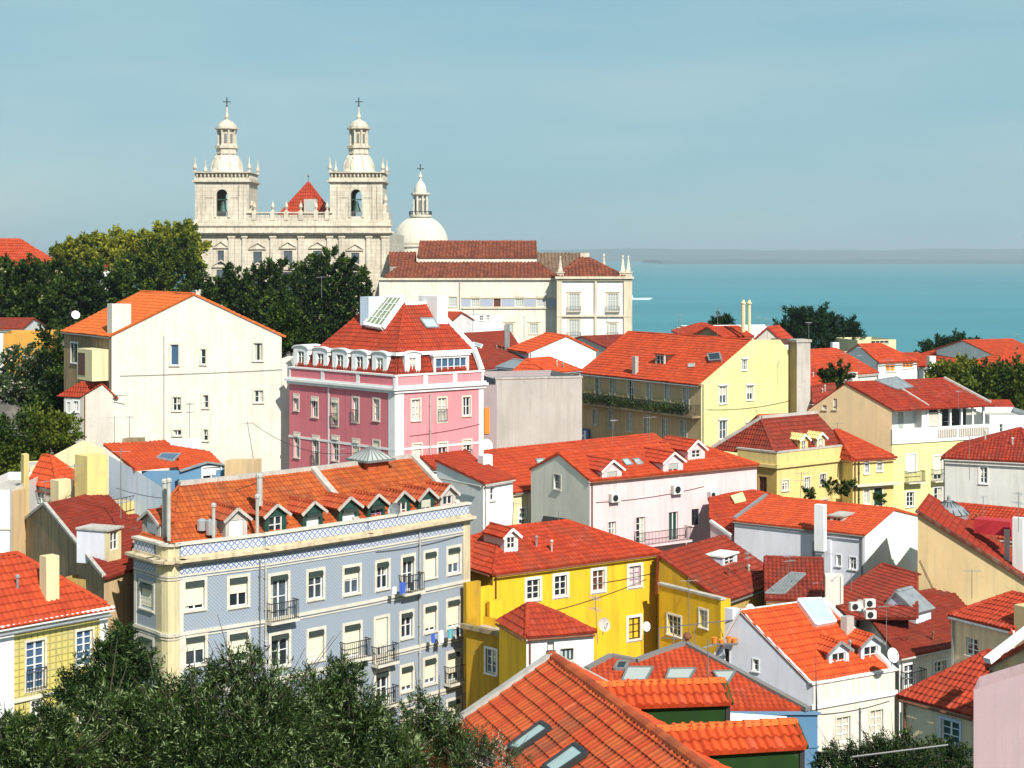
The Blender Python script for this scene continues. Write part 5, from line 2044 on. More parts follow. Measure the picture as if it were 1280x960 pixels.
# ================================================================ grey wrapped block beside the pink building
h = House('netted_building', 'grey flat-topped block wrapped in building net beside the pink building', 'building', C=(619.5, 474, 134), A=(727.5, 467.5, 136), depth=9, mR='net_grey', mL='lilac_grey', roof='flat', tile='zinc')
h.done()
band(h.R, h.z - .02, h.z + .12, .06, 'mortar', 'coping', n0=-.3)
for k in range(1, 5):
    band(h.R, h.zb + 1, h.z - .3, .015, 'grey_wall', 'net_seam', a0=h.R.L * k / 5, a1=h.R.L * k / 5 + .06)
h = House('narrow_lilac_house', 'narrow lilac-grey house squeezed between the pink building and the netted block', C=(603.5, 482, 131.5), A=(621, 480, 132.5), depth=8, mR='lilac_grey', roof='flat')
h.done()
m = MB()
a0, zz1 = h.R.uv(604.8, 510); a1, zz0 = h.R.uv(611, 542)
m.box(h.R.p0, h.R.t, h.R.n, a0, a1, .05, .09, zz0, zz1)
tag(m.build('banner', 'orange_cloth', None, loc=h.R.pt(a0, zz0, .05)), 'orange cloth banner hanging on the narrow lilac wall beside the pink building', 'banner')
dish(608, 557, 130, .55, 'white satellite dish at the right edge of the pink building', face=(.4, -.9, .2))

# ================================================================ tan house with plant balcony and pale yellow gable
tb = House('balcony_house', 'long tan house with planted iron balcony and pale yellow gable wall', C=(876.5, 479, 147), A=(997,), B=(726, 464), ridge='b', fr=.5, apex=425,
           mR='pale_yellow', mL='beige_old', tile='tile_orange', ov=.35, vg=.12, per=.30, amp=.035, tkind='flat') if False else None
Cc = P(876.5, 479, 147)
Bb = PZ(726, 464, Cc.z)
bd = V((Bb.x - Cc.x, Bb.y - Cc.y, 0)).normalized()
ad = V((-bd.y, bd.x, 0)); ad = ad if ad.x > 0 else -ad
k = (997 - CX) / F
t_ = (k * Cc.y - Cc.x) / (ad.x - k * ad.y)
Aa = V((Cc.x, Cc.y, 0)) + ad * t_
tb = House('balcony_house', 'long tan house with planted iron balcony and pale yellow gable wall', C=(876.5, 479, 147), A=(997, HZ - (Cc.z - CZ) * F / Aa.y, Aa.y), B=(726, 464), ridge='b', fr=.5, apex=425,
           mR='pale_yellow', mL='beige_old', tile='tile_orange', ov=.35, vg=-.02, per=.30, amp=.035, tkind='flat')
c5 = lambda x, y: (700 + x / 4, 360 + y / 4)
for x, y, ww, hh, kw in ((187, 495, 22, 92, {}), (262, 495, 22, 80, {}), (355, 515, 26, 105, {}), (445, 525, 24, 100, {}), (537, 525, 24, 88, {}), (630, 555, 26, 118, dict(glass='curtain'))):
    win(tb.Lw, *c5(x, y), ww / 4, hh / 4, rows=3, glass=kw.get('glass', 'curtain' if x > 400 else 'glass'), sur='surround_stone', sw=.12)
for x, y, ww, hh in ((176, 645, 24, 78), (258, 655, 26, 88), (346, 670, 26, 90), (435, 685, 28, 92), (525, 695, 28, 84), (618, 705, 28, 84)):
    win(tb.Lw, *c5(x, y), ww / 4, hh / 4, rows=3, glass='curtain', sur='surround_stone', sw=.12)
for x, y, ww, hh, kw in ((922, 385, 22, 50, {}), (815, 535, 36, 84, {}), (950, 525, 30, 68, {}), (815, 710, 36, 90, {}), (946, 708, 26, 60, {}), (822, 880, 36, 80, {})):
    win(tb.R, *c5(x, y), ww / 4, hh / 4, sur='surround_white', sw=.10, lintel=True, **kw)
_t = lambda x, y: tb.R.uv(x, y)
tb.R.top = [(0, tb.z), _t(940, 424.5), _t(975, 424.5), (tb.R.L, _t(996, 452)[1])]
tb.done()
tb.eaves('beige_old', .2, .2, ('Lw',))
w_ = tb.Lw
_, zf = w_.uv(800, 503)
a0, a1 = .1, w_.L - .1
m = MB()
zfl = P(0, 520, 147).z
m.box(w_.p0, w_.t, w_.n, a0, a1, .004, 1.0, zfl - .18, zfl)
m.build('balcony_slab', 'old_stone', tb.root)
m = MB()
railing(m, w_, a0, a1, zfl, zfl + 1.0, 1.0)
m.build('railing', 'iron', tb.root)
rs = np.random.RandomState(5)
ORD = 'first second third fourth fifth sixth seventh eighth ninth tenth eleventh twelfth thirteenth fourteenth fifteenth sixteenth seventeenth eighteenth nineteenth twentieth'.split()
for k in range(20):
    a = .8 + (w_.L - 1.6) * (k + rs.rand() * .5) / 20
    c = w_.pt(a, zfl, .7)
    pr = thing('potted_plant', ORD[k] + ' pot plant from the left end of the long iron balcony', 'plant', c, 'pot plants along the iron balcony')
    pm = MB()
    pm.lathe(c, [(.13, 0), (.18, .3), (.16, .3)], 8)
    pm.build('pot', 'old_stone', pr)
    n_ = 300
    lm = MB()
    for j in range(n_):
        p_ = c + V((rs.normal() * .38, rs.normal() * .25, .15 + abs(rs.normal()) * .42))
        u_ = V(tuple(rs.normal(size=3))).normalized() * .13
        v_ = V(tuple(rs.normal(size=3))).normalized() * .06
        lm.poly([p_, p_ + u_ * .5 + v_, p_ + u_, p_ + u_ * .5 - v_])
    lm.build('foliage', 'leaf_dark', pr)
# its low back extension, flue stacks, roof dormer, skylight
tb.chimney(796, 444, 468, 5, 'L', 'mortar', dp=.5)
tb.dormer(w_, 824.5, 457, 11, 14, 'L', back=3.4, mw='mortar', mt='tile_orange', style='flat', wf=.8, sidem='paint_brown')
tb.skylight('L', [c5(745, 345), c5(805, 340), c5(812, 372), c5(755, 378)], 'zinc', 'glass', h=.3)
tb.skylight('L', [c5(645, 385), c5(675, 383), c5(672, 398), c5(645, 400)], 'mortar', 'glass_pale', h=.06)
ex = House('rear_extension', 'pale yellow stepped rear block joined to the tall gable, with a dark glazed roof room', 'building', C=(976, 427, 157), A=(1000, 427), depth=6, mR='paint_brown', roof='flat')
ex_ = ex
ex.done()
m = MB()
for px, y0, y1, ww, d_, mat in ((986, 427, 455, 19, 157, 'paint_brown'),):
    c = P(px, y1, d_)
    m.box(V((c.x, d_ - .25, 0)), X1, Y1, -ww / F * d_ / 2, ww / F * d_ / 2, -.2, .1, c.z, P(px, y0, d_).z)
m.build('roof_room', 'paint_brown', ex.root)
m = MB()
c = P(985, 445, 156.4)
m.box(V((c.x, 156.4, 0)), X1, Y1, -.5, .5, 0, .06, c.z, c.z + 1.1)
m.build('window', 'surround_white', ex.root)
h = House('concrete_stack', 'tall bare concrete chimney wall beside the pale yellow gable', 'chimney', C=(996, 428, 152), A=(1013, 426.5, 152.5), depth=1.6, mR='mortar', mL='old_stone', roof='flat', base=P(0, 512, 149).z - 3)
h.done()
m = MB()
m.box(h.R.p0, h.R.t, h.R.n, -.1, h.R.L + .1, -1.7, .1, h.z, h.z + .25)
m.build('cap', 'mortar', h.root)
m = MB()
sg = w_.pt(w_.L * .02, 0)
sa, sz1 = w_.uv(728.5, 535); sb_, sz0 = w_.uv(738, 556)
m.box(w_.p0, w_.t, w_.n, sa, sb_, .1, .2, sz0, sz1)
sgn = thing('hanging_sign', 'blue hanging sign with white figure at the left end of the tan house', 'sign', w_.pt(sa, sz0, .15))
m.build('board', 'sign_blue', sgn)
m = MB()
am = (sa + sb_) / 2; hh_ = sz1 - sz0; ww_ = sb_ - sa
m.box(w_.p0, w_.t, w_.n, am - ww_ * .16, am + ww_ * .16, .202, .22, sz0 + hh_ * .30, sz0 + hh_ * .88)
m.box(w_.p0, w_.t, w_.n, am - ww_ * .36, am - ww_ * .17, .202, .22, sz0 + hh_ * .48, sz0 + hh_ * .60)
m.box(w_.p0, w_.t, w_.n, am - ww_ * .20, am + ww_ * .20, .202, .22, sz0 + hh_ * .08, sz0 + hh_ * .18)
m.build('lettering', 'white_cloth', sgn)
def tube_pts(*a): return [P(*q) for q in a]
S_ = dict(sur='surround_white', sw=.10)
c9 = lambda x, y: (540 + x / 3.556, 540 + y / 3.556)
c10 = lambda x, y: (900 + x / 3.368, 540 + y / 3.368)
c12 = lambda x, y: (560 + x / 3.2, 700 + y / 3.2)
c13 = lambda x, y: (880 + x / 3.2, 700 + y / 3.2)
c7 = lambda x, y: (x / 4, 500 + y / 4)
c6 = lambda x, y: (960 + x / 4, 360 + y / 4)
c11 = lambda x, y: (x / 3.2, 660 + y / 3.2)

# ================================================================ pale pink house with three gable dormers
pp = House('pale_pink_house', 'pale pink house with three small white gable dormers and a long red roof', C=(737, 600.5, 114), A=(946, 580.0), B=(663.7,), ridge='a', fr=.5, apex=567.5, h1=3.5,
           mR='pale_pink', mL='sage_white', tile='tile_orange', ov=.15, vg=.08)
win(pp.Lw, *c9(558, 222), 8.5, 18, sur='surround_stone', sw=.06, cols=1)
for x, y, ww, hh, kw in ((800, 430, 34, 62, {}), (927, 437, 40, 118, dict(rows=4)), (1072, 420, 40, 130, dict(rows=1, glass='paint_green')), (1170, 378, 32, 72, {})):
    win(pp.R, *c9(x, y), ww / 3.556, hh / 3.556, sur=None if x > 1100 else 'pale_pink', sw=.08, fr='paint_dark' if x == 1170 else 'paint_white', **kw)
win(pp.R, 870, 655, 9, 20)
pp.done()
pp.eaves('pale_pink', .14, .10, ('R',))
w_ = pp.R
for (x, y, ww, hh, bx_) in ((800, 262, 88, 96, 1), (1072, 222, 88, 92, 1), (1175, 118, 76, 42, 0)):
    px, py = c9(x, y)
    pp.dormer(w_, px, py, ww / 3.556, hh / 3.556, -.02 if bx_ else 1.2, back=3.6, rise=.62, mw='pale_pink', mt='tile_red', wf=.50, blind=.35 if bx_ else 0, bc='blind_grey', fascia='surround_white')
pp.skylight('R', [c9(843, 130), c9(870, 126), c9(890, 150), c9(862, 155)], 'zinc', 'glass_pale', h=.08, fw=.05)
pp.skylight('R', [c9(890, 128), c9(917, 124), c9(938, 148), c9(910, 152)], 'zinc', 'glass_pale', h=.08, fw=.05)
aircon(w_, *c9(805, 293), 11.5, 'white air conditioner under the left dormer of the pale pink house')
aircon(w_, *c9(1082, 256), 12, 'white air conditioner under the middle dormer window of the pale pink house')
aircon(w_, *c9(1238, 278), 8, 'small air conditioner at the right end of the pale pink wall')
m = MB()
a0, z0 = w_.uv(*c9(895, 500)); a1, _ = w_.uv(*c9(1125, 480))
m.box(w_.p0, w_.t, w_.n, a0, a1, .004, .9, z0 - .15, z0)
m.build('balcony_slab', 'pale_pink', pp.root)
m = MB()
railing(m, w_, a0 + .05, a1 - .05, z0, z0 + .95, .85)
m.build('railing', 'iron', pp.root)
# grey-roof hatch (black tilted panel) at the foot of the sage gable
m = MB()
q = [P(*c9(495, 372), 117), P(*c9(596, 385), 116), P(*c9(578, 418), 115), P(*c9(478, 418), 115.6)]
m.hexa([p - ZU * .12 for p in q], q)
tag(m.build('roof_hatch', 'black', None, loc=q[0]), 'black tilted hatch panel at the foot of the sage white gable', 'hatch')
h = House('long_roofed_house', 'long house with shallow orange roof running behind the pale pink house', C=(641, 614.5, 120), A=(664, 612.3), depth=12.5, ridge='a', fr=.62, rise=2.3, mR='cream', tile='tile_orange', ov=.2)
h.A
# widen it: rebuild with its real length behind the pink house
for o_ in list(h.root.children_recursive):
    bpy.data.objects.remove(o_)
bpy.data.objects.remove(h.root)
h = House('long_roofed_house', 'long house with shallow orange roof running behind the pale pink house', C=(641, 614.5, 121), A=(872, 592, 134), depth=9.5, ridge='a', fr=.55, apex=566.5, mR='cream', tile='tile_orange', ov=.2)
win(h.R, *c9(402, 360), 8, 12)
win(h.R, *c9(402, 408), 9, 10)
h.skylight('R', [c9(460, 130), c9(495, 126), c9(505, 148), c9(470, 152)], 'zinc', 'glass_pale', h=.10)
h.done()
rail_pipe(h.R, 660, 616, 660, 'surround_white', .05)

# ================================================================ small white house between blue-tiled and pale pink
h = House('small_white_house', 'small white house with flat red roof behind the right end of the tiled building', C=(604, 603.5, 108), A=(641, 600, 110.5), B=(546, 592, 117), ridge='b', roof='shed', rise=.9, mR='bright_white', mL='bright_white', tile='tile_red', ov=.2)
win(h.R, *c9(268, 275), 5, 16, cols=1, sur=None)
h.done()
h.chimney(610, 567, 590, 18, 113, 'bright_white', capm='zinc')
h = House('low_white_house', 'low red-roofed house beside the white chimney, left of the white cottage', C=(541, 584, 119), A=(600, 583, 121), depth=7, ridge='a', rise=1.0, mR='white', tile='tile_red')
h.done()

# ================================================================ bright yellow house
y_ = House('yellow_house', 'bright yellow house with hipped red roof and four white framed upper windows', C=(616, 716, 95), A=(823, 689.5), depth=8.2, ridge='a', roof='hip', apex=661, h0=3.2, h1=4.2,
           mR='yellow', mL='yellow_shaded', tile='tile_red', ov=.22)
for x, y, ww, hh, kw in ((450, 700, 56, 88, {}), (572, 683, 54, 90, {}), (740, 660, 52, 92, dict(glass='paint_brown')), (902, 640, 52, 90, dict(fr='paint_lilac', glass='curtain', rows=3)), (899, 872, 52, 96, dict(fr='paint_dark', glass='yellow'))):
    win(y_.R, *c9(x, y), ww / 3.556, hh / 3.556, sur='surround_white', sw=.17, **{**dict(rows=3), **kw})
y_.done()
y_.dormer(y_.R, *c9(352, 525), 17, 18, 1.6, back=2.4, rise=.4, mw='white', mt='tile_red', wf=.6)
rail_pipe(y_.R, 821, 694, 816, 'rust_metal', .05)
h = House('yellow_side_wing', 'yellow wing with red roof joining the tiled building to the yellow house', C=(584, 706, 97), A=(618, 702, 99), depth=8, ridge='a', fr=.62, apex=643, mR='yellow_shaded', tile='tile_orange', ov=.2)
h.done()
h = House('yellow_stair_block', 'yellow stepped block with a white window and dark ledge left of the small tiled roof', 'building', C=(643, 792, 88), A=(660, 786, 90), B=(583, 779), mR='yellow', mL='yellow_shaded', roof='flat')
win(h.Lw, *c12(172, 405), 13, 30, rows=3, cols=2, sur='surround_white', sw=.12)
h.done()
h.eaves('old_stone', .25, .25)
m = MB()
m.box(h.Lw.p1, h.Lw.t, h.Lw.n, -.4, -.05, .004, .12, h.zb, h.z - .3)
m.build('corner_strip', 'surround_white', h.root)
for i, (pa, pb, y0, d_) in enumerate(((583, 601, 729, 91.5), (600, 616, 735, 92.2), (612, 632, 752, 92))):
    m = MB()
    a0, a1 = PL(pa, d_), PL(pb, d_ + .6)
    t_ = (a1 - a0).normalized()
    m.box(a0, t_, V((t_.y, -t_.x, 0)), 0, (a1 - a0).length, -.3, .0 + i * .004, P(0, 800, d_).z - 3, P(0, y0, d_).z)
    m.build('parapet_wall', 'yellow_shaded' if i == 0 else 'yellow', h.root)
h = House('small_tiled_outhouse', 'small white outhouse with a red hipped roof in front of the yellow house', C=(658, 795.5, 84), A=(742, 789), depth=3.8, ridge='a', roof='hip', apex=756, h0=.85, h1=2.55, mR='bright_white', mL='yellow', tile='tile_red', ov=.12, B=(624, 776))
win(h.R, *c12(475, 378), 16, 15, rows=1, cols=3, sur='surround_stone', sw=.05, fr='paint_dark', glass='glass_pale')
win(h.R, *c12(410, 345), 7, 9, rows=1, cols=1, sur='paint_dark', sw=.03, glass='blind_white')
h.done()
h = House('low_yellow_house', 'lower yellow house with a sloping wall top right of the bright yellow house', C=(824, 731, 99.4), A=(901, 751, 95), depth=.8, mR='yellow', roof='none', base=CZ - 31)
win(h.R, *c12(905, 262), 16, 24, rows=3, cols=3)
win(h.R, *c12(1022, 235), 9, 21, rows=3)
h.done()
band(h.R, h.z, h.z + .14, .08, 'mortar', 'coping', n0=-.3)
h = House('dark_roofed_house', 'ochre house with a broad dark red roof right of the bright yellow house', C=(903, 751, 98), A=(979, 724), B=(822,), ridge='a', roof='gable', fr=.97, apex=694, mR='ochre', mL='yellow_shaded', tile='tile_dark', ov=.2)
win(h.Lw, 836, 722 + 17, 6, 11, cols=1, sur=None) if False else None
h.done()
h.dormer(h.R, *c10(42, 560), 18, 12, 2.2, back=1.6, mw='light_blue', mt='surround_white', style='flat', wf=.7)
h = custom('red_roofed_house', 'house with red roof and a yellow skylight between pale pink and white houses', 'house', (16, 118, CZ - 30))
k0, k1, k2 = P(893, 622, 119.3), P(975, 621, 121.5), P(914, 669, 114.2)
h.planes['R'] = (k0, (k1 - k0).cross(k2 - k0).normalized() * -1)
if h.planes['R'][1].z < 0: h.planes['R'] = (k0, -h.planes['R'][1])
hr = lambda x, y: h.hit('R', x, y)
mb = MB()
slope(mb, [hr(886, 622), hr(941, 613), hr(978, 621), hr(914, 671), hr(886, 647)], per=.26, row=.42)
h.roof = mb.build('roof', 'tile_red', h.root)
q0, q1 = hr(888, 652), hr(914, 671)
Wall(h.root, q0, q1, CZ - 30, [(0, q0.z - .05), ((q1 - q0).xy.length, q1.z - .05)], 'pale_pink').build()
m = MB()
m.bar(q0 + ZU * .05, q1 + ZU * .08, .22, .2)
m.build('verge', 'surround_white', h.roof)
m = MB()
q = [h.hit('R', *c10(45, 268), lift=.28), h.hit('R', *c10(95, 252), lift=.28), h.hit('R', *c10(110, 285), lift=.28), h.hit('R', *c10(62, 296), lift=.28)] if 'R' in h.planes else None
m.hexa([p - ZU * .1 for p in q], q)
m.build('skylight', 'pale_yellow', h.roof)

# ================================================================ white house centre right (grey side, white gable)
w1 = House('white_gable_house', 'white house with orange-red roof, grey long side and a brilliant white gable end', C=(1081, 668, 108), A=(1148,), B=(1038, 660.5, 110.2), roof='none') if False else None
Cc = P(1081, 668, 108)
bd = V((-.81, .585, 0))
# corner, gable end to the right, long side running left and back
ad = V((.585, .81, 0))
k = (1148 - CX) / F
t_ = (k * Cc.y - Cc.x) / (ad.x - k * ad.y)
Aa = V((Cc.x, Cc.y, 0)) + ad * t_
k = (918 - CX) / F
t2 = (k * Cc.y - Cc.x) / (bd.x - k * bd.y)
Bb = V((Cc.x, Cc.y, 0)) + bd * t2
pyz = lambda q, z: HZ - (z - CZ) * F / q.y
w1 = House('white_gable_house', 'white house with orange-red roof, grey long side and a brilliant white gable end', C=(1081, 668, 108), A=(1148, pyz(Aa, Cc.z), Aa.y), B=(918, pyz(Bb, Cc.z)), ridge='b', fr=.52, apex=637,
           mR='bright_white', mL='bluish_white', tile='tile_bright', ov=.18, vg=.08, tkind='flat', amp=.03)
for x, y, ww, hh in ((157, 527, 16, 26), (228, 545, 20, 38), (560, 552, 26, 50), (500, 540, 18, 46)):
    win(w1.Lw, *c10(x, y), ww / 3.368, hh / 3.368, sur='surround_white', sw=.06)
w1.done()
m = MB()
m.bar(up(w1.B, w1.z + .15) , up(w1.R1, w1.zr + .18), .24, .16)
m.build('verge', 'zinc', w1.roof)
w1.chimney(1031.5, 629, 667, 9, 'L', 'bright_white', dp=.7)
w1.dormer(w1.Lw, *c10(490, 400), 16, 13, 1.6, back=2.2, mw='mortar', mt='mortar', style='flat', wf=.6)
m = MB()
m.box(w1.Lw.p1, w1.Lw.t, w1.Lw.n, -3.05, -2.4, .003, .22, w1.zb, w1.z - .6)
m.build('buttress', 'bluish_white', w1.root)
m = MB()
m.box(w1.Lw.p1, w1.Lw.t, w1.Lw.n, -w1.Lw.L + .05, -3.06, .003, .10, w1.zb, w1.z - .35)
m.build('buttress', 'bluish_white', w1.root)
rail_pipe(w1.Lw, 1018, 676, 735, 'iron_grey', .04, out=.2)

# ================================================================ right group
px_ = House('peach_gable_house', 'peach gabled house with a white glazed loggia and balustrade on its right', C=(1115, 512, 138), A=(1236, 506), B=(1009, 505), roof='none', mR='pale_yellow', mL='peach', base=CZ - 33)
z_ = px_.z
# gable of the long left wall
px_.Lw.top = [(0, px_.Lw.uv(997, 512)[1]), (px_.Lw.uv(1057.5, 479)[0], px_.Lw.uv(1057.5, 479)[1]), (px_.Lw.L, px_.Lw.uv(1112, 511)[1])]
for x, y, ww, hh in ((335, 580, 18, 54), (283, 597, 20, 22)):
    win(px_.Lw, *c6(x, y), ww / 4, hh / 4, sur=None, fr='paint_white')
for x, y, ww, hh, kw in ((805, 130, 40, 70, dict(blind=.95, bc='blind_white')), (800, 283, 30, 60, dict(rows=3)), (918, 150, 34, 100, dict(bal='slab', blind=.8)), (918, 262, 34, 56, {}), (705, 245, 20, 40, {}) if False else (805, 385, 30, 40, {})):
    win(px_.R, *c10(x, y), ww / 3.368, hh / 3.368, sur='surround_white', sw=.12, **kw)
W_, = [px_.R]
a0, zz = W_.uv(*c10(780, 208)); a1, _ = W_.uv(*c10(845, 208))
# white attic storey with loggia
m = MB()
s = lambda px: W_.uv(px, 530)[0]
zt = lambda py, px=1170: W_.uv(px, py)[1]
zw = W_.uv(1117, 555)[1]
px_.R.top = [(0, zw), (W_.L, zw)]
px_.K1.top = [(0, zw), (px_.K1.L, zw)]
px_.K2.top = [(0, zw), (px_.K2.L, zw)]
zr = px_.Lw.uv(1112, 511)[1]
m.box(W_.p0, W_.t, W_.n, -.05, W_.L + .1, -.35, .12, zw + .003, zw + 1.25)
m.build('terrace_wall', 'bright_white', px_.root)
m = MB()
s1, s2 = s(1162), s(1232)
m.box(W_.p0, W_.t, W_.n, .02, s1 - .5, -1.6, -1.3, zw, zr)
m.build('attic_wall', 'bright_white', px_.root)
at = MB()
for px in (1117.5, 1138):
    sa = s(px)
    at.box(W_.p0, W_.t, W_.n, sa - .25, sa + .25, -1.299, -1.25, zw + 1.1, zr - .5)
at.build('window', 'blind_grey', px_.root)
lo = MB()
for k in range(6):
    sa = s1 + (s2 - s1) * k / 5
    lo.box(W_.p0, W_.t, W_.n, sa - .09, sa + .09, -.4, -.2, zw + 1.25, zr - .1)
lo.box(W_.p0, W_.t, W_.n, s1 - .6, s2 + .3, -.5, -.05, zr - .22, zr - .02)
lo.box(W_.p0, W_.t, W_.n, s1 - .6, s1 - .1, -2.6, -.3, zw, zr - .03)
lo.build('loggia_frame', 'bright_white', px_.root)
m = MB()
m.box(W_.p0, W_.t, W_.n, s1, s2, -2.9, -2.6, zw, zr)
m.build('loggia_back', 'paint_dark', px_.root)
m = MB()
m.box(W_.p0, W_.t, W_.n, s1 + .1, s1 + 1.6, -.36, -.3, zw + 1.3, zr - .5)
m.build('awning', 'curtain', px_.root)
m = MB()
m.box(W_.p0, W_.t, W_.n, s1 + 4.3, s1 + 5.4, -.36, -.3, zr - .9, zr - .4)
m.build('awning', 'curtain', px_.root)
m = MB()
for sa, sb in ((s(1172), s(1194)), (s(1198), s(1234))):
    m.box(W_.p0, W_.t, W_.n, sa, sb, .125, .16, zw + .35, zw + 1.05)
    bm_ = int((sb - sa) / .22)
m.build('balustrade_panel', 'net_grey', px_.root)
m = MB()
for sa, sb in ((s(1172), s(1194)), (s(1198), s(1234))):
    bm_ = int((sb - sa) / .24)
    for i in range(bm_ + 1):
        x = sa + (sb - sa) * i / bm_
        m.box(W_.p0, W_.t, W_.n, x - .05, x + .05, .163, .22, zw + .35, zw + 1.05)
m.build('baluster', 'surround_stone', px_.root)
tp = lambda p, z: V((p[0], p[1], z))
G = px_.Lw.pt(px_.Lw.uv(1057.5, 479)[0], 0)
zG = px_.Lw.uv(1057.5, 479)[1]
mb = MB()
E0 = px_.Lw.pt(px_.Lw.L, zr); E1 = E0 + px_.a * (W_.L + .2)
G0 = up(G, zG); G1 = G0 + px_.a * (W_.L + .2)
px_.planes['R'] = slope(mb, [E0, E1, G1, G0], per=.30, row=.42, amp=.035, offs={0: .35, 3: .1})
H0 = px_.Lw.pt(0, px_.Lw.top[0][1]); H1 = H0 + px_.a * W_.L
slope(mb, [H1, H0, G0, G1], per=.3, amp=0)
caps(mb, G0 + ZU * .07, G1 + ZU * .07)
px_.roof = mb.build('roof', 'tile_deep', px_.root)
m = MB()
m.bar(G0 + px_.a * 4.6 + ZU * .1, E0 + px_.a * 4.0 + ZU * .12, .22, .12)
m.bar(G1 + ZU * .12, E1 + ZU * .12, .32, .26)
m.build('verge', 'mortar', px_.roof)
px_.skylight('R', [c6(535, 470), c6(640, 452), c6(722, 502), c6(640, 512)], 'zinc', 'zinc', h=.12)
px_.done()
a_b = px_.R
m = MB()
sa, z0 = a_b.uv(*c10(775, 210)); sb, _ = a_b.uv(*c10(845, 207))
m.box(a_b.p0, a_b.t, a_b.n, sa, sb, .004, .7, z0 - .12, z0)
m.build('balcony_slab', 'surround_stone', px_.root)
m = MB()
railing(m, a_b, sa + .03, sb - .03, z0, z0 + .95, .66)
m.build('railing', 'iron', px_.root)

h = House('yellow_parapet_house', 'yellow house with a solid parapet and two little round-topped attic dormers', C=(971, 583, 128), A=(1063, 572.5), B=(922, 577, 133), roof='none', mR='pale_yellow', mL='ochre')
h.R.mat = 'cream'; h.R.mat = 'straw'
for x, y, ww, hh, kw in ((275, 225, 26, 42, dict(blind=.3)), (367, 215, 22, 48, {}), (433, 200, 24, 46, {}), (525, 190, 24, 34, {}), (275, 320, 26, 50, {}), (440, 310, 26, 50, {})):
    win(h.R, *c10(x, y), ww / 3.368, hh / 3.368, sur='surround_stone', sw=.12, **kw)
win(h.Lw, *c10(180, 225), 10, 22, sur=None, fr='paint_brown', glass='paint_brown')
h.done()
for w_ in (h.R, h.Lw):
    band(w_, h.z - .15, h.z + .1, .22, 'straw', 'cornice')
    band(w_, h.z + .1, h.z + 1.05, .03, 'straw', 'parapet', ext=0, n0=-.2)
    band(w_, h.z + 1.05, h.z + 1.17, .08, 'mortar', 'coping', n0=-.3)
LA, LC = (h.A - h.C).length, (h.B - h.C).length
Q = lambda x, y, zz: up(h.C + h.a * x + h.b * y, zz)
mb = MB()
T0, T1 = Q(1.8, 3.2, h.z + 3.4), Q(LA - .2, 3.2, h.z + 3.4)
C0, A0, B0, D0 = Q(.3, .3, h.z + .7), Q(LA, .3, h.z + .7), Q(.3, 7, h.z + .7), Q(LA, 7, h.z + .7)
h.planes['R'] = slope(mb, [C0, A0, T1, T0])
slope(mb, [B0, C0, T0], )
slope(mb, [D0, B0, T0, T1], amp=0)
caps(mb, C0 + ZU * .07, T0 + ZU * .07); caps(mb, T0 + ZU * .07, T1 + ZU * .07)
h.roof = mb.build('roof', 'tile_dark', h.root)
m = MB()
m.bar(T0 + ZU * .16, B0 + ZU * .2, .3, .25)
m.bar(T0 + ZU * .2, T1 + ZU * .2, .3, .22)
m.build('verge', 'mortar', h.roof)
h.dormer(h.R, 1005, 566, 10, 17, .5, back=2.4, rise=.35, mw='straw', mt='straw', style='gable', wf=.55)
h.dormer(h.R, 1026, 564, 10, 17, .5, back=2.4, rise=.35, mw='cream', mt='straw', style='gable', wf=.5, glass='curtain')
h = House('red_capped_room', 'small roof room with bright orange tiles left of the yellow parapet house', 'building', C=(962, 537, 140), A=(1000, 533, 141), depth=4, rise=1.0, mR='mortar', tile='tile_bright')
h.done()
h = House('yellow_annex', 'yellow two-storey annex with red roof and planted balcony, right of the parapet house', C=(1066, 573, 131), A=(1117, 568, 132.5), depth=7, ridge='a', roof='hip', fr=.5, h0=.6, h1=3, rise=1.9, mR='straw', tile='tile_orange')
for x, y, ww, hh, kw in ((617, 145, 18, 58, {}), (672, 137, 20, 54, {}), (617, 272, 22, 60, dict(glass='curtain', fr='paint_white')), (665, 272, 34, 74, dict(glass='paint_green', fr='paint_green'))):
    win(h.R, *c10(x, y), ww / 3.368, hh / 3.368, sur='surround_white', sw=.1, **{**dict(rows=3), **kw})
h.done()
band(h.R, h.R.uv(1090, 605)[1] - .1, h.R.uv(1090, 605)[1] + .05, .5, 'surround_stone', 'canopy')
rail_pipe(h.R, 1073, 575, 640, 'iron', .05)
rgt = h

g1 = House('grey_hipped_house', 'plain light grey house with a dark red hipped roof at the right edge', C=(1300, 581, 118), A=(1345, 570, 125), B=(1181, 570), ridge='a', roof='hip', apex=536, h0=4.2, h1=3, mR='grey_wall', mL='grey_wall', tile='tile_red', ov=.25) if False else None
g1 = House('grey_hipped_house', 'plain light grey house with a dark red hipped roof at the right edge', C=(1181, 571, 122), A=(1290, 578, 119.5), depth=9, ridge='a', roof='hip', apex=536, h0=5.0, h1=1.2, fr=.5, mR='pale_grey', mL='pale_grey', tile='tile_deep', ov=.25)
win(g1.R, *c10(1110, 182), 9, 20, rows=3)
g1.done()
g1.eaves('surround_stone', .18, .14, ('R', 'Lw'))
h = House('white_terrace_house', 'white flat-topped house with roof terrace above the grey hipped house', C=(1237, 519, 150), A=(1300, 524, 150), depth=8, mR='bright_white', roof='flat')
win(h.R, *c6(1165, 700), 4, 10, cols=1, sur=None)
h.done()

t1 = House('tan_blank_house', 'tall tan house with a blank wall and sloping red roof edge at the right', C=(1147, 643, 100), A=(1222, 715.5, 94), depth=7, mR='tan', roof='none', base=CZ - 30)
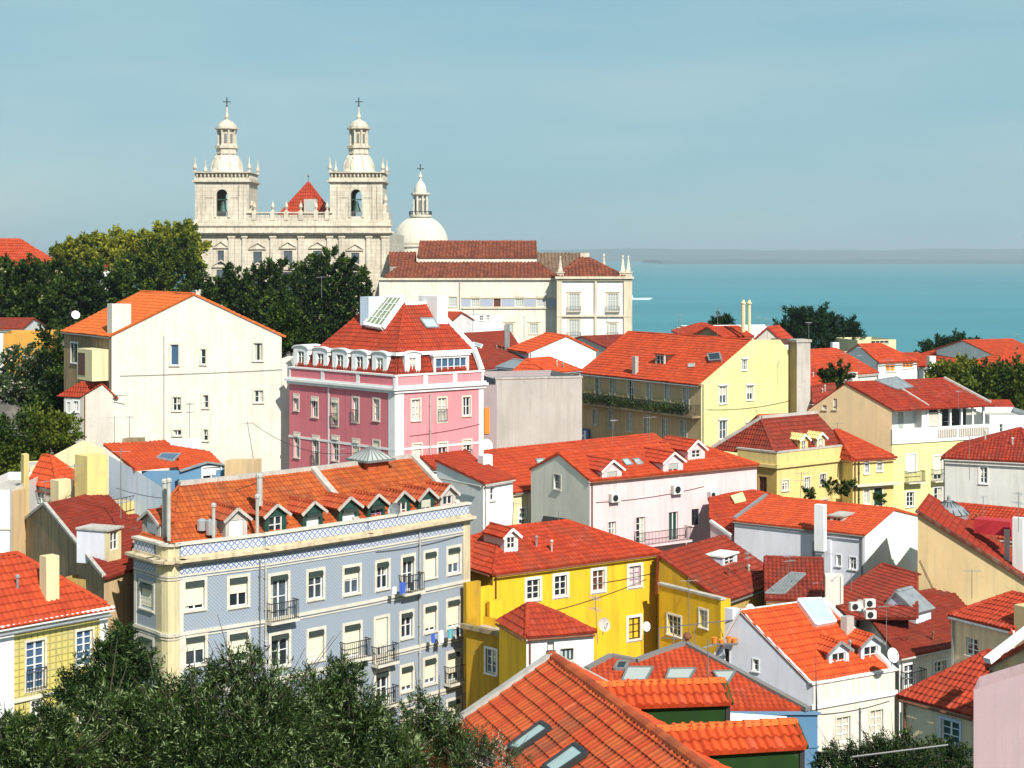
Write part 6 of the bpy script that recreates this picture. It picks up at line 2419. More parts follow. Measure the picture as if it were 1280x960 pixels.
# shed-like blank wall: top falls to the right
pA = V(((1147 - CX) / F * 100, 100, 0)); pB = V(((1330 - CX) / F * 97, 97, 0))
for o_ in list(t1.root.children_recursive): bpy.data.objects.remove(o_)
tw_ = Wall(t1.root, pA, pB, CZ - 30, [], 'tan')
s1, zz1 = tw_.uv(1147, 641); s2, zz2 = tw_.uv(1262, 714)
zzL = zz1 + (zz2 - zz1) * tw_.L / s2
tw_.top = [(0, zz1), (tw_.L, zzL)]
for x, y in ((945, 497), (962, 497), (1022, 512), (1038, 512), (1152, 690), (1168, 690)):
    win(tw_, *c10(x, y), 2.2, 13, rows=1, cols=1, sur=None, sill=False, fr='paint_brown', glass='paint_dark', ft=.02)
tw_.build()
nb = V((-tw_.n.x, -tw_.n.y, 0)) * 7
sd_ = Wall(t1.root, pA + nb, pA, CZ - 30, [(0, zz1 + .1), (7, zz1)], 'tan')
sd_.build()
sk_ = Wall(t1.root, pB + nb, pA + nb, CZ - 30, [(0, zzL), ((pB - pA).length, zz1)], 'tan')
sk_.build()
mb = MB()
p0 = tw_.pt(-.1, zz1 + .12, .12); p1 = tw_.pt(tw_.L, zzL + .12, .12)
t1.planes['R'] = slope(mb, [p0, p1, p1 + nb * 1.1, p0 + nb * 1.1], lift=.03, kind='flat', amp=.035)
t1.roof = mb.build('roof', 'tile_deep', t1.root)
t1.roof['label'] = 'worn red roof sloping down along the blank wall'
m = MB()
m.bar(p0 + ZU * .05, p1 + ZU * .05, .22, .18)
m.build('verge', 'brick_red', t1.roof)
t1.a, t1.b = tw_.t, -tw_.n
h = House('red_terrace_house', 'red-roofed house with terracotta terrace behind the tan blank wall', C=(1168, 664, 107), A=(1300, 742, 103), depth=8, ridge='a', fr=.5, rise=1.3, mR='tan', tile='tile_red', ov=.2)
h.done()
t1r = h
m = MB()
c = P(1186, 640, 106)
m.lathe(c - ZU * 1.2, [(1.2, 0), (1.25, .4), (1.25, 1.1), (1.35, 1.15), (.9, 1.55), (.3, 1.9), (.12, 1.95), (.12, 2.2), (.02, 2.3)], 16)
ld = thing('metal_roof_dome', 'ribbed grey metal ventilator dome on the red roof beside the tan blank wall', 'roof dome', c)
m.build('dome', 'zinc', ld)
m = MB()
for j in range(16):
    an = 2 * math.pi * j / 16
    u_ = V((math.cos(an), math.sin(an), 0))
    m.bar(c - ZU * .03 + u_ * 1.36, c + ZU * .72 + u_ * .3, .06)
m.build('rib', 'paint_dark', ld)
m = MB()
q = P(1200, 690, 97.5)
h.chimney(1272, 645, 700, 13, 99, 'white', pots=2)
h.chimney(1258, 660, 690, 6, 100, 'grey_wall')
m = MB()
m.box(V((P(1245, 640, 101).x, 101, 0)), h.a, h.b, -1.3, 1.0, -.3, .8, P(0, 668, 101).z, P(0, 650, 101).z)
tag(m.build('tarpaulin', 'red_cloth', None, loc=P(1245, 668, 101)), 'dark red covered bench on the roof terrace at the right edge', 'cover')

# small tan house with window and its neighbours
h = House('small_tan_house', 'small tan house with red tiled roof and one white sash window below the blank wall', C=(1189, 768, 86), A=(1266, 785, 82.5), depth=4.5, ridge='a', roof='hip', fr=.6, h0=1.8, h1=.01, rise=1.15, mR='peach_light', mL='peach_light', tile='tile_red', ov=.15)
win(h.R, *c10(1062, 905), 15.5, 22, rows=3, sur=None)
h.done()
h.eaves('surround_white', .15, .12)
h.chimney(1277, 755, 835, 24, 82.2, 'tan', capm='zinc', dp=1.2)
h = House('tile_edged_house', 'white house with broad dark red roof and tile-edged eaves in the lower right', C=(1124, 820, 88), A=(1240, 808, 92.5), B=(1074, 778, 91), ridge='a', fr=.98, rise=1.15, mR='white', tile='tile_dark', ov=.3)
win(h.R, *c13(822, 462), 14, 27, rows=3, bal='slab')
win(h.R, *c13(945, 427), 15, 14, rows=2, cols=3, sur='surround_white')
win(h.R, *c13(803, 650), 13, 28, rows=2, fr='paint_green', glass='paint_green', sur=None)
h.done()
h.eaves('surround_white', .16, .22, ('R',))
h = House('gable_roofed_house', 'dark red gabled roof with grey lean-to and air conditioners, before the brilliant white gable', C=(1038, 752, 97), A=(1148, 770, 93), depth=10, ridge='b', fr=.62, rise=3.0, mR='old_white', mL='mortar', tile='tile_dark', ov=.2)
for o_ in list(h.root.children_recursive): bpy.data.objects.remove(o_)
bpy.data.objects.remove(h.root)
h = custom('gable_roofed_house', 'dark red gabled roof with grey lean-to and air conditioners, before the brilliant white gable', 'house', (22, 98, CZ - 33))
k0, k1, k2 = P(1103, 706, 102), P(1036, 749, 97.5), P(1150, 720, 98.5)
nn_ = (k1 - k0).cross(k2 - k0).normalized()
h.planes['R'] = (k0, nn_)
mb = MB()
slope(mb, [k0, k1, h.hit('R', 1062, 774), h.hit('R', 1145.5, 774), h.hit('R', 1145.5, 719)], per=.26, row=.42)
slope(mb, [k0, k1, k1 + V((1.5, 5, -2.2)), k0 + V((1.5, 5, -2.2))], amp=0)
caps(mb, k0 + ZU * .07, k2 + ZU * .07); caps(mb, k1 + ZU * .05, k0 + ZU * .05); caps(mb, h.hit('R', 1145.5, 774) + ZU * .05, h.hit('R', 1145.5, 719) + ZU * .05)
h.roof = mb.build('roof', 'tile_dark', h.root)
Wall(h.root, k1 + V((.1, .1, 0)), h.hit('R', 1062, 774), CZ - 34, [(0, k1.z - .1), (((h.hit('R', 1062, 774) - k1 - V((.1, .1, 0))).xy).length, h.hit('R', 1062, 774).z - .1)], 'mortar').build()
ac = h
s2_ = House('blue_grey_shed', 'small pale blue shed with pitched grey roof against the blank tan wall', 'shed', C=(1107, 756, 94.5), A=(1145, 760, 93), depth=1.6, ridge='b', fr=.35, rise=.85, mR='light_blue', tile='zinc', amp=0)
s2_.done()
for k, (px, py, lb) in enumerate(((1067, 757, 'white air conditioner, leftmost of the cluster on the dark red roof'), (1085, 753, 'upper air conditioner of the stacked pair on the dark red roof'), (1086, 767, 'lower air conditioner of the stacked pair on the dark red roof'))):
    aircon(Wall(ac.root, V(((px - 30 - CX) / F * 90, 90, 0)), V(((px + 40 - CX) / F * 90.5, 90.5, 0)), 0, [], 'white'), px, py, 13, lb)
h = House('half_glazed_house', 'low house whose roof is half grey glazing and half dark red tile', C=(958, 748, 98), A=(1031, 750, 97.5), depth=7, ridge='a', fr=.6, rise=1.7, mR='beige_old', tile='tile_dark', ov=.2)
h.skylight('R', [c10(300, 600), c10(360, 606), c10(270, 690), c10(190, 688)], 'zinc', 'iron_grey', h=.1, fw=.05, bars=4)
win(h.R, 978, 757, 10, 8, cols=2, rows=1)
h.done()
h.chimney(1043, 718, 748, 22, 96, 'old_white', pots=2, dp=1.0)
m = MB()

# ================================================================ white house with two dormers, lower right
wd = House('dormer_house', 'cream-fronted house with bluish-white gable, big skylight and two grey dormers', C=(1016, 858, 85), A=(1118, 840.5), B=(886, 833.7), ridge='a', fr=.685, apex=765.5,
           mR='warm_white', mL='bluish_white', tile='tile_bright', ov=.0, vg=.05)
win(wd.Lw, *c13(208, 420), 7, 14, sur='surround_white', sw=.06, cols=1)
win(wd.Lw, *c13(92, 390), 6, 22, sur='surround_white', sw=.06, cols=1, fr='paint_brown')
for x, y, ww, hh in ((557, 680, 54, 104), (690, 648, 50, 96)):
    win(wd.R, *c13(x, y), ww / 3.2, hh / 3.2, rows=3, fr='paint_white', glass='curtain', sur='surround_stone', sw=.12)
wd.done()
z = wd.z
band(wd.R, z - .95, z + .12, .05, 'warm_white', 'parapet', ext=0)
band(wd.R, z + .12, z + .22, .16, 'surround_white', 'coping', n0=-.2)
band(wd.R, z - 1.2, z - .96, .14, 'surround_white', 'cornice')
for k in range(7):
    a = wd.R.L * (k + .5) / 7
    band(wd.R, z - .93, z + .10, .075, 'surround_white', 'pier', a0=a - .08, a1=a + .08, n0=.054)
m = MB()
m.bar(up(wd.C, z + .1), wd.R0 + ZU * .1, .14, .12)
m.bar(up(wd.B, z + .1), wd.R0 + ZU * .1, .14, .12)
m.bar(wd.R0 + ZU * .1, wd.R1 + ZU * .1, .16, .14)
m.bar(up(wd.A, z + .1), wd.R1 + ZU * .1, .35, .25)
m.build('verge', 'surround_white', wd.roof)
wd.skylight('R', [c13(368, 172), c13(462, 168), c13(518, 258), c13(440, 272)], 'surround_white', 'glass_pale', h=.25, fw=.09)
for x, y, lab in ((540, 488, 'l'), (668, 462, 'r')):
    px, py = c13(x, y)
    wd.dormer(wd.R, px, py - 2, 25, 38, .8, back=4.2, rise=.45, mw='light_blue', mt='tile_bright', wf=.66, sidem='iron_grey', fascia='zinc', rows=3)
wd.chimney(1063, 768, 796, 12, 'R', 'mortar')
wd.chimney(920, 758, 835, 11, 90.6, 'bluish_white', dp=.5)

# ================================================================ blue walled house with red roof and roof panels
bw = House('blue_walled_house', 'house with deep blue wall and red gabled roof behind the foreground ridge', C=(915, 889, 66), A=(1022, 889, 66), depth=9, roof='none', mR='blue_wall', mL='blue_wall', base=CZ - 27) 
for o_ in list(bw.root.children_recursive): bpy.data.objects.remove(o_)
zE = P(1022, 889, 66).z
E = [P(742, 862, 64.5), None]
ze = zE
q0, q1 = P(1022, 889, 66), P(700, 889, 66)
ridge_z = P(857, 807, 72).z
pkp = P(857, 807, 72)
Wb_ = Wall(bw.root, V((q1.x, 66, 0)), V((q0.x, 66, 0)), CZ - 27, [(0, zE), (q0.x - q1.x, zE)], 'blue_wall')
Wb_.build()
Wb2 = Wall(bw.root, V((q0.x, 66, 0)), V((q0.x + 2, 77, 0)), CZ - 27, [(0, zE), (11.18, zE)], 'blue_wall')
Wb2.build()
band(Wb_, zE - 1.5, zE - 1.42, .05, 'blue_wall', 'moulding')
band(Wb_, zE - .12, zE - .02, .12, 'steel_blue', 'cornice')
mb = MB()
# one broad slope facing the camera, cut to a peak
n0 = (P(857, 807, 72) - q0).cross(q1 - q0).normalized()
bw.planes['R'] = (q0, n0)
hh_ = lambda px, py: bw.hit('R', px, py)
peak, lt_, rt_ = hh_(857, 807), hh_(741, 838), hh_(1006, 888)
mid_ = hh_(795, 829)
slope(mb, [hh_(735, 888), hh_(1008, 888), peak, hh_(795, 829)], per=.24, row=.36, amp=.04)
slope(mb, [hh_(700, 888), hh_(735, 888), hh_(795, 829), hh_(764, 824), hh_(735, 838)], per=.24, row=.36, amp=.04)
pb_ = up(peak + V((0, 6, 0)), peak.z - 2.4)
slope(mb, [peak, rt_, up(rt_ + V((0, 8, 0)), rt_.z - 6), up(peak + V((0, 8, 0)), peak.z - 6)], amp=0)
slope(mb, [peak, mid_, up(mid_ + V((0, 8, 0)), mid_.z - 6), up(peak + V((0, 8, 0)), peak.z - 6)], amp=0)
bw.roof = mb.build('roof', 'tile_orange', bw.root)
m = MB()
for p_, q_ in ((hh_(857, 807), hh_(1010, 890)), (hh_(857, 807), hh_(795, 829)), (hh_(795, 829), hh_(764, 823)), (hh_(764, 823), hh_(733, 840))):
    m.bar(p_ + ZU * .12, q_ + ZU * .12, .28, .18)
m.build('ridge_mortar', 'grey_ridge', bw.roof)
for pix in ([c12(718, 445), c12(820, 445), c12(790, 498), c12(695, 500)], [c12(885, 452), c12(990, 450), c12(965, 492), c12(870, 492)], [c12(1060, 462), c12(1150, 460), c12(1100, 540), c12(1085, 500)]):
    k = bw.skylight('R', pix, 'iron_grey', 'blind_grey', h=.14, fw=.05, bars=0)
bw.skylight('R', [c12(680, 420), c12(722, 420), c12(708, 450), c12(666, 450)], 'grey_ridge', 'glass', h=.12)
m = MB()
q = [P(*c13(90, 610), 64), P(*c13(330, 625), 64), P(*c13(345, 655), 63), P(*c13(110, 652), 63)]
m.hexa([p - ZU * .08 for p in q], q)
m.build('canopy', 'bright_white', bw.root)
m = MB()
c = P(859, 798, 72)
m.tube([c - ZU * .6, c + ZU * .1], .10, 8)
m.lathe(c, [(.18, 0), (.2, .1), (.12, .25)], 8)
m.build('flue_pipe', 'rust_metal', bw.roof)

# ================================================================ foreground roof
fg = custom('foreground_house', 'nearest house with large worn red-orange tiled roof, two skylights and two green-walled dormers', 'house', (1.5, 44, CZ - 24))
zrF = P(691, 823, 48).z
Rb = P(691, 823, 48)
Re = PZ(852, 942, zrF)
rdir = (Re - Rb); rdir.z = 0; rdir.normalize()
Re2 = Re + rdir * 7
pl_ = V((-rdir.y, rdir.x, 0)); pl_ = pl_ if pl_.x < 0 else -pl_
drop = 1.35 / 2.33
sl = lambda p, k, s=1: up(p + pl_ * k * s, zrF - k * drop)
mb = MB()
wid = 6.0
fg.planes['L'] = slope(mb, [Rb, Re2, sl(Re2, wid), sl(Rb, wid)], per=.235, row=.42, amp=.05, res=6, kind='flat')
ml = mb.build('roof', 'tile_rust', fg.root)
ml['label'] = 'large weathered left roof slope'
fg.roof = ml
mb = MB()
fg.planes['K'] = slope(mb, [Rb, Re2, sl(Re2, wid, -1), sl(Rb, wid, -1)], per=.235, row=.42, amp=.06)
mb.build('roof', 'tile_bright', fg.root)
mb = MB()
caps(mb, Rb + ZU * .07 - rdir * .1, Re2 + ZU * .07, .17, .40)
mb.build('ridge_tiles', 'tile_old', ml)
m = MB()
m.bar(Rb + ZU * .06, sl(Rb, wid) + ZU * .06, .30, .28)
m.bar(Rb + ZU * .06, sl(Rb, wid, -1) + ZU * .06, .30, .28)
m.build('verge', 'mortar', ml)
for w_, p_, q_ in ((0, Rb, sl(Rb, wid)), ):
    pass
gb0, gb1 = sl(Rb, wid - .2), sl(Rb, wid - .2, -1)
Wg = Wall(fg.root, gb1, gb0, CZ - 27, [(0, gb1.z), (wid - .2, zrF - .1), (2 * wid - .4, gb0.z)], 'mortar')
Wg.build()
for s_ in (1, -1):
    a0, a1 = sl(Rb, wid - .3, s_), sl(Re2, wid - .3, s_)
    p_, q_ = (a0, a1) if s_ == 1 else (a1, a0)
    Wall(fg.root, p_, q_, CZ - 27, [(0, a0.z - .15), ((a1 - a0).length, a0.z - .15)], 'warm_white').build()
fg.skylight('L', [c12(385, 672), c12(420, 695), c12(285, 790), c12(252, 770)], 'paint_dark', 'glass_pale', h=.14, fw=.07)
fg.skylight('L', [c12(520, 760), c12(565, 795), c12(440, 880), c12(395, 850)], 'paint_dark', 'glass_pale', h=.14, fw=.07)
# two long dormers running to the right off the ridge
rt = -pl_
for k, (pxa, pya, pxb, pyb, wallm) in enumerate(((744, 860, 905, 854.5, 1), (820, 916, 994, 906, 1))):
    S0 = PZ(pxa, pya, zrF + .02)
    S1 = PZ(pxb, pyb, zrF + .02)
    dd_ = S1 - S0; dd_.z = 0; L_ = dd_.length; dd_.normalize()
    fr_ = V((dd_.y, -dd_.x, 0))
    mb = MB()
    E0, E1 = S0 + fr_ * .75 - ZU * .42, S1 + fr_ * .75 - ZU * .42
    B0_, B1_ = S0 - fr_ * .75 - ZU * .42, S1 - fr_ * .75 - ZU * .42
    slope(mb, [E0 - dd_ * .2, E1, S1, S0 - dd_ * .2], per=.24, row=.42, amp=.075, kind='roman', th=.06)
    slope(mb, [B1_, B0_, S0, S1], per=.24, row=.42, amp=.075, th=.06)
    dr = MB()
    m = MB()
    o = up(S0, 0)
    m.box(o, dd_, fr_, .05, L_ - .12, -.6, .58, zrF - 2.6, zrF - .36)
    D_ = m.build('dormer', 'green_wall', fg.root)
    mb.build('dormer_roof', 'tile_bright', D_)
    mb = MB()
    caps(mb, S0 + ZU * .08, S1 + ZU * .08, .15, .42)
    mb.build('ridge_tiles', 'tile_fresh', D_)
    m = MB()
    m.bar(S1 + ZU * .06, E1 + ZU * .06, .14, .12)
    m.build('verge', 'leaf_moss', D_)
    m = MB()
    m.box(o, dd_, fr_, L_ - .11, L_ + .02, -.62, .62, zrF - 1.4, zrF - .42)
    m.build('end_board', 'paint_dark', D_)
# white gable foot beside the ridge
tri = [P(848, 944, 39.2), P(915, 985, 38.6), P(848, 990, 39.2)]
m = MB()
m.poly(tri); m.poly([p + V((0, .3, 0)) for p in tri][::-1])
for i in range(3):
    p_, q_ = tri[i], tri[(i + 1) % 3]
    m.poly([p_, q_, q_ + V((0, .3, 0)), p_ + V((0, .3, 0))])
m.build('gable_foot', 'bright_white', fg.root)
rod('cable', [P(751, 870, 44.4), P(751, 895, 43.8), P(765, 915, 43), P(785, 935, 42), P(810, 945, 41.2), P(846, 946, 39.6)], .012, 'white_cloth', 'thin white cable looping down the foreground roof', 'cable')
h = House('white_lean_to', 'low white lean-to wall between the foreground ridge and the lower green dormer', 'wall', C=(850, 972, 36), A=(915, 975, 36), depth=1, mR='bright_white', roof='flat', base=CZ - 25) if False else None

# ================================================================ lower right houses
h = House('vine_house', 'cream house with red hipped roof and blue-edged green window at the lower right', C=(1128, 868, 72), A=(1219, 888, 69), depth=5.5, ridge='a', roof='hip', fr=.55, h0=2.4, h1=.01, rise=1.9, mR='peach_light', mL='peach_light', tile='tile_red', ov=.2, base=CZ - 31)
win(h.R, *c13(985, 688), 23, 28, rows=3, sur='light_blue', sw=.12, fr='paint_white', glass='paint_green')
h.done()
wv = House('white_verge_house', 'red tiled roof with thick white verge at the right edge', C=(1236, 833, 66), A=(1310, 846, 63), depth=6, ridge='b', fr=.9, rise=1.8, mR='beige_old', tile='tile_red', ov=.1)
m = MB()
m.bar(P(1234, 826, 65), P(1290, 783, 66.5), .34, .24)
m.build('verge', 'surround_white', wv.roof)
wv.done()
h = House('mauve_wall_house', 'flat mauve house wall closing the lower right corner', C=(1217, 862, 38), A=(1330, 826), B=(1224, 846),  mR='mauve', roof='flat', base=CZ - 26)
h.done()
# ================================================================ left side houses
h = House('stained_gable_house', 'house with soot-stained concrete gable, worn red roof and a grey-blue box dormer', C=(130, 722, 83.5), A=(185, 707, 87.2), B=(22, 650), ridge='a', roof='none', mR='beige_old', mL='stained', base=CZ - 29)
hs = h
w_ = h.Lw
g_s, g_z = w_.uv(56, 631)
w_.top = [(0, w_.uv(14, 652)[1]), (g_s, g_z), (w_.L, h.z)]
mb = MB()
G0 = w_.pt(g_s, g_z)
G1 = G0 + h.a * 5.8
E0, E1 = up(h.C, h.z), up(h.C + h.a * 5.8, h.z)
h.planes['R'] = slope(mb, [E0, E1, G1, G0], per=.25, row=.40, amp=.04, kind='flat', offs={0: .2, 3: .05})
H0 = w_.pt(0, w_.top[0][1])
slope(mb, [H0 + h.a * 5.8, H0, G0, G1], amp=0)
h.roof = mb.build('roof', 'tile_dark', h.root)
h.roof['label'] = 'weathered dark red roof with moss'
m = MB()
m.bar(E0 + ZU * .1, G0 + ZU * .1, .20, .16)
m.bar(G0 + ZU * .1, H0 + ZU * .05, .20, .16)
m.build('verge', 'mortar', h.roof)
h.done()
h.dormer(h.R, 143, 690, 17, 28, 1.3, back=2.0, mw='cream', mt='mortar', style='flat', wf=.6, sidem='bluish_white')
h.chimney(24, 610, 700, 26, 99, 'beige_old', capm='tile_old', dp=1.0)
h.chimney(33, 566, 622, 10, 101, 'straw', capm='terracotta', dp=.8)
h = House('dark_red_roof_house', 'small dark red roof tucked between the stained gable house and the tiled building', C=(152, 684, 92), A=(200, 676, 94), depth=4, ridge='a', rise=1.2, fr=.6, mR='beige_old', tile='tile_dark')
h.done()
h = House('chimney_house', 'low red-roofed house with cream walls behind the stained gable', C=(72, 608, 102), A=(112, 606, 103.5), B=(37, 601, 105), ridge='b', fr=.45, h0=2.5, rise=1.55, mR='cream', mL='warm_white', tile='tile_bright')
win(h.Lw, 50, 623, 11, 15, sur='surround_white', glass='glass_pale')
h.done()
h.chimney(122, 567, 630, 28, 99, 'straw', dp=1.5)
h.chimney(83, 598, 632, 21, 100.5, 'cream', dp=1.0)
aircon(h.R, 102, 612, 9, 'air conditioner box on the cream wall beside the tall yellow chimney')
h = House('cream_gable_house', 'pale cream gable wall below the dark bushes on the left', C=(38, 590, 110), A=(131, 590, 112), depth=6, roof='none', mR='pale_yellow')
h.R.mat = 'cream'
h.R.top = [(0, h.R.uv(40, 584)[1]), h.R.uv(104, 550), (h.R.L, h.R.uv(131, 562)[1])]
h.done()
h = House('far_left_white_house', 'white wall of a house cut by the left edge of the view', C=(-40, 612, 98), A=(12, 613, 98), depth=8, mR='white', roof='flat')
h.done()
band(h.R, h.R.uv(0, 661)[1] - .05, h.R.uv(0, 661)[1] + .05, .08, 'surround_stone', 'belt_course')
# light blue house with orange roof
lb = House('light_blue_house', 'light blue house with orange-red tiled roof and roof window behind the tiled building', C=(170, 588, 101), A=(300, 590, 104), B=(130, 556, 108), ridge='a', roof='gable', fr=.99, apex=556, mR='steel_blue', mL='light_blue', tile='tile_bright', ov=.2)
for o_ in list(lb.root.children_recursive): bpy.data.objects.remove(o_)
Wl_ = Wall(lb.root, V(((136 - CX) / F * 102, 102, 0)), V(((214 - CX) / F * 97, 97, 0)), CZ - 26, [], 'light_blue')
sa, za = Wl_.uv(136, 566); sb, zb2 = Wl_.uv(170, 588); sc_, zc2 = Wl_.uv(212, 612)
Wl_.top = [(0, za), (sb, zb2), (Wl_.L, zc2)]
Wl_.build()
p0 = Wl_.pt(0, za, .1); p1 = Wl_.pt(sb, zb2, .1)
nb = V((.35, .94, 0)).normalized()
al = V((.97, .10, 0)).normalized()
Ws = Wall(lb.root, V((p1.x + .3, p1.y + .6, 0)), V((p1.x + .3, p1.y + .6, 0)) + al * 7, CZ - 26, [(0, zb2 - .1), (7, zb2 - .1)], 'steel_blue')  # front wall in shadow: the shade is put into this darker blue
Ws.build()
mb = MB()
e1 = P(224, 592, 101.5); e1.z = zb2
lb.planes['R'] = slope(mb, [p1, e1, P(207, 552, 107), P(129, 557, 105)], per=.30, row=.42, amp=.05)
slope(mb, [P(224, 590, 101.5), P(281, 579, 104), P(262, 566, 107), P(207, 552, 107)], per=.30, row=.42, amp=.05)
slope(mb, [P(129, 557, 105), P(207, 552, 107), P(207, 552, 107) + V((.5, 4, -1.2)), P(129, 557, 105) + V((.5, 4, -1.2))], amp=0)
lb.roof = mb.build('roof', 'tile_bright', lb.root)
lb.skylight('R', [c7(815, 278), c7(900, 280), c7(865, 315), c7(785, 300)], 'zinc', 'glass_blue', h=.1)
m = MB()
ld0 = P(224, 612, 99.5); ld1 = P(281, 605, 101)
t_ = V((ld1.x - ld0.x, ld1.y - ld0.y, 0)); LL = t_.length; t_.normalize()
Wd = Wall(lb.root, V((ld0.x, ld0.y, 0)), V((ld1.x, ld1.y, 0)), CZ - 26, [(0, P(0, 590, 99.5).z), (LL * .6, P(0, 580, 100).z), (LL, P(0, 582, 101).z)], 'steel_blue')
win(Wd, 264.5, 592.5, 22, 17, rows=1, cols=2, blind=.6, bc='blind_white', sur='surround_white', sw=.10)
Wd.build()
m = MB()
m.bar(Wd.pt(0, P(0, 590, 99.5).z + .06, .05), Wd.pt(LL * .6, P(0, 580, 100).z + .06, .05), .3, .1)
m.bar(Wd.pt(LL * .6, P(0, 580, 100).z + .06, .05), Wd.pt(LL, P(0, 582, 101).z + .06, .05), .3, .1)
m.build('flashing', 'zinc', lb.roof)
lb.a, lb.b = al, nb
lb.chimney(299, 573, 602, 36, 100, 'beige_old', capm='tile_old', dp=1.0)
lb.chimney(227, 548, 566, 30, 108, 'bright_white', dp=1.0)
lb.chimney(163, 546, 560, 20, 110, 'old_stone', dp=.8)
h = House('yellow_terrace_block', 'low yellow terrace wall with iron railing in front of the light blue gable', 'terrace', C=(141, 632, 98), A=(168, 622, 100), depth=1.2, mR='straw', mL='straw', roof='none', base=CZ - 22)
h.done()
m = MB()
railing(m, h.R, .05, h.R.L - .05, h.z - .6, h.z + .35, .05, step=.4)
m.build('railing', 'iron', h.root)
# lower-left tiled house
lt = House('yellow_tiled_house', 'house faced in yellow-green tiles with red roof and tall chimney at the lower left', C=(-24, 784, 69.2), A=(133, 756, 73.6), depth=6, ridge='a', roof='hip', apex=700, h0=1.2, h1=3.0, fr=.45,
           mR='azulejo_yellow', mL='white', tile='tile_orange', ov=.35, base=CZ - 29)
win(lt.R, *c11(142, 548), 23, 60, rows=6, cols=2, sur='surround_stone', sw=.10, glass='glass_blue', bal='juliet')
win(lt.R, *c11(338, 480), 20, 44, rows=5, cols=2, sur='surround_stone', sw=.10, glass='glass_blue')
win(lt.R, *c11(147, 730), 13, 26, rows=3, cols=2, sur='surround_stone', sw=.10)
win(lt.R, *c11(335, 740), 13, 26, rows=3, cols=2, sur='surround_stone', sw=.10)
lt.done()
z = lt.z
band(lt.R, z - .28, z - .05, .28, 'surround_white', 'cornice')
band(lt.R, z - .55, z - .28, .10, 'warm_white', 'cornice')
s16 = lt.R.uv(17, 850)[0]
band(lt.R, lt.zb, z - .56, .05, 'bright_white', 'white_wall_strip', a0=-.1, a1=s16)
band(lt.R, lt.zb, z - .56, .05, 'surround_white', 'corner_pilaster', a0=lt.R.uv(124, 800)[0], a1=lt.R.L + .03)
band(lt.R, lt.R.uv(60, 866)[1] - .12, lt.R.uv(60, 866)[1] + .02, .12, 'surround_stone', 'belt_course', a0=s16 + .01, a1=lt.R.uv(124, 800)[0] - .01)
lt.chimney(66, 692, 755, 18, 'R', 'cream', dp=.6)
h = House('dark_recess_house', 'narrow shaded ochre house in the gap left of the tiled building', C=(133, 728, 86), A=(170, 726, 88), depth=3, mR='ochre', roof='flat', base=CZ - 30)
h.R.mat = 'stained'  # shade of the gap put into the wall colour, darker than its ochre
win(h.R, 148, 748, 14, 14, rows=2)
h.done()

# ================================================================ houses before the monastery and the pink building
def hs_(name, label, C, A, mR, tile='tile_red', mL=None, wins=(), B=None, **k):
    kw = dict(depth=8, ridge='a', rise=1.8, per=.34, row=.6, amp=.05)
    kw.update(k)
    if B: kw['B'] = B
    h = House(name, label, C=C, A=A, mR=mR, mL=mL, tile=tile, **kw)
    for (wl, px, py, pw, ph, *kk) in wins:
        win(h.R if wl == 'R' else h.Lw, px, py, pw, ph, **{**dict(sur='surround_white', sw=.08), **(kk[0] if kk else {})})
    h.done()
    return h
g_ = 'houses on the slope toward the river'
h = hs_('white_block_house', 'white stepped house standing before the monastery wing', (563, 396, 215), (628, 393, 222), 'bright_white', wins=(('R', 602, 397.5, 5, 6), ('R', 610, 397, 4, 6)), roof='flat')
h = hs_('white_corner_house', 'small white gable between the pink building chimney and the monastery', (560, 405, 200), (592, 395, 212), 'bright_white', depth=7, rise=1.2, ridge='b')
h = hs_('rust_roof_house', 'low house with broad rusty red roof right of the pink building', (600, 462, 165), (664, 452, 172), 'mortar', 'tile_dark', depth=20, rise=2.2, B=(566, 424))
h.skylight('R', [(592, 430), (603, 433), (601, 437), (590, 433)], 'bright_white', 'glass_pale', h=.15)
h.chimney(634, 405, 432, 10, 182, 'zinc', pots=1)
h = hs_('white_red_roof_house', 'white gabled house with orange-red roof below the monastery pavilion', (661, 440, 175), (745, 448, 178), 'bright_white', 'tile_bright', mL='bluish_white', ridge='b', fr=.55, apex=420, B=(637, 436))
h = hs_('slate_shed', 'grey-blue corrugated shed left of the white gabled house', (662, 462, 160), (700, 461, 162), 'mortar', 'zinc', mL='steel_blue', depth=7, rise=.6, B=(622, 458), amp=0, ridge='b')
h = hs_('orange_lean_roof_house', 'low orange roof between the netted block and the tan balcony house', (684, 466, 150), (724, 463, 154), 'mortar', 'tile_bright', depth=4, rise=1.0, fr=.9, h0=1.5)
h = hs_('crimson_roof_house', 'low dark red roof at the right foot of the monastery pavilion', (770, 440, 200), (850, 436, 206), 'grey_wall', 'tile_dark', depth=14, rise=1.6)
# behind the tan balcony house
h = hs_('far_orange_house', 'small orange-roofed house rising behind the long roof near the water', (850, 417, 200), (915, 420, 200), 'mortar', 'tile_red', depth=8, rise=1.1, h0=3, roof='hip', h1=3)
h = hs_('yellow_white_house', 'tiny pale yellow house at the waterline behind the roofs', (850, 411, 230), (866, 411, 230), 'cream', roof='flat', depth=5)
h = hs_('white_flat_house', 'long white flat-roofed block at the waterline', (866, 409, 235), (975, 409, 238), 'bright_white', roof='flat', depth=6)
h = hs_('stone_attic_house', 'brown stone attic with twin tall flues above the long roof', (903, 421, 172), (940, 421, 174), 'old_stone', depth=5, rise=.9)
for px, ww in ((929.0, 5.2), (936.5, 4.2)):
    m = MB()
    c = P(px, 410, 172)
    m.tube([P(px, 415, 172), P(px, 380, 172)], ww / F * 172 / 2, 10)
    m.lathe(P(px, 380, 172), [(.28, 0), (.30, .12), (.2, .2), (.12, .45)], 10)
    m.build('flue_pipe', 'cream', h.root)
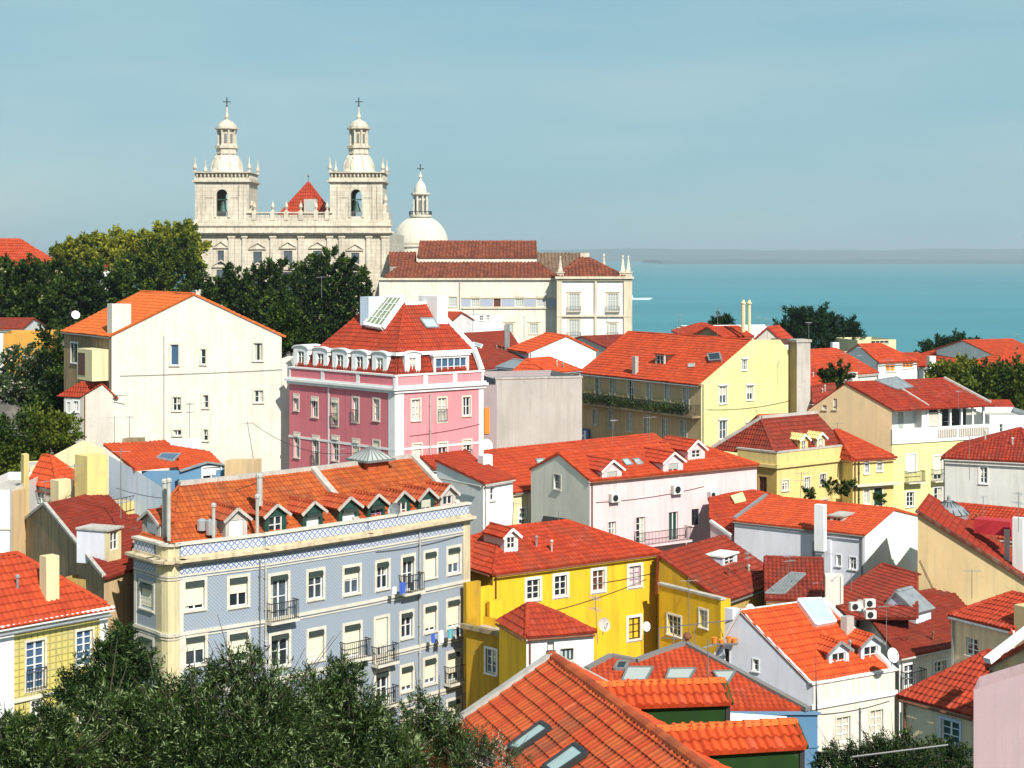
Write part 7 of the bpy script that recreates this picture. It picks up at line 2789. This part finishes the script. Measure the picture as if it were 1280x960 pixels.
h = hs_('orange_panel_house', 'roof house with orange and white panels right of the twin flues', (944, 424, 168), (976, 427, 167), 'warm_white', 'tile_red', depth=5, rise=1.2, ridge='b')
# right middle ground
h = hs_('sloping_red_house', 'steep dark red roof right of the concrete chimney wall', (1008, 482, 165), (1050, 478, 169), 'mortar', 'tile_red', depth=8, rise=3.0, fr=.5, h1=1.8)
h = hs_('low_dark_roof_house', 'low dark roof just left of the peach gable', (1016, 502, 152), (1045, 497, 156), 'cream', 'tile_dark', depth=4, rise=1.2, B=(1011, 497, 156))
h = hs_('tangle_roof_house', 'wide orange-red roof with aerials before the grey-green building', (1030, 470, 178), (1096, 470, 184), 'warm_white', 'tile_orange', depth=12, rise=2.4)
h.chimney(1069, 464, 478, 10, 176, 'warm_white', pots=1)
h = hs_('grey_green_building', 'pale grey-green flat block with white chimney under the dark trees', (1016, 445, 215), (1100, 446, 218), 'grey_wall', roof='flat', depth=8)
h.roof and h.chimney(1045, 427, 450, 9, 212, 'bright_white')
h = hs_('modern_flat_house', 'beige flat-topped block with dark ribbon window behind the orange-curtained house', (1072, 425, 260), (1120, 427, 262), 'cream', roof='flat', depth=8, wins=(('R', 1100, 427.5, 22, 3, dict(cols=4, rows=1, sur=None)),))
oc = hs_('orange_curtain_house', 'white house with red roof and orange curtained top-floor windows', (1098, 452.5, 190), (1146, 450, 193), 'bright_white', 'tile_orange', depth=7, ridge='a', roof='gable', fr=.5, apex=431, h1=2.6,
        wins=(('R', 1113, 460, 12, 9, dict(glass='orange_cloth', cols=2, rows=1, sur=None)), ('R', 1135, 456, 13, 8, dict(glass='orange_cloth', cols=3, rows=1, sur=None))))
h = hs_('far_small_house_row', 'dark red roof right of the orange-curtained house', (1146, 458, 205), (1170, 458, 206), 'white', 'tile_red', depth=8, rise=1.4)
h.chimney(1166, 444, 460, 9, 203, 'sage_white', pots=1)
h = hs_('pale_roof_house', 'pale flat-roofed house beyond the olive trees', (1165, 461, 215), (1200, 461, 216), 'bright_white', roof='flat', depth=6)
h = hs_('small_cream_house', 'small cream gabled house beyond the olive trees', (1185, 462, 225), (1208, 463, 226), 'cream', 'tile_red', depth=6, rise=1.2)
h = hs_('ochre_far_house', 'low ochre house left of the far white house', (1203, 463, 228), (1230, 464, 230), 'straw', 'tile_dark', depth=6, roof='flat')
h = hs_('far_white_house', 'far white house with grey front and red roof below the water', (1214, 450, 240), (1240, 450, 242), 'grey_wall', 'tile_red', depth=12, rise=2.0, roof='hip', h0=3, h1=1, wins=(('R', 1220, 458, 3, 5), ('R', 1228, 458, 3, 5), ('R', 1235, 458, 3, 5)))
h = hs_('far_white_tall_house', 'taller far white house with red roof at the right edge', (1238, 442, 236), (1300, 442, 240), 'bright_white', 'tile_orange', depth=12, rise=1.6, wins=(('R', 1252, 452, 4, 6), ('R', 1268, 452, 4, 6)))
h = hs_('right_edge_red_house', 'orange roofed house in front of the taller far white house', (1242, 463, 205), (1310, 466, 206), 'warm_white', 'tile_orange', depth=10, rise=2.0, roof='hip', h0=4, h1=1)
h = hs_('olive_hidden_house', 'low red roof among the olive trees behind the white terrace', (1234, 515, 165), (1270, 517, 165), 'bright_white', 'tile_red', depth=5, rise=.9)
# top left
h = hs_('hilltop_red_house', 'far house with big red hipped roof at the left edge of the hilltop', (-70, 331, 300), (50, 331, 300), 'cream', 'tile_orange', depth=14, rise=4.9, roof='hip', h0=5, h1=6, per=.5, row=.9, amp=.1)
h = hs_('hilltop_cream_house', 'long low cream wall half hidden in the hilltop trees', (76, 329, 310), (125, 329, 312), 'cream', depth=6, rise=.4, roof='flat')
h = hs_('hilltop_white_cottage', 'tiny white cottage with brown roof among the trees left of the church', (128, 341, 285), (145, 341, 286), 'bright_white', 'tile_dark', depth=5, rise=1.2, ridge='b')
h = hs_('orange_walled_house', 'orange-walled house with low red roof left of the white gabled house', (4, 417, 175), (66, 420, 176), 'orange_wall', 'tile_dark', depth=8, roof='flat')
h = hs_('red_verge_house', 'dark red roof with white verge behind the orange-walled house', (-20, 411, 190), (28, 415, 190), 'white', 'tile_dark', depth=9, rise=1.0, ridge='a')
h = hs_('brick_garden_wall', 'dark red garden wall below the flowering bush', (18, 505, 150), (82, 498, 152), 'brick_red', depth=2, roof='flat', base=CZ - 22)
# ================================================================ trees
tree('evergreen_tree', 'large dark evergreen tree in front of the church, left half', 'tree', [(262, 362, 16), (290, 352, 18), (325, 350, 20), (290, 380, 30), (350, 342, 18), (325, 390, 34), (345, 420, 26)], 235, (.55, .32), 26000, 'leaf_dark', group='dark trees before the church', clump=.7, seed=11)
tree('evergreen_tree', 'tallest dark evergreen tree in front of the church, right half', 'tree', [(395, 345, 22), (412, 328, 16), (435, 340, 18), (445, 360, 18), (375, 365, 28), (425, 375, 34), (385, 400, 36), (445, 385, 22), (405, 418, 30), (360, 395, 30)], 232, (.55, .32), 34000, 'leaf_dark', group='dark trees before the church', clump=.7, seed=12)
tree('evergreen_tree', 'small dark tree between the gabled house and the pink building', 'tree', [(362, 410, 20), (375, 425, 18), (352, 400, 16)], 160, (.4, .25), 9000, 'leaf_dark', group='dark trees before the church', clump=.7, seed=13)
tree('olive_toned_tree', 'yellowish-green tree spreading left of the church on the hilltop', 'tree', [(95, 318, 20), (120, 312, 18), (148, 316, 22), (75, 322, 13), (110, 332, 22)], 300, (.7, .45), 16000, 'leaf_olive', group='hilltop trees left of the church', clump=.9, seed=14)
tree('olive_toned_tree', 'yellowish-green tree touching the left corner of the church', 'tree', [(178, 312, 22), (208, 302, 20), (230, 294, 15), (165, 326, 22), (232, 308, 20)], 300, (.7, .45), 18000, 'leaf_olive', group='hilltop trees left of the church', clump=.9, seed=15)
tree('broadleaf_tree', 'dark green tree below the yellowish crowns beside the church corner', 'tree', [(195, 330, 30), (228, 325, 24), (165, 345, 24), (225, 350, 24), (190, 360, 26)], 280, (.6, .4), 16000, 'leaf_mid', group='hilltop trees left of the church', clump=.8, seed=16)
tree('broadleaf_tree', 'dark tree behind the orange roof of the white gabled house', 'tree', [(110, 355, 28), (140, 365, 26), (90, 375, 28), (75, 350, 22), (125, 385, 24), (165, 375, 24)], 220, (.55, .35), 18000, 'leaf_dark', group='hilltop trees left of the church', clump=.7, seed=17)
tree('broadleaf_tree', 'dark tree at the left edge above the orange-walled house', 'tree', [(20, 350, 26), (45, 360, 28), (5, 380, 28), (40, 390, 30), (70, 400, 24), (0, 345, 20), (85, 410, 18)], 215, (.55, .35), 18000, 'leaf_dark', group='hilltop trees left of the church', clump=.7, seed=18)
tree('flowering_bush', 'big bush flecked with pale flowers left of the white gabled house', 'bush', [(30, 470, 34), (60, 480, 26), (10, 500, 30), (50, 505, 30), (72, 460, 18)], 150, (.32, .2), 22000, 'leaf_bloom', clump=.6, seed=19)
tree('broadleaf_tree', 'dark green tree below the flowering bush at the left edge', 'tree', [(20, 545, 30), (55, 555, 26), (5, 575, 28), (75, 540, 20), (35, 585, 24)], 125, (.3, .18), 16000, 'leaf_mid', group='garden trees on the left', clump=.6, seed=20)
tree('broadleaf_tree', 'dark tree hugging the left side of the white gabled house', 'tree', [(72, 430, 18), (80, 460, 14), (70, 500, 20), (85, 520, 14)], 146, (.32, .2), 8000, 'leaf_dark', group='garden trees on the left', clump=.6, seed=21)
tree('pine_tree', 'broad dark pine with spiky top standing against the water', 'tree', [(1000, 405, 22), (990, 415, 20), (1020, 410, 24), (1040, 418, 20), (1000, 390, 10), (1030, 402, 14), (1015, 430, 24)], 270, (.7, .2), 16000, 'leaf_pine', group='dark pines against the water', clump=.8, seed=22)
tree('pine_tree', 'narrow dark pine at the right of the broad one', 'tree', [(1062, 410, 6, 1.2), (1062, 420, 9, 1), (1060, 432, 11)], 270, (.7, .2), 5000, 'leaf_pine', group='dark pines against the water', clump=.9, seed=23)
tree('pine_tree', 'small dark tree poking up behind the twin flues', 'tree', [(905, 405, 10), (897, 410, 8)], 250, (.6, .2), 3000, 'leaf_pine', group='dark pines against the water', clump=.7, seed=24)
tree('umbrella_pine', 'wide low dark green crown of a tree before the water at the right', 'tree', [(1175, 440, 18, .8), (1195, 438, 18, .7), (1215, 440, 16, .7), (1160, 445, 14, .8), (1230, 445, 12, .8), (1195, 450, 20, .8)], 290, (.6, .35), 16000, 'leaf_pine', clump=.75, seed=25)
tree('olive_tree', 'yellow-olive tree behind the loggia roof, left of the other olives', 'tree', [(1185, 478, 20), (1205, 480, 22), (1175, 490, 18), (1200, 498, 22)], 195, (.5, .3), 12000, 'leaf_olive', group='olive-green trees on the right', clump=.9, seed=26)
tree('olive_tree', 'olive-green tree beside the right edge below the far white houses', 'tree', [(1235, 480, 22), (1262, 478, 24), (1280, 485, 24), (1240, 500, 24), (1270, 502, 24), (1225, 492, 18)], 190, (.5, .3), 18000, 'leaf_mid', group='olive-green trees on the right', clump=.9, seed=27)
tree('garden_tree', 'little dark tree before the low chimney in the middle right', 'tree', [(1040, 475, 12), (1050, 468, 10), (1032, 480, 9)], 168, (.35, .2), 3500, 'leaf_dark', clump=.5, seed=28)
# near trees at the bottom left
tree('near_olive_tree', 'big grey-green olive tree filling the lower left foreground', 'tree', [(205, 880, 26), (245, 864, 24), (296, 838, 24), (330, 862, 24), (165, 900, 26), (268, 850, 16), (318, 826, 12), (320, 900, 52), (250, 918, 56), (180, 940, 52), (300, 945, 70), (230, 960, 60), (130, 900, 34), (120, 950, 48), (360, 920, 48)], 36, (.16, .030), 60000, 'leaf_near', group='near olive trees', clump=.30, seed=31, twigs=90, trunk_r=.2, inner=.35, per_clump=36)
tree('near_olive_tree', 'olive tree rising in front of the right part of the tiled building', 'tree', [(405, 870, 30), (430, 845, 20), (440, 895, 34), (400, 930, 50), (460, 925, 34), (500, 945, 30), (440, 960, 44), (415, 905, 30)], 37, (.16, .030), 34000, 'leaf_near', group='near olive trees', clump=.22, seed=32, twigs=60, trunk_r=.15, inner=.3, per_clump=36)
tree('near_olive_tree', 'low olive crown in the bottom left corner', 'tree', [(40, 935, 34), (5, 925, 26), (75, 950, 34), (20, 960, 40), (62, 905, 20)], 34, (.15, .030), 24000, 'leaf_near', group='near olive trees', clump=.2, seed=33, twigs=60, trunk_r=.12, per_clump=36)
tree('shade_tree', 'very dark tree between the yellow tiled house and the blue tiled building', 'tree', [(145, 812, 16), (165, 826, 18), (130, 845, 24), (165, 862, 28), (100, 872, 22), (152, 790, 9)], 62, (.2, .06), 19000, 'leaf_near_dark', clump=.35, seed=34, twigs=20)
tree('slim_garden_tree', 'thin feathery tree between the tiled building and the foreground roof', 'tree', [(525, 890, 20), (550, 910, 22), (570, 935, 24), (530, 935, 26), (595, 950, 20)], 44, (.15, .03), 12000, 'leaf_near', group='near olive trees', clump=.28, seed=35, twigs=40, trunk_r=.1)
tree('reddish_shrub', 'bare-twigged reddish shrub against the foreground roof', 'shrub', [(600, 940, 22), (625, 960, 26), (585, 960, 22)], 40, (.08, .03), 5000, 'leaf_bloom', clump=.22, seed=36, twigs=70, trunk_r=.06)
tree('creeper_hedge', 'dark creeper and bare twigs below the cream-fronted house', 'hedge', [(1060, 955, 24), (1100, 948, 24), (1140, 945, 24), (1180, 950, 24), (1205, 955, 20), (1040, 960, 20), (1120, 960, 34)], 62, (.13, .05), 26000, 'leaf_near_dark', clump=.26, seed=37, twigs=220, trunk_r=.08)
tree('roof_plant', 'spindly weeds at the foot of the foreground ridge', 'plant', [(855, 950, 10), (870, 955, 8)], 38.5, (.10, .02), 350, 'leaf_near', clump=.12, seed=38, twigs=8, trunk_r=.02) if False else None

# ================================================================ aerials, dishes, laundry and other small things
antenna(237, 503, 548, 124, 'tall aerial in front of the off-white gable wall', k=7, twin=True)
antenna(143, 520, 556, 112, 'thin red-white mast before the lower left of the off-white wall')
antenna(162, 520, 552, 112, 'short mast beside the chimney below the off-white gable')
antenna(317, 527, 575, 103, 'crooked aerial above the stone chimney of the light blue house', lean=-8, k=6)
antenna(151, 560, 648, 92, 'long thin black mast before the light blue gable wall', r=.03)
antenna(87, 580, 632, 98, 'twisted aerial on the cream chimney at the left', lean=6, k=7)
antenna(897, 385, 420, 165, 'white aerial mast left of the twin flues', twin=True)
antenna(948, 396, 425, 165, 'aerial right of the twin flues')
antenna(959, 397, 430, 162, 'second aerial from the twin flues, above the gable')
antenna(1011, 402, 430, 148, 'aerial on top of the concrete chimney wall', k=6)
antenna(1074, 432, 476, 172, 'aerial over the wide orange-red roof, right of the small chimney', twin=True)
antenna(1058, 440, 470, 176, 'aerial over the wide orange-red roof, left of the small chimney', k=7)
antenna(1110, 448, 490, 142, 'aerial on the ridge of the peach gabled house', k=7)
antenna(1272, 417, 440, 236, 'tall mast on the roof of the far white house at the right')
antenna(1198, 488, 512, 140, 'aerial on the loggia roof before the olive trees')
antenna(747, 745, 805, 86, 'crooked aerial beside the white outhouse, before the yellow wall', lean=-3, k=6, twin=True)
antenna(885, 800, 960, 46, 'long bare mast rising past the green-walled dormers', group='aerials on the roofs', k=4, r=.02, wd=.35)
antenna(861, 722, 800, 96, 'aerial before the low yellow house', k=5)
antenna(1030, 690, 735, 97, 'aerial beside the cream chimney with pots', k=4)
antenna(1027, 727, 760, 97, 'short aerial over the half glazed roof', k=3)
antenna(1108, 755, 812, 88, 'aerial above the broad dark red roof', k=3)
antenna(1273, 615, 665, 98, 'ladder-like aerial at the right edge above the red terrace', k=8, twin=True)
antenna(1229, 620, 650, 106, 'mast before the light grey hipped house', k=3)
antenna(1075, 885, 952, 64, 'plain grey post standing in the creeper hedge', k=3, wd=.2, r=.05)
antenna(1212, 545, 600, 118, 'aerial before the grey hipped house eave', k=3)
antenna(1064, 700, 740, 95, 'thin mast over the dark gabled roof', k=3)
antenna(505, 340, 370, 300, 'slender mast before the monastery wall', k=3) if False else None
dish(94.5, 393.5, 190, .52, 'white satellite dish in the dark trees above the orange roof')
dish(1076, 758, 91, .4, 'grey satellite dish beside the cluster of air conditioners', mat='mortar')
dish(1116, 819, 86, .40, 'white satellite dish at the corner of the tile-edged roof')
dish(755, 781, 86, .38, 'grey satellite dish on the yellow wall by the crooked aerial', mat='mortar')
dish(808, 783, 97, .30, 'small white satellite dish beside the lower yellow window', face=(.6, -.8, .2))
dish(493, 638, 88.5, .42, 'grey satellite dish between the attic dormers of the tiled building', mat='zinc', face=(-.5, -.8, .3))
dish(938, 762, 96, .35, 'white dish on the ochre eave near the glazed roof')
for px, y0, y1, d_, lb_ in ((640, 628, 664, 103, 'aerial on the ridge of the bright yellow house'), (700, 636, 668, 104, 'second aerial on the ridge of the bright yellow house, to the right'),
                            (765, 524, 556, 127, 'thin aerial on the long roof behind the pale pink house'), (812, 520, 552, 128, 'aerial behind the rear dormer of the pale pink house'),
                            (948, 512, 545, 138, 'aerial left of the yellow parapet house roof'), (1046, 528, 556, 136, 'aerial between the parapet house and its annex'),
                            (1000, 590, 628, 118, 'aerial rising from the ridge of the white gable house'), (935, 690, 716, 101, 'aerial on the broad dark red roof'),
                            (655, 395, 424, 178, 'aerial on the orange-red gable below the pavilion'), (590, 385, 418, 180, 'aerial on the rusty roof right of the pink building'),
                            (402, 345, 372, 130, 'aerial behind the left end of the pink building roof'), (1215, 712, 748, 85, 'aerial on the small tan house'),
                            (760, 395, 425, 175, 'aerial on the long roof below the pavilion'), (848, 392, 420, 165, 'aerial on the left end of the far orange roof'),
                            (1185, 520, 545, 142, 'thin aerial before the balustrade'), (985, 694, 720, 97, 'aerial at the corner of the half glazed roof'),
                            (56, 600, 640, 95, 'short aerial on the stained gable house'), (420, 560, 592, 92, 'aerial on the left part of the tiled building roof ridge')):
    antenna(px, y0, y1, d_, lb_, k=rnd.choice([4, 5, 6, 8]), lean=rnd.choice([-2, 0, 0, 1, 2]), wd=rnd.uniform(.6, 1.1), twin=rnd.random() < .3)
# laundry on the tiled building
for (px, py, ww, hh, mat, lb_) in ((503, 735, 10, 14, 'blue_cloth', 'blue washing hanging from the upper balcony of the tiled building'), (515, 733, 7, 10, 'dark_cloth', 'dark washing at the right end of the upper balcony of the tiled building'),
                                   (493, 738, 6, 9, 'white_cloth', 'white cloth beside the blue washing on the tiled building'), (551, 796, 8, 16, 'white_cloth', 'white sheet hanging between lower windows of the tiled building'), (563, 792, 10, 12, 'teal_cloth', 'teal washing hanging below the right lower window of the tiled building'),
                                   (572, 791, 5, 15, 'dark_cloth', 'dark trousers at the end of the lower washing line'), (541, 798, 6, 12, 'blue_cloth', 'small blue cloth left of the white sheet on the lower washing line')):
    a, z_ = W5.uv(px, py, .75)
    wd_, hd_ = ww / F * 90, hh / F * 90
    m = MB()
    K = 8
    for i in range(K):
        for j in range(4):
            x0, x1 = a - wd_ / 2 + wd_ * i / K, a - wd_ / 2 + wd_ * (i + 1) / K
            z0, z1 = z_ + hd_ / 2 - hd_ * (j + 1) / 4, z_ + hd_ / 2 - hd_ * j / 4
            f = lambda x, z: .75 + .05 * math.sin(x * 19) * (z_ + hd_ / 2 - z + .3)
            m.poly([W5.pt(x0, z0, f(x0, z0)), W5.pt(x1, z0, f(x1, z0)), W5.pt(x1, z1, f(x1, z1)), W5.pt(x0, z1, f(x0, z1))])
    tag(m.build('laundry', mat, None, loc=W5.pt(a, z_ - hd_ / 2, .75)), lb_, 'laundry', 'washing on the tiled building')
# iron pergola / washing frame in front of the lower yellow house
m = MB()
q = lambda px, py, d: P(px, py, d)
for (a, b_) in (((824, 785, 92), (945, 772, 90)), ((824, 785, 92), (824, 822, 92)), ((842, 789, 91), (842, 822, 91)), ((868, 780, 91), (868, 806, 91)), ((826, 797, 92), (862, 800, 91)), ((898, 776, 90), (905, 800, 90))):
    m.bar(q(*a), q(*b_), .05)
tag(m.build('washing_frame', 'iron_grey', None, loc=q(824, 822, 92)), 'thin grey metal frame on the terrace before the lower yellow wall', 'frame')
for k_, (px, py) in enumerate(((893, 800), (902, 803), (911, 799), (918, 801))):
    c = P(px, py, 87.7)
    m = MB()
    m.lathe(c - ZU * .2, [(.10, 0), (.16, .32), (.18, .34), (.13, .34)], 8)
    pr = thing('flower_pot', ORD[k_] + ' orange flower pot from the left beside the bluish-white gable', 'pot', c, 'orange pots by the bluish gable')
    m.build('pot', 'orange_cloth', pr)
m = MB()
m.bar(P(889, 805, 87.75), P(922, 805, 87.2), .35, .05)
tag(m.build('plant_shelf', 'iron_grey', None, loc=P(889, 805, 87.75)), 'thin grey shelf carrying the orange flower pots by the bluish gable', 'shelf')
# long pale pole over the creeper
rod('pole', [P(1065, 946, 60), P(1185, 931, 60)], .035, 'iron_grey', 'long pale pole lying over the creeper hedge at the lower right', 'pole')
for px, py, rr, lb_ in ((1036, 608, 7, 'dark bushy plant on the terrace under the third window of the yellow parapet house'), (1049, 612, 8, 'largest dark bushy plant on the terrace of the yellow parapet house'), (1060, 606, 6, 'dark plant at the right corner of the yellow parapet house'), (1099, 624, 5, 'small dark plant before the green door of the yellow annex'), (1010, 616, 4, 'smallest plant on the terrace of the yellow parapet house')):
    tree('balcony_plant', lb_, 'plant', [(px, py, rr), (px + 3, py + 3, rr * .7)], 126, (.16, .09), 900, 'leaf_dark', group='plants on the yellow terraces', clump=.2, seed=60 + px % 7, trunk_r=.04)
# cables slung along and between the houses
def cable(p, q, sag, label, r=.018):
    pts = [p.lerp(q, k / 10) - ZU * (sag * 4 * (k / 10) * (1 - k / 10)) for k in range(11)]
    rod('cable', pts, r, 'iron', label, 'cable', 'cables along the walls', n=4)
def wcable(w_, pxa, pya, pxb, pyb, sag, label):
    a, z = w_.uv(pxa, pya, .06); b, z2 = w_.uv(pxb, pyb, .06)
    cable(w_.pt(a, z, .06), w_.pt(b, z2, .06), sag, label)
wcable(pk.R, 512, 545, 600, 530, .1, 'thin cable across the right side of the pink corner building')
wcable(W5, 470, 690, 580, 668, .15, 'thin cable under the cornice of the tiled building')
wcable(y_.R, 640, 775, 808, 724, .25, 'dark cable across the yellow wall below its upper windows')
wcable(y_.R, 742, 730, 818, 716, .05, 'short dark cable at the right end of the yellow wall')
wcable(pp.R, 745, 628, 880, 608, .2, 'thin cable across the pale pink wall between its air conditioners')
wcable(tb.R, 884, 512, 990, 500, .3, 'thin cable across the pale yellow gable')
wcable(w1.Lw, 925, 672, 1030, 690, .3, 'thin cable along the grey long side of the white house')
wcable(tw_, 1150, 700, 1180, 760, .1, 'thin cable down the tan blank wall')
wcable(wd.R, 1022, 893, 1112, 876, .15, 'thin cable under the parapet of the cream-fronted house')
cable(P(145, 610, 94), P(330, 600, 84), .8, 'long cable from the yellow terrace to the tall pipe of the tiled building')
cable(P(317, 530, 103), P(470, 560, 96), 1.0, 'long cable from the crooked aerial to the roof lantern')
# pier / vessel on the water beside the pavilion
PR = P(800, 374.5, 2650)
pr = thing('cargo_barge', 'long white low vessel on the water just right of the monastery pavilion', 'ship', V((PR.x, PR.y, 0)))
m = MB()
m.hexa([V((PR.x - 23, PR.y - 4, 0)), V((PR.x + 16, PR.y - 4, 0)), V((PR.x + 16, PR.y + 4, 0)), V((PR.x - 23, PR.y + 4, 0))],
       [V((PR.x - 25, PR.y - 4.5, 2.4)), V((PR.x + 21, PR.y - 4.5, 3.0)), V((PR.x + 21, PR.y + 4.5, 3.0)), V((PR.x - 25, PR.y + 4.5, 2.4))])
m.build('hull', 'bright_white', pr)
m = MB()
m.box(V((PR.x, PR.y, 0)), X1, Y1, -20, -12, -3, 3, 2.6, 7)
m.box(V((PR.x, PR.y, 0)), X1, Y1, -18, -14, -2, 2, 7.01, 9)
m.build('wheelhouse', 'white', pr)
for px, py, lb_ in ((757, 334, 'x'),):
    pass
for (a, b_, c_, e_, lb_) in ((150, 470, 352, 462, 'thin cable running level across the off-white gable wall'), (205, 420, 205, 560, 'thin vertical cable on the off-white gable wall')):
    H_ = bpy.data.objects['white_gabled_house']
    wq = Wall(H_, V(((139.5 - CX) / F * 131, 131, 0)), V(((352 - CX) / F * 130.5, 130.5, 0)), 0, [], 'white')
    wcable(wq, a, b_, c_, e_, .05, lb_)
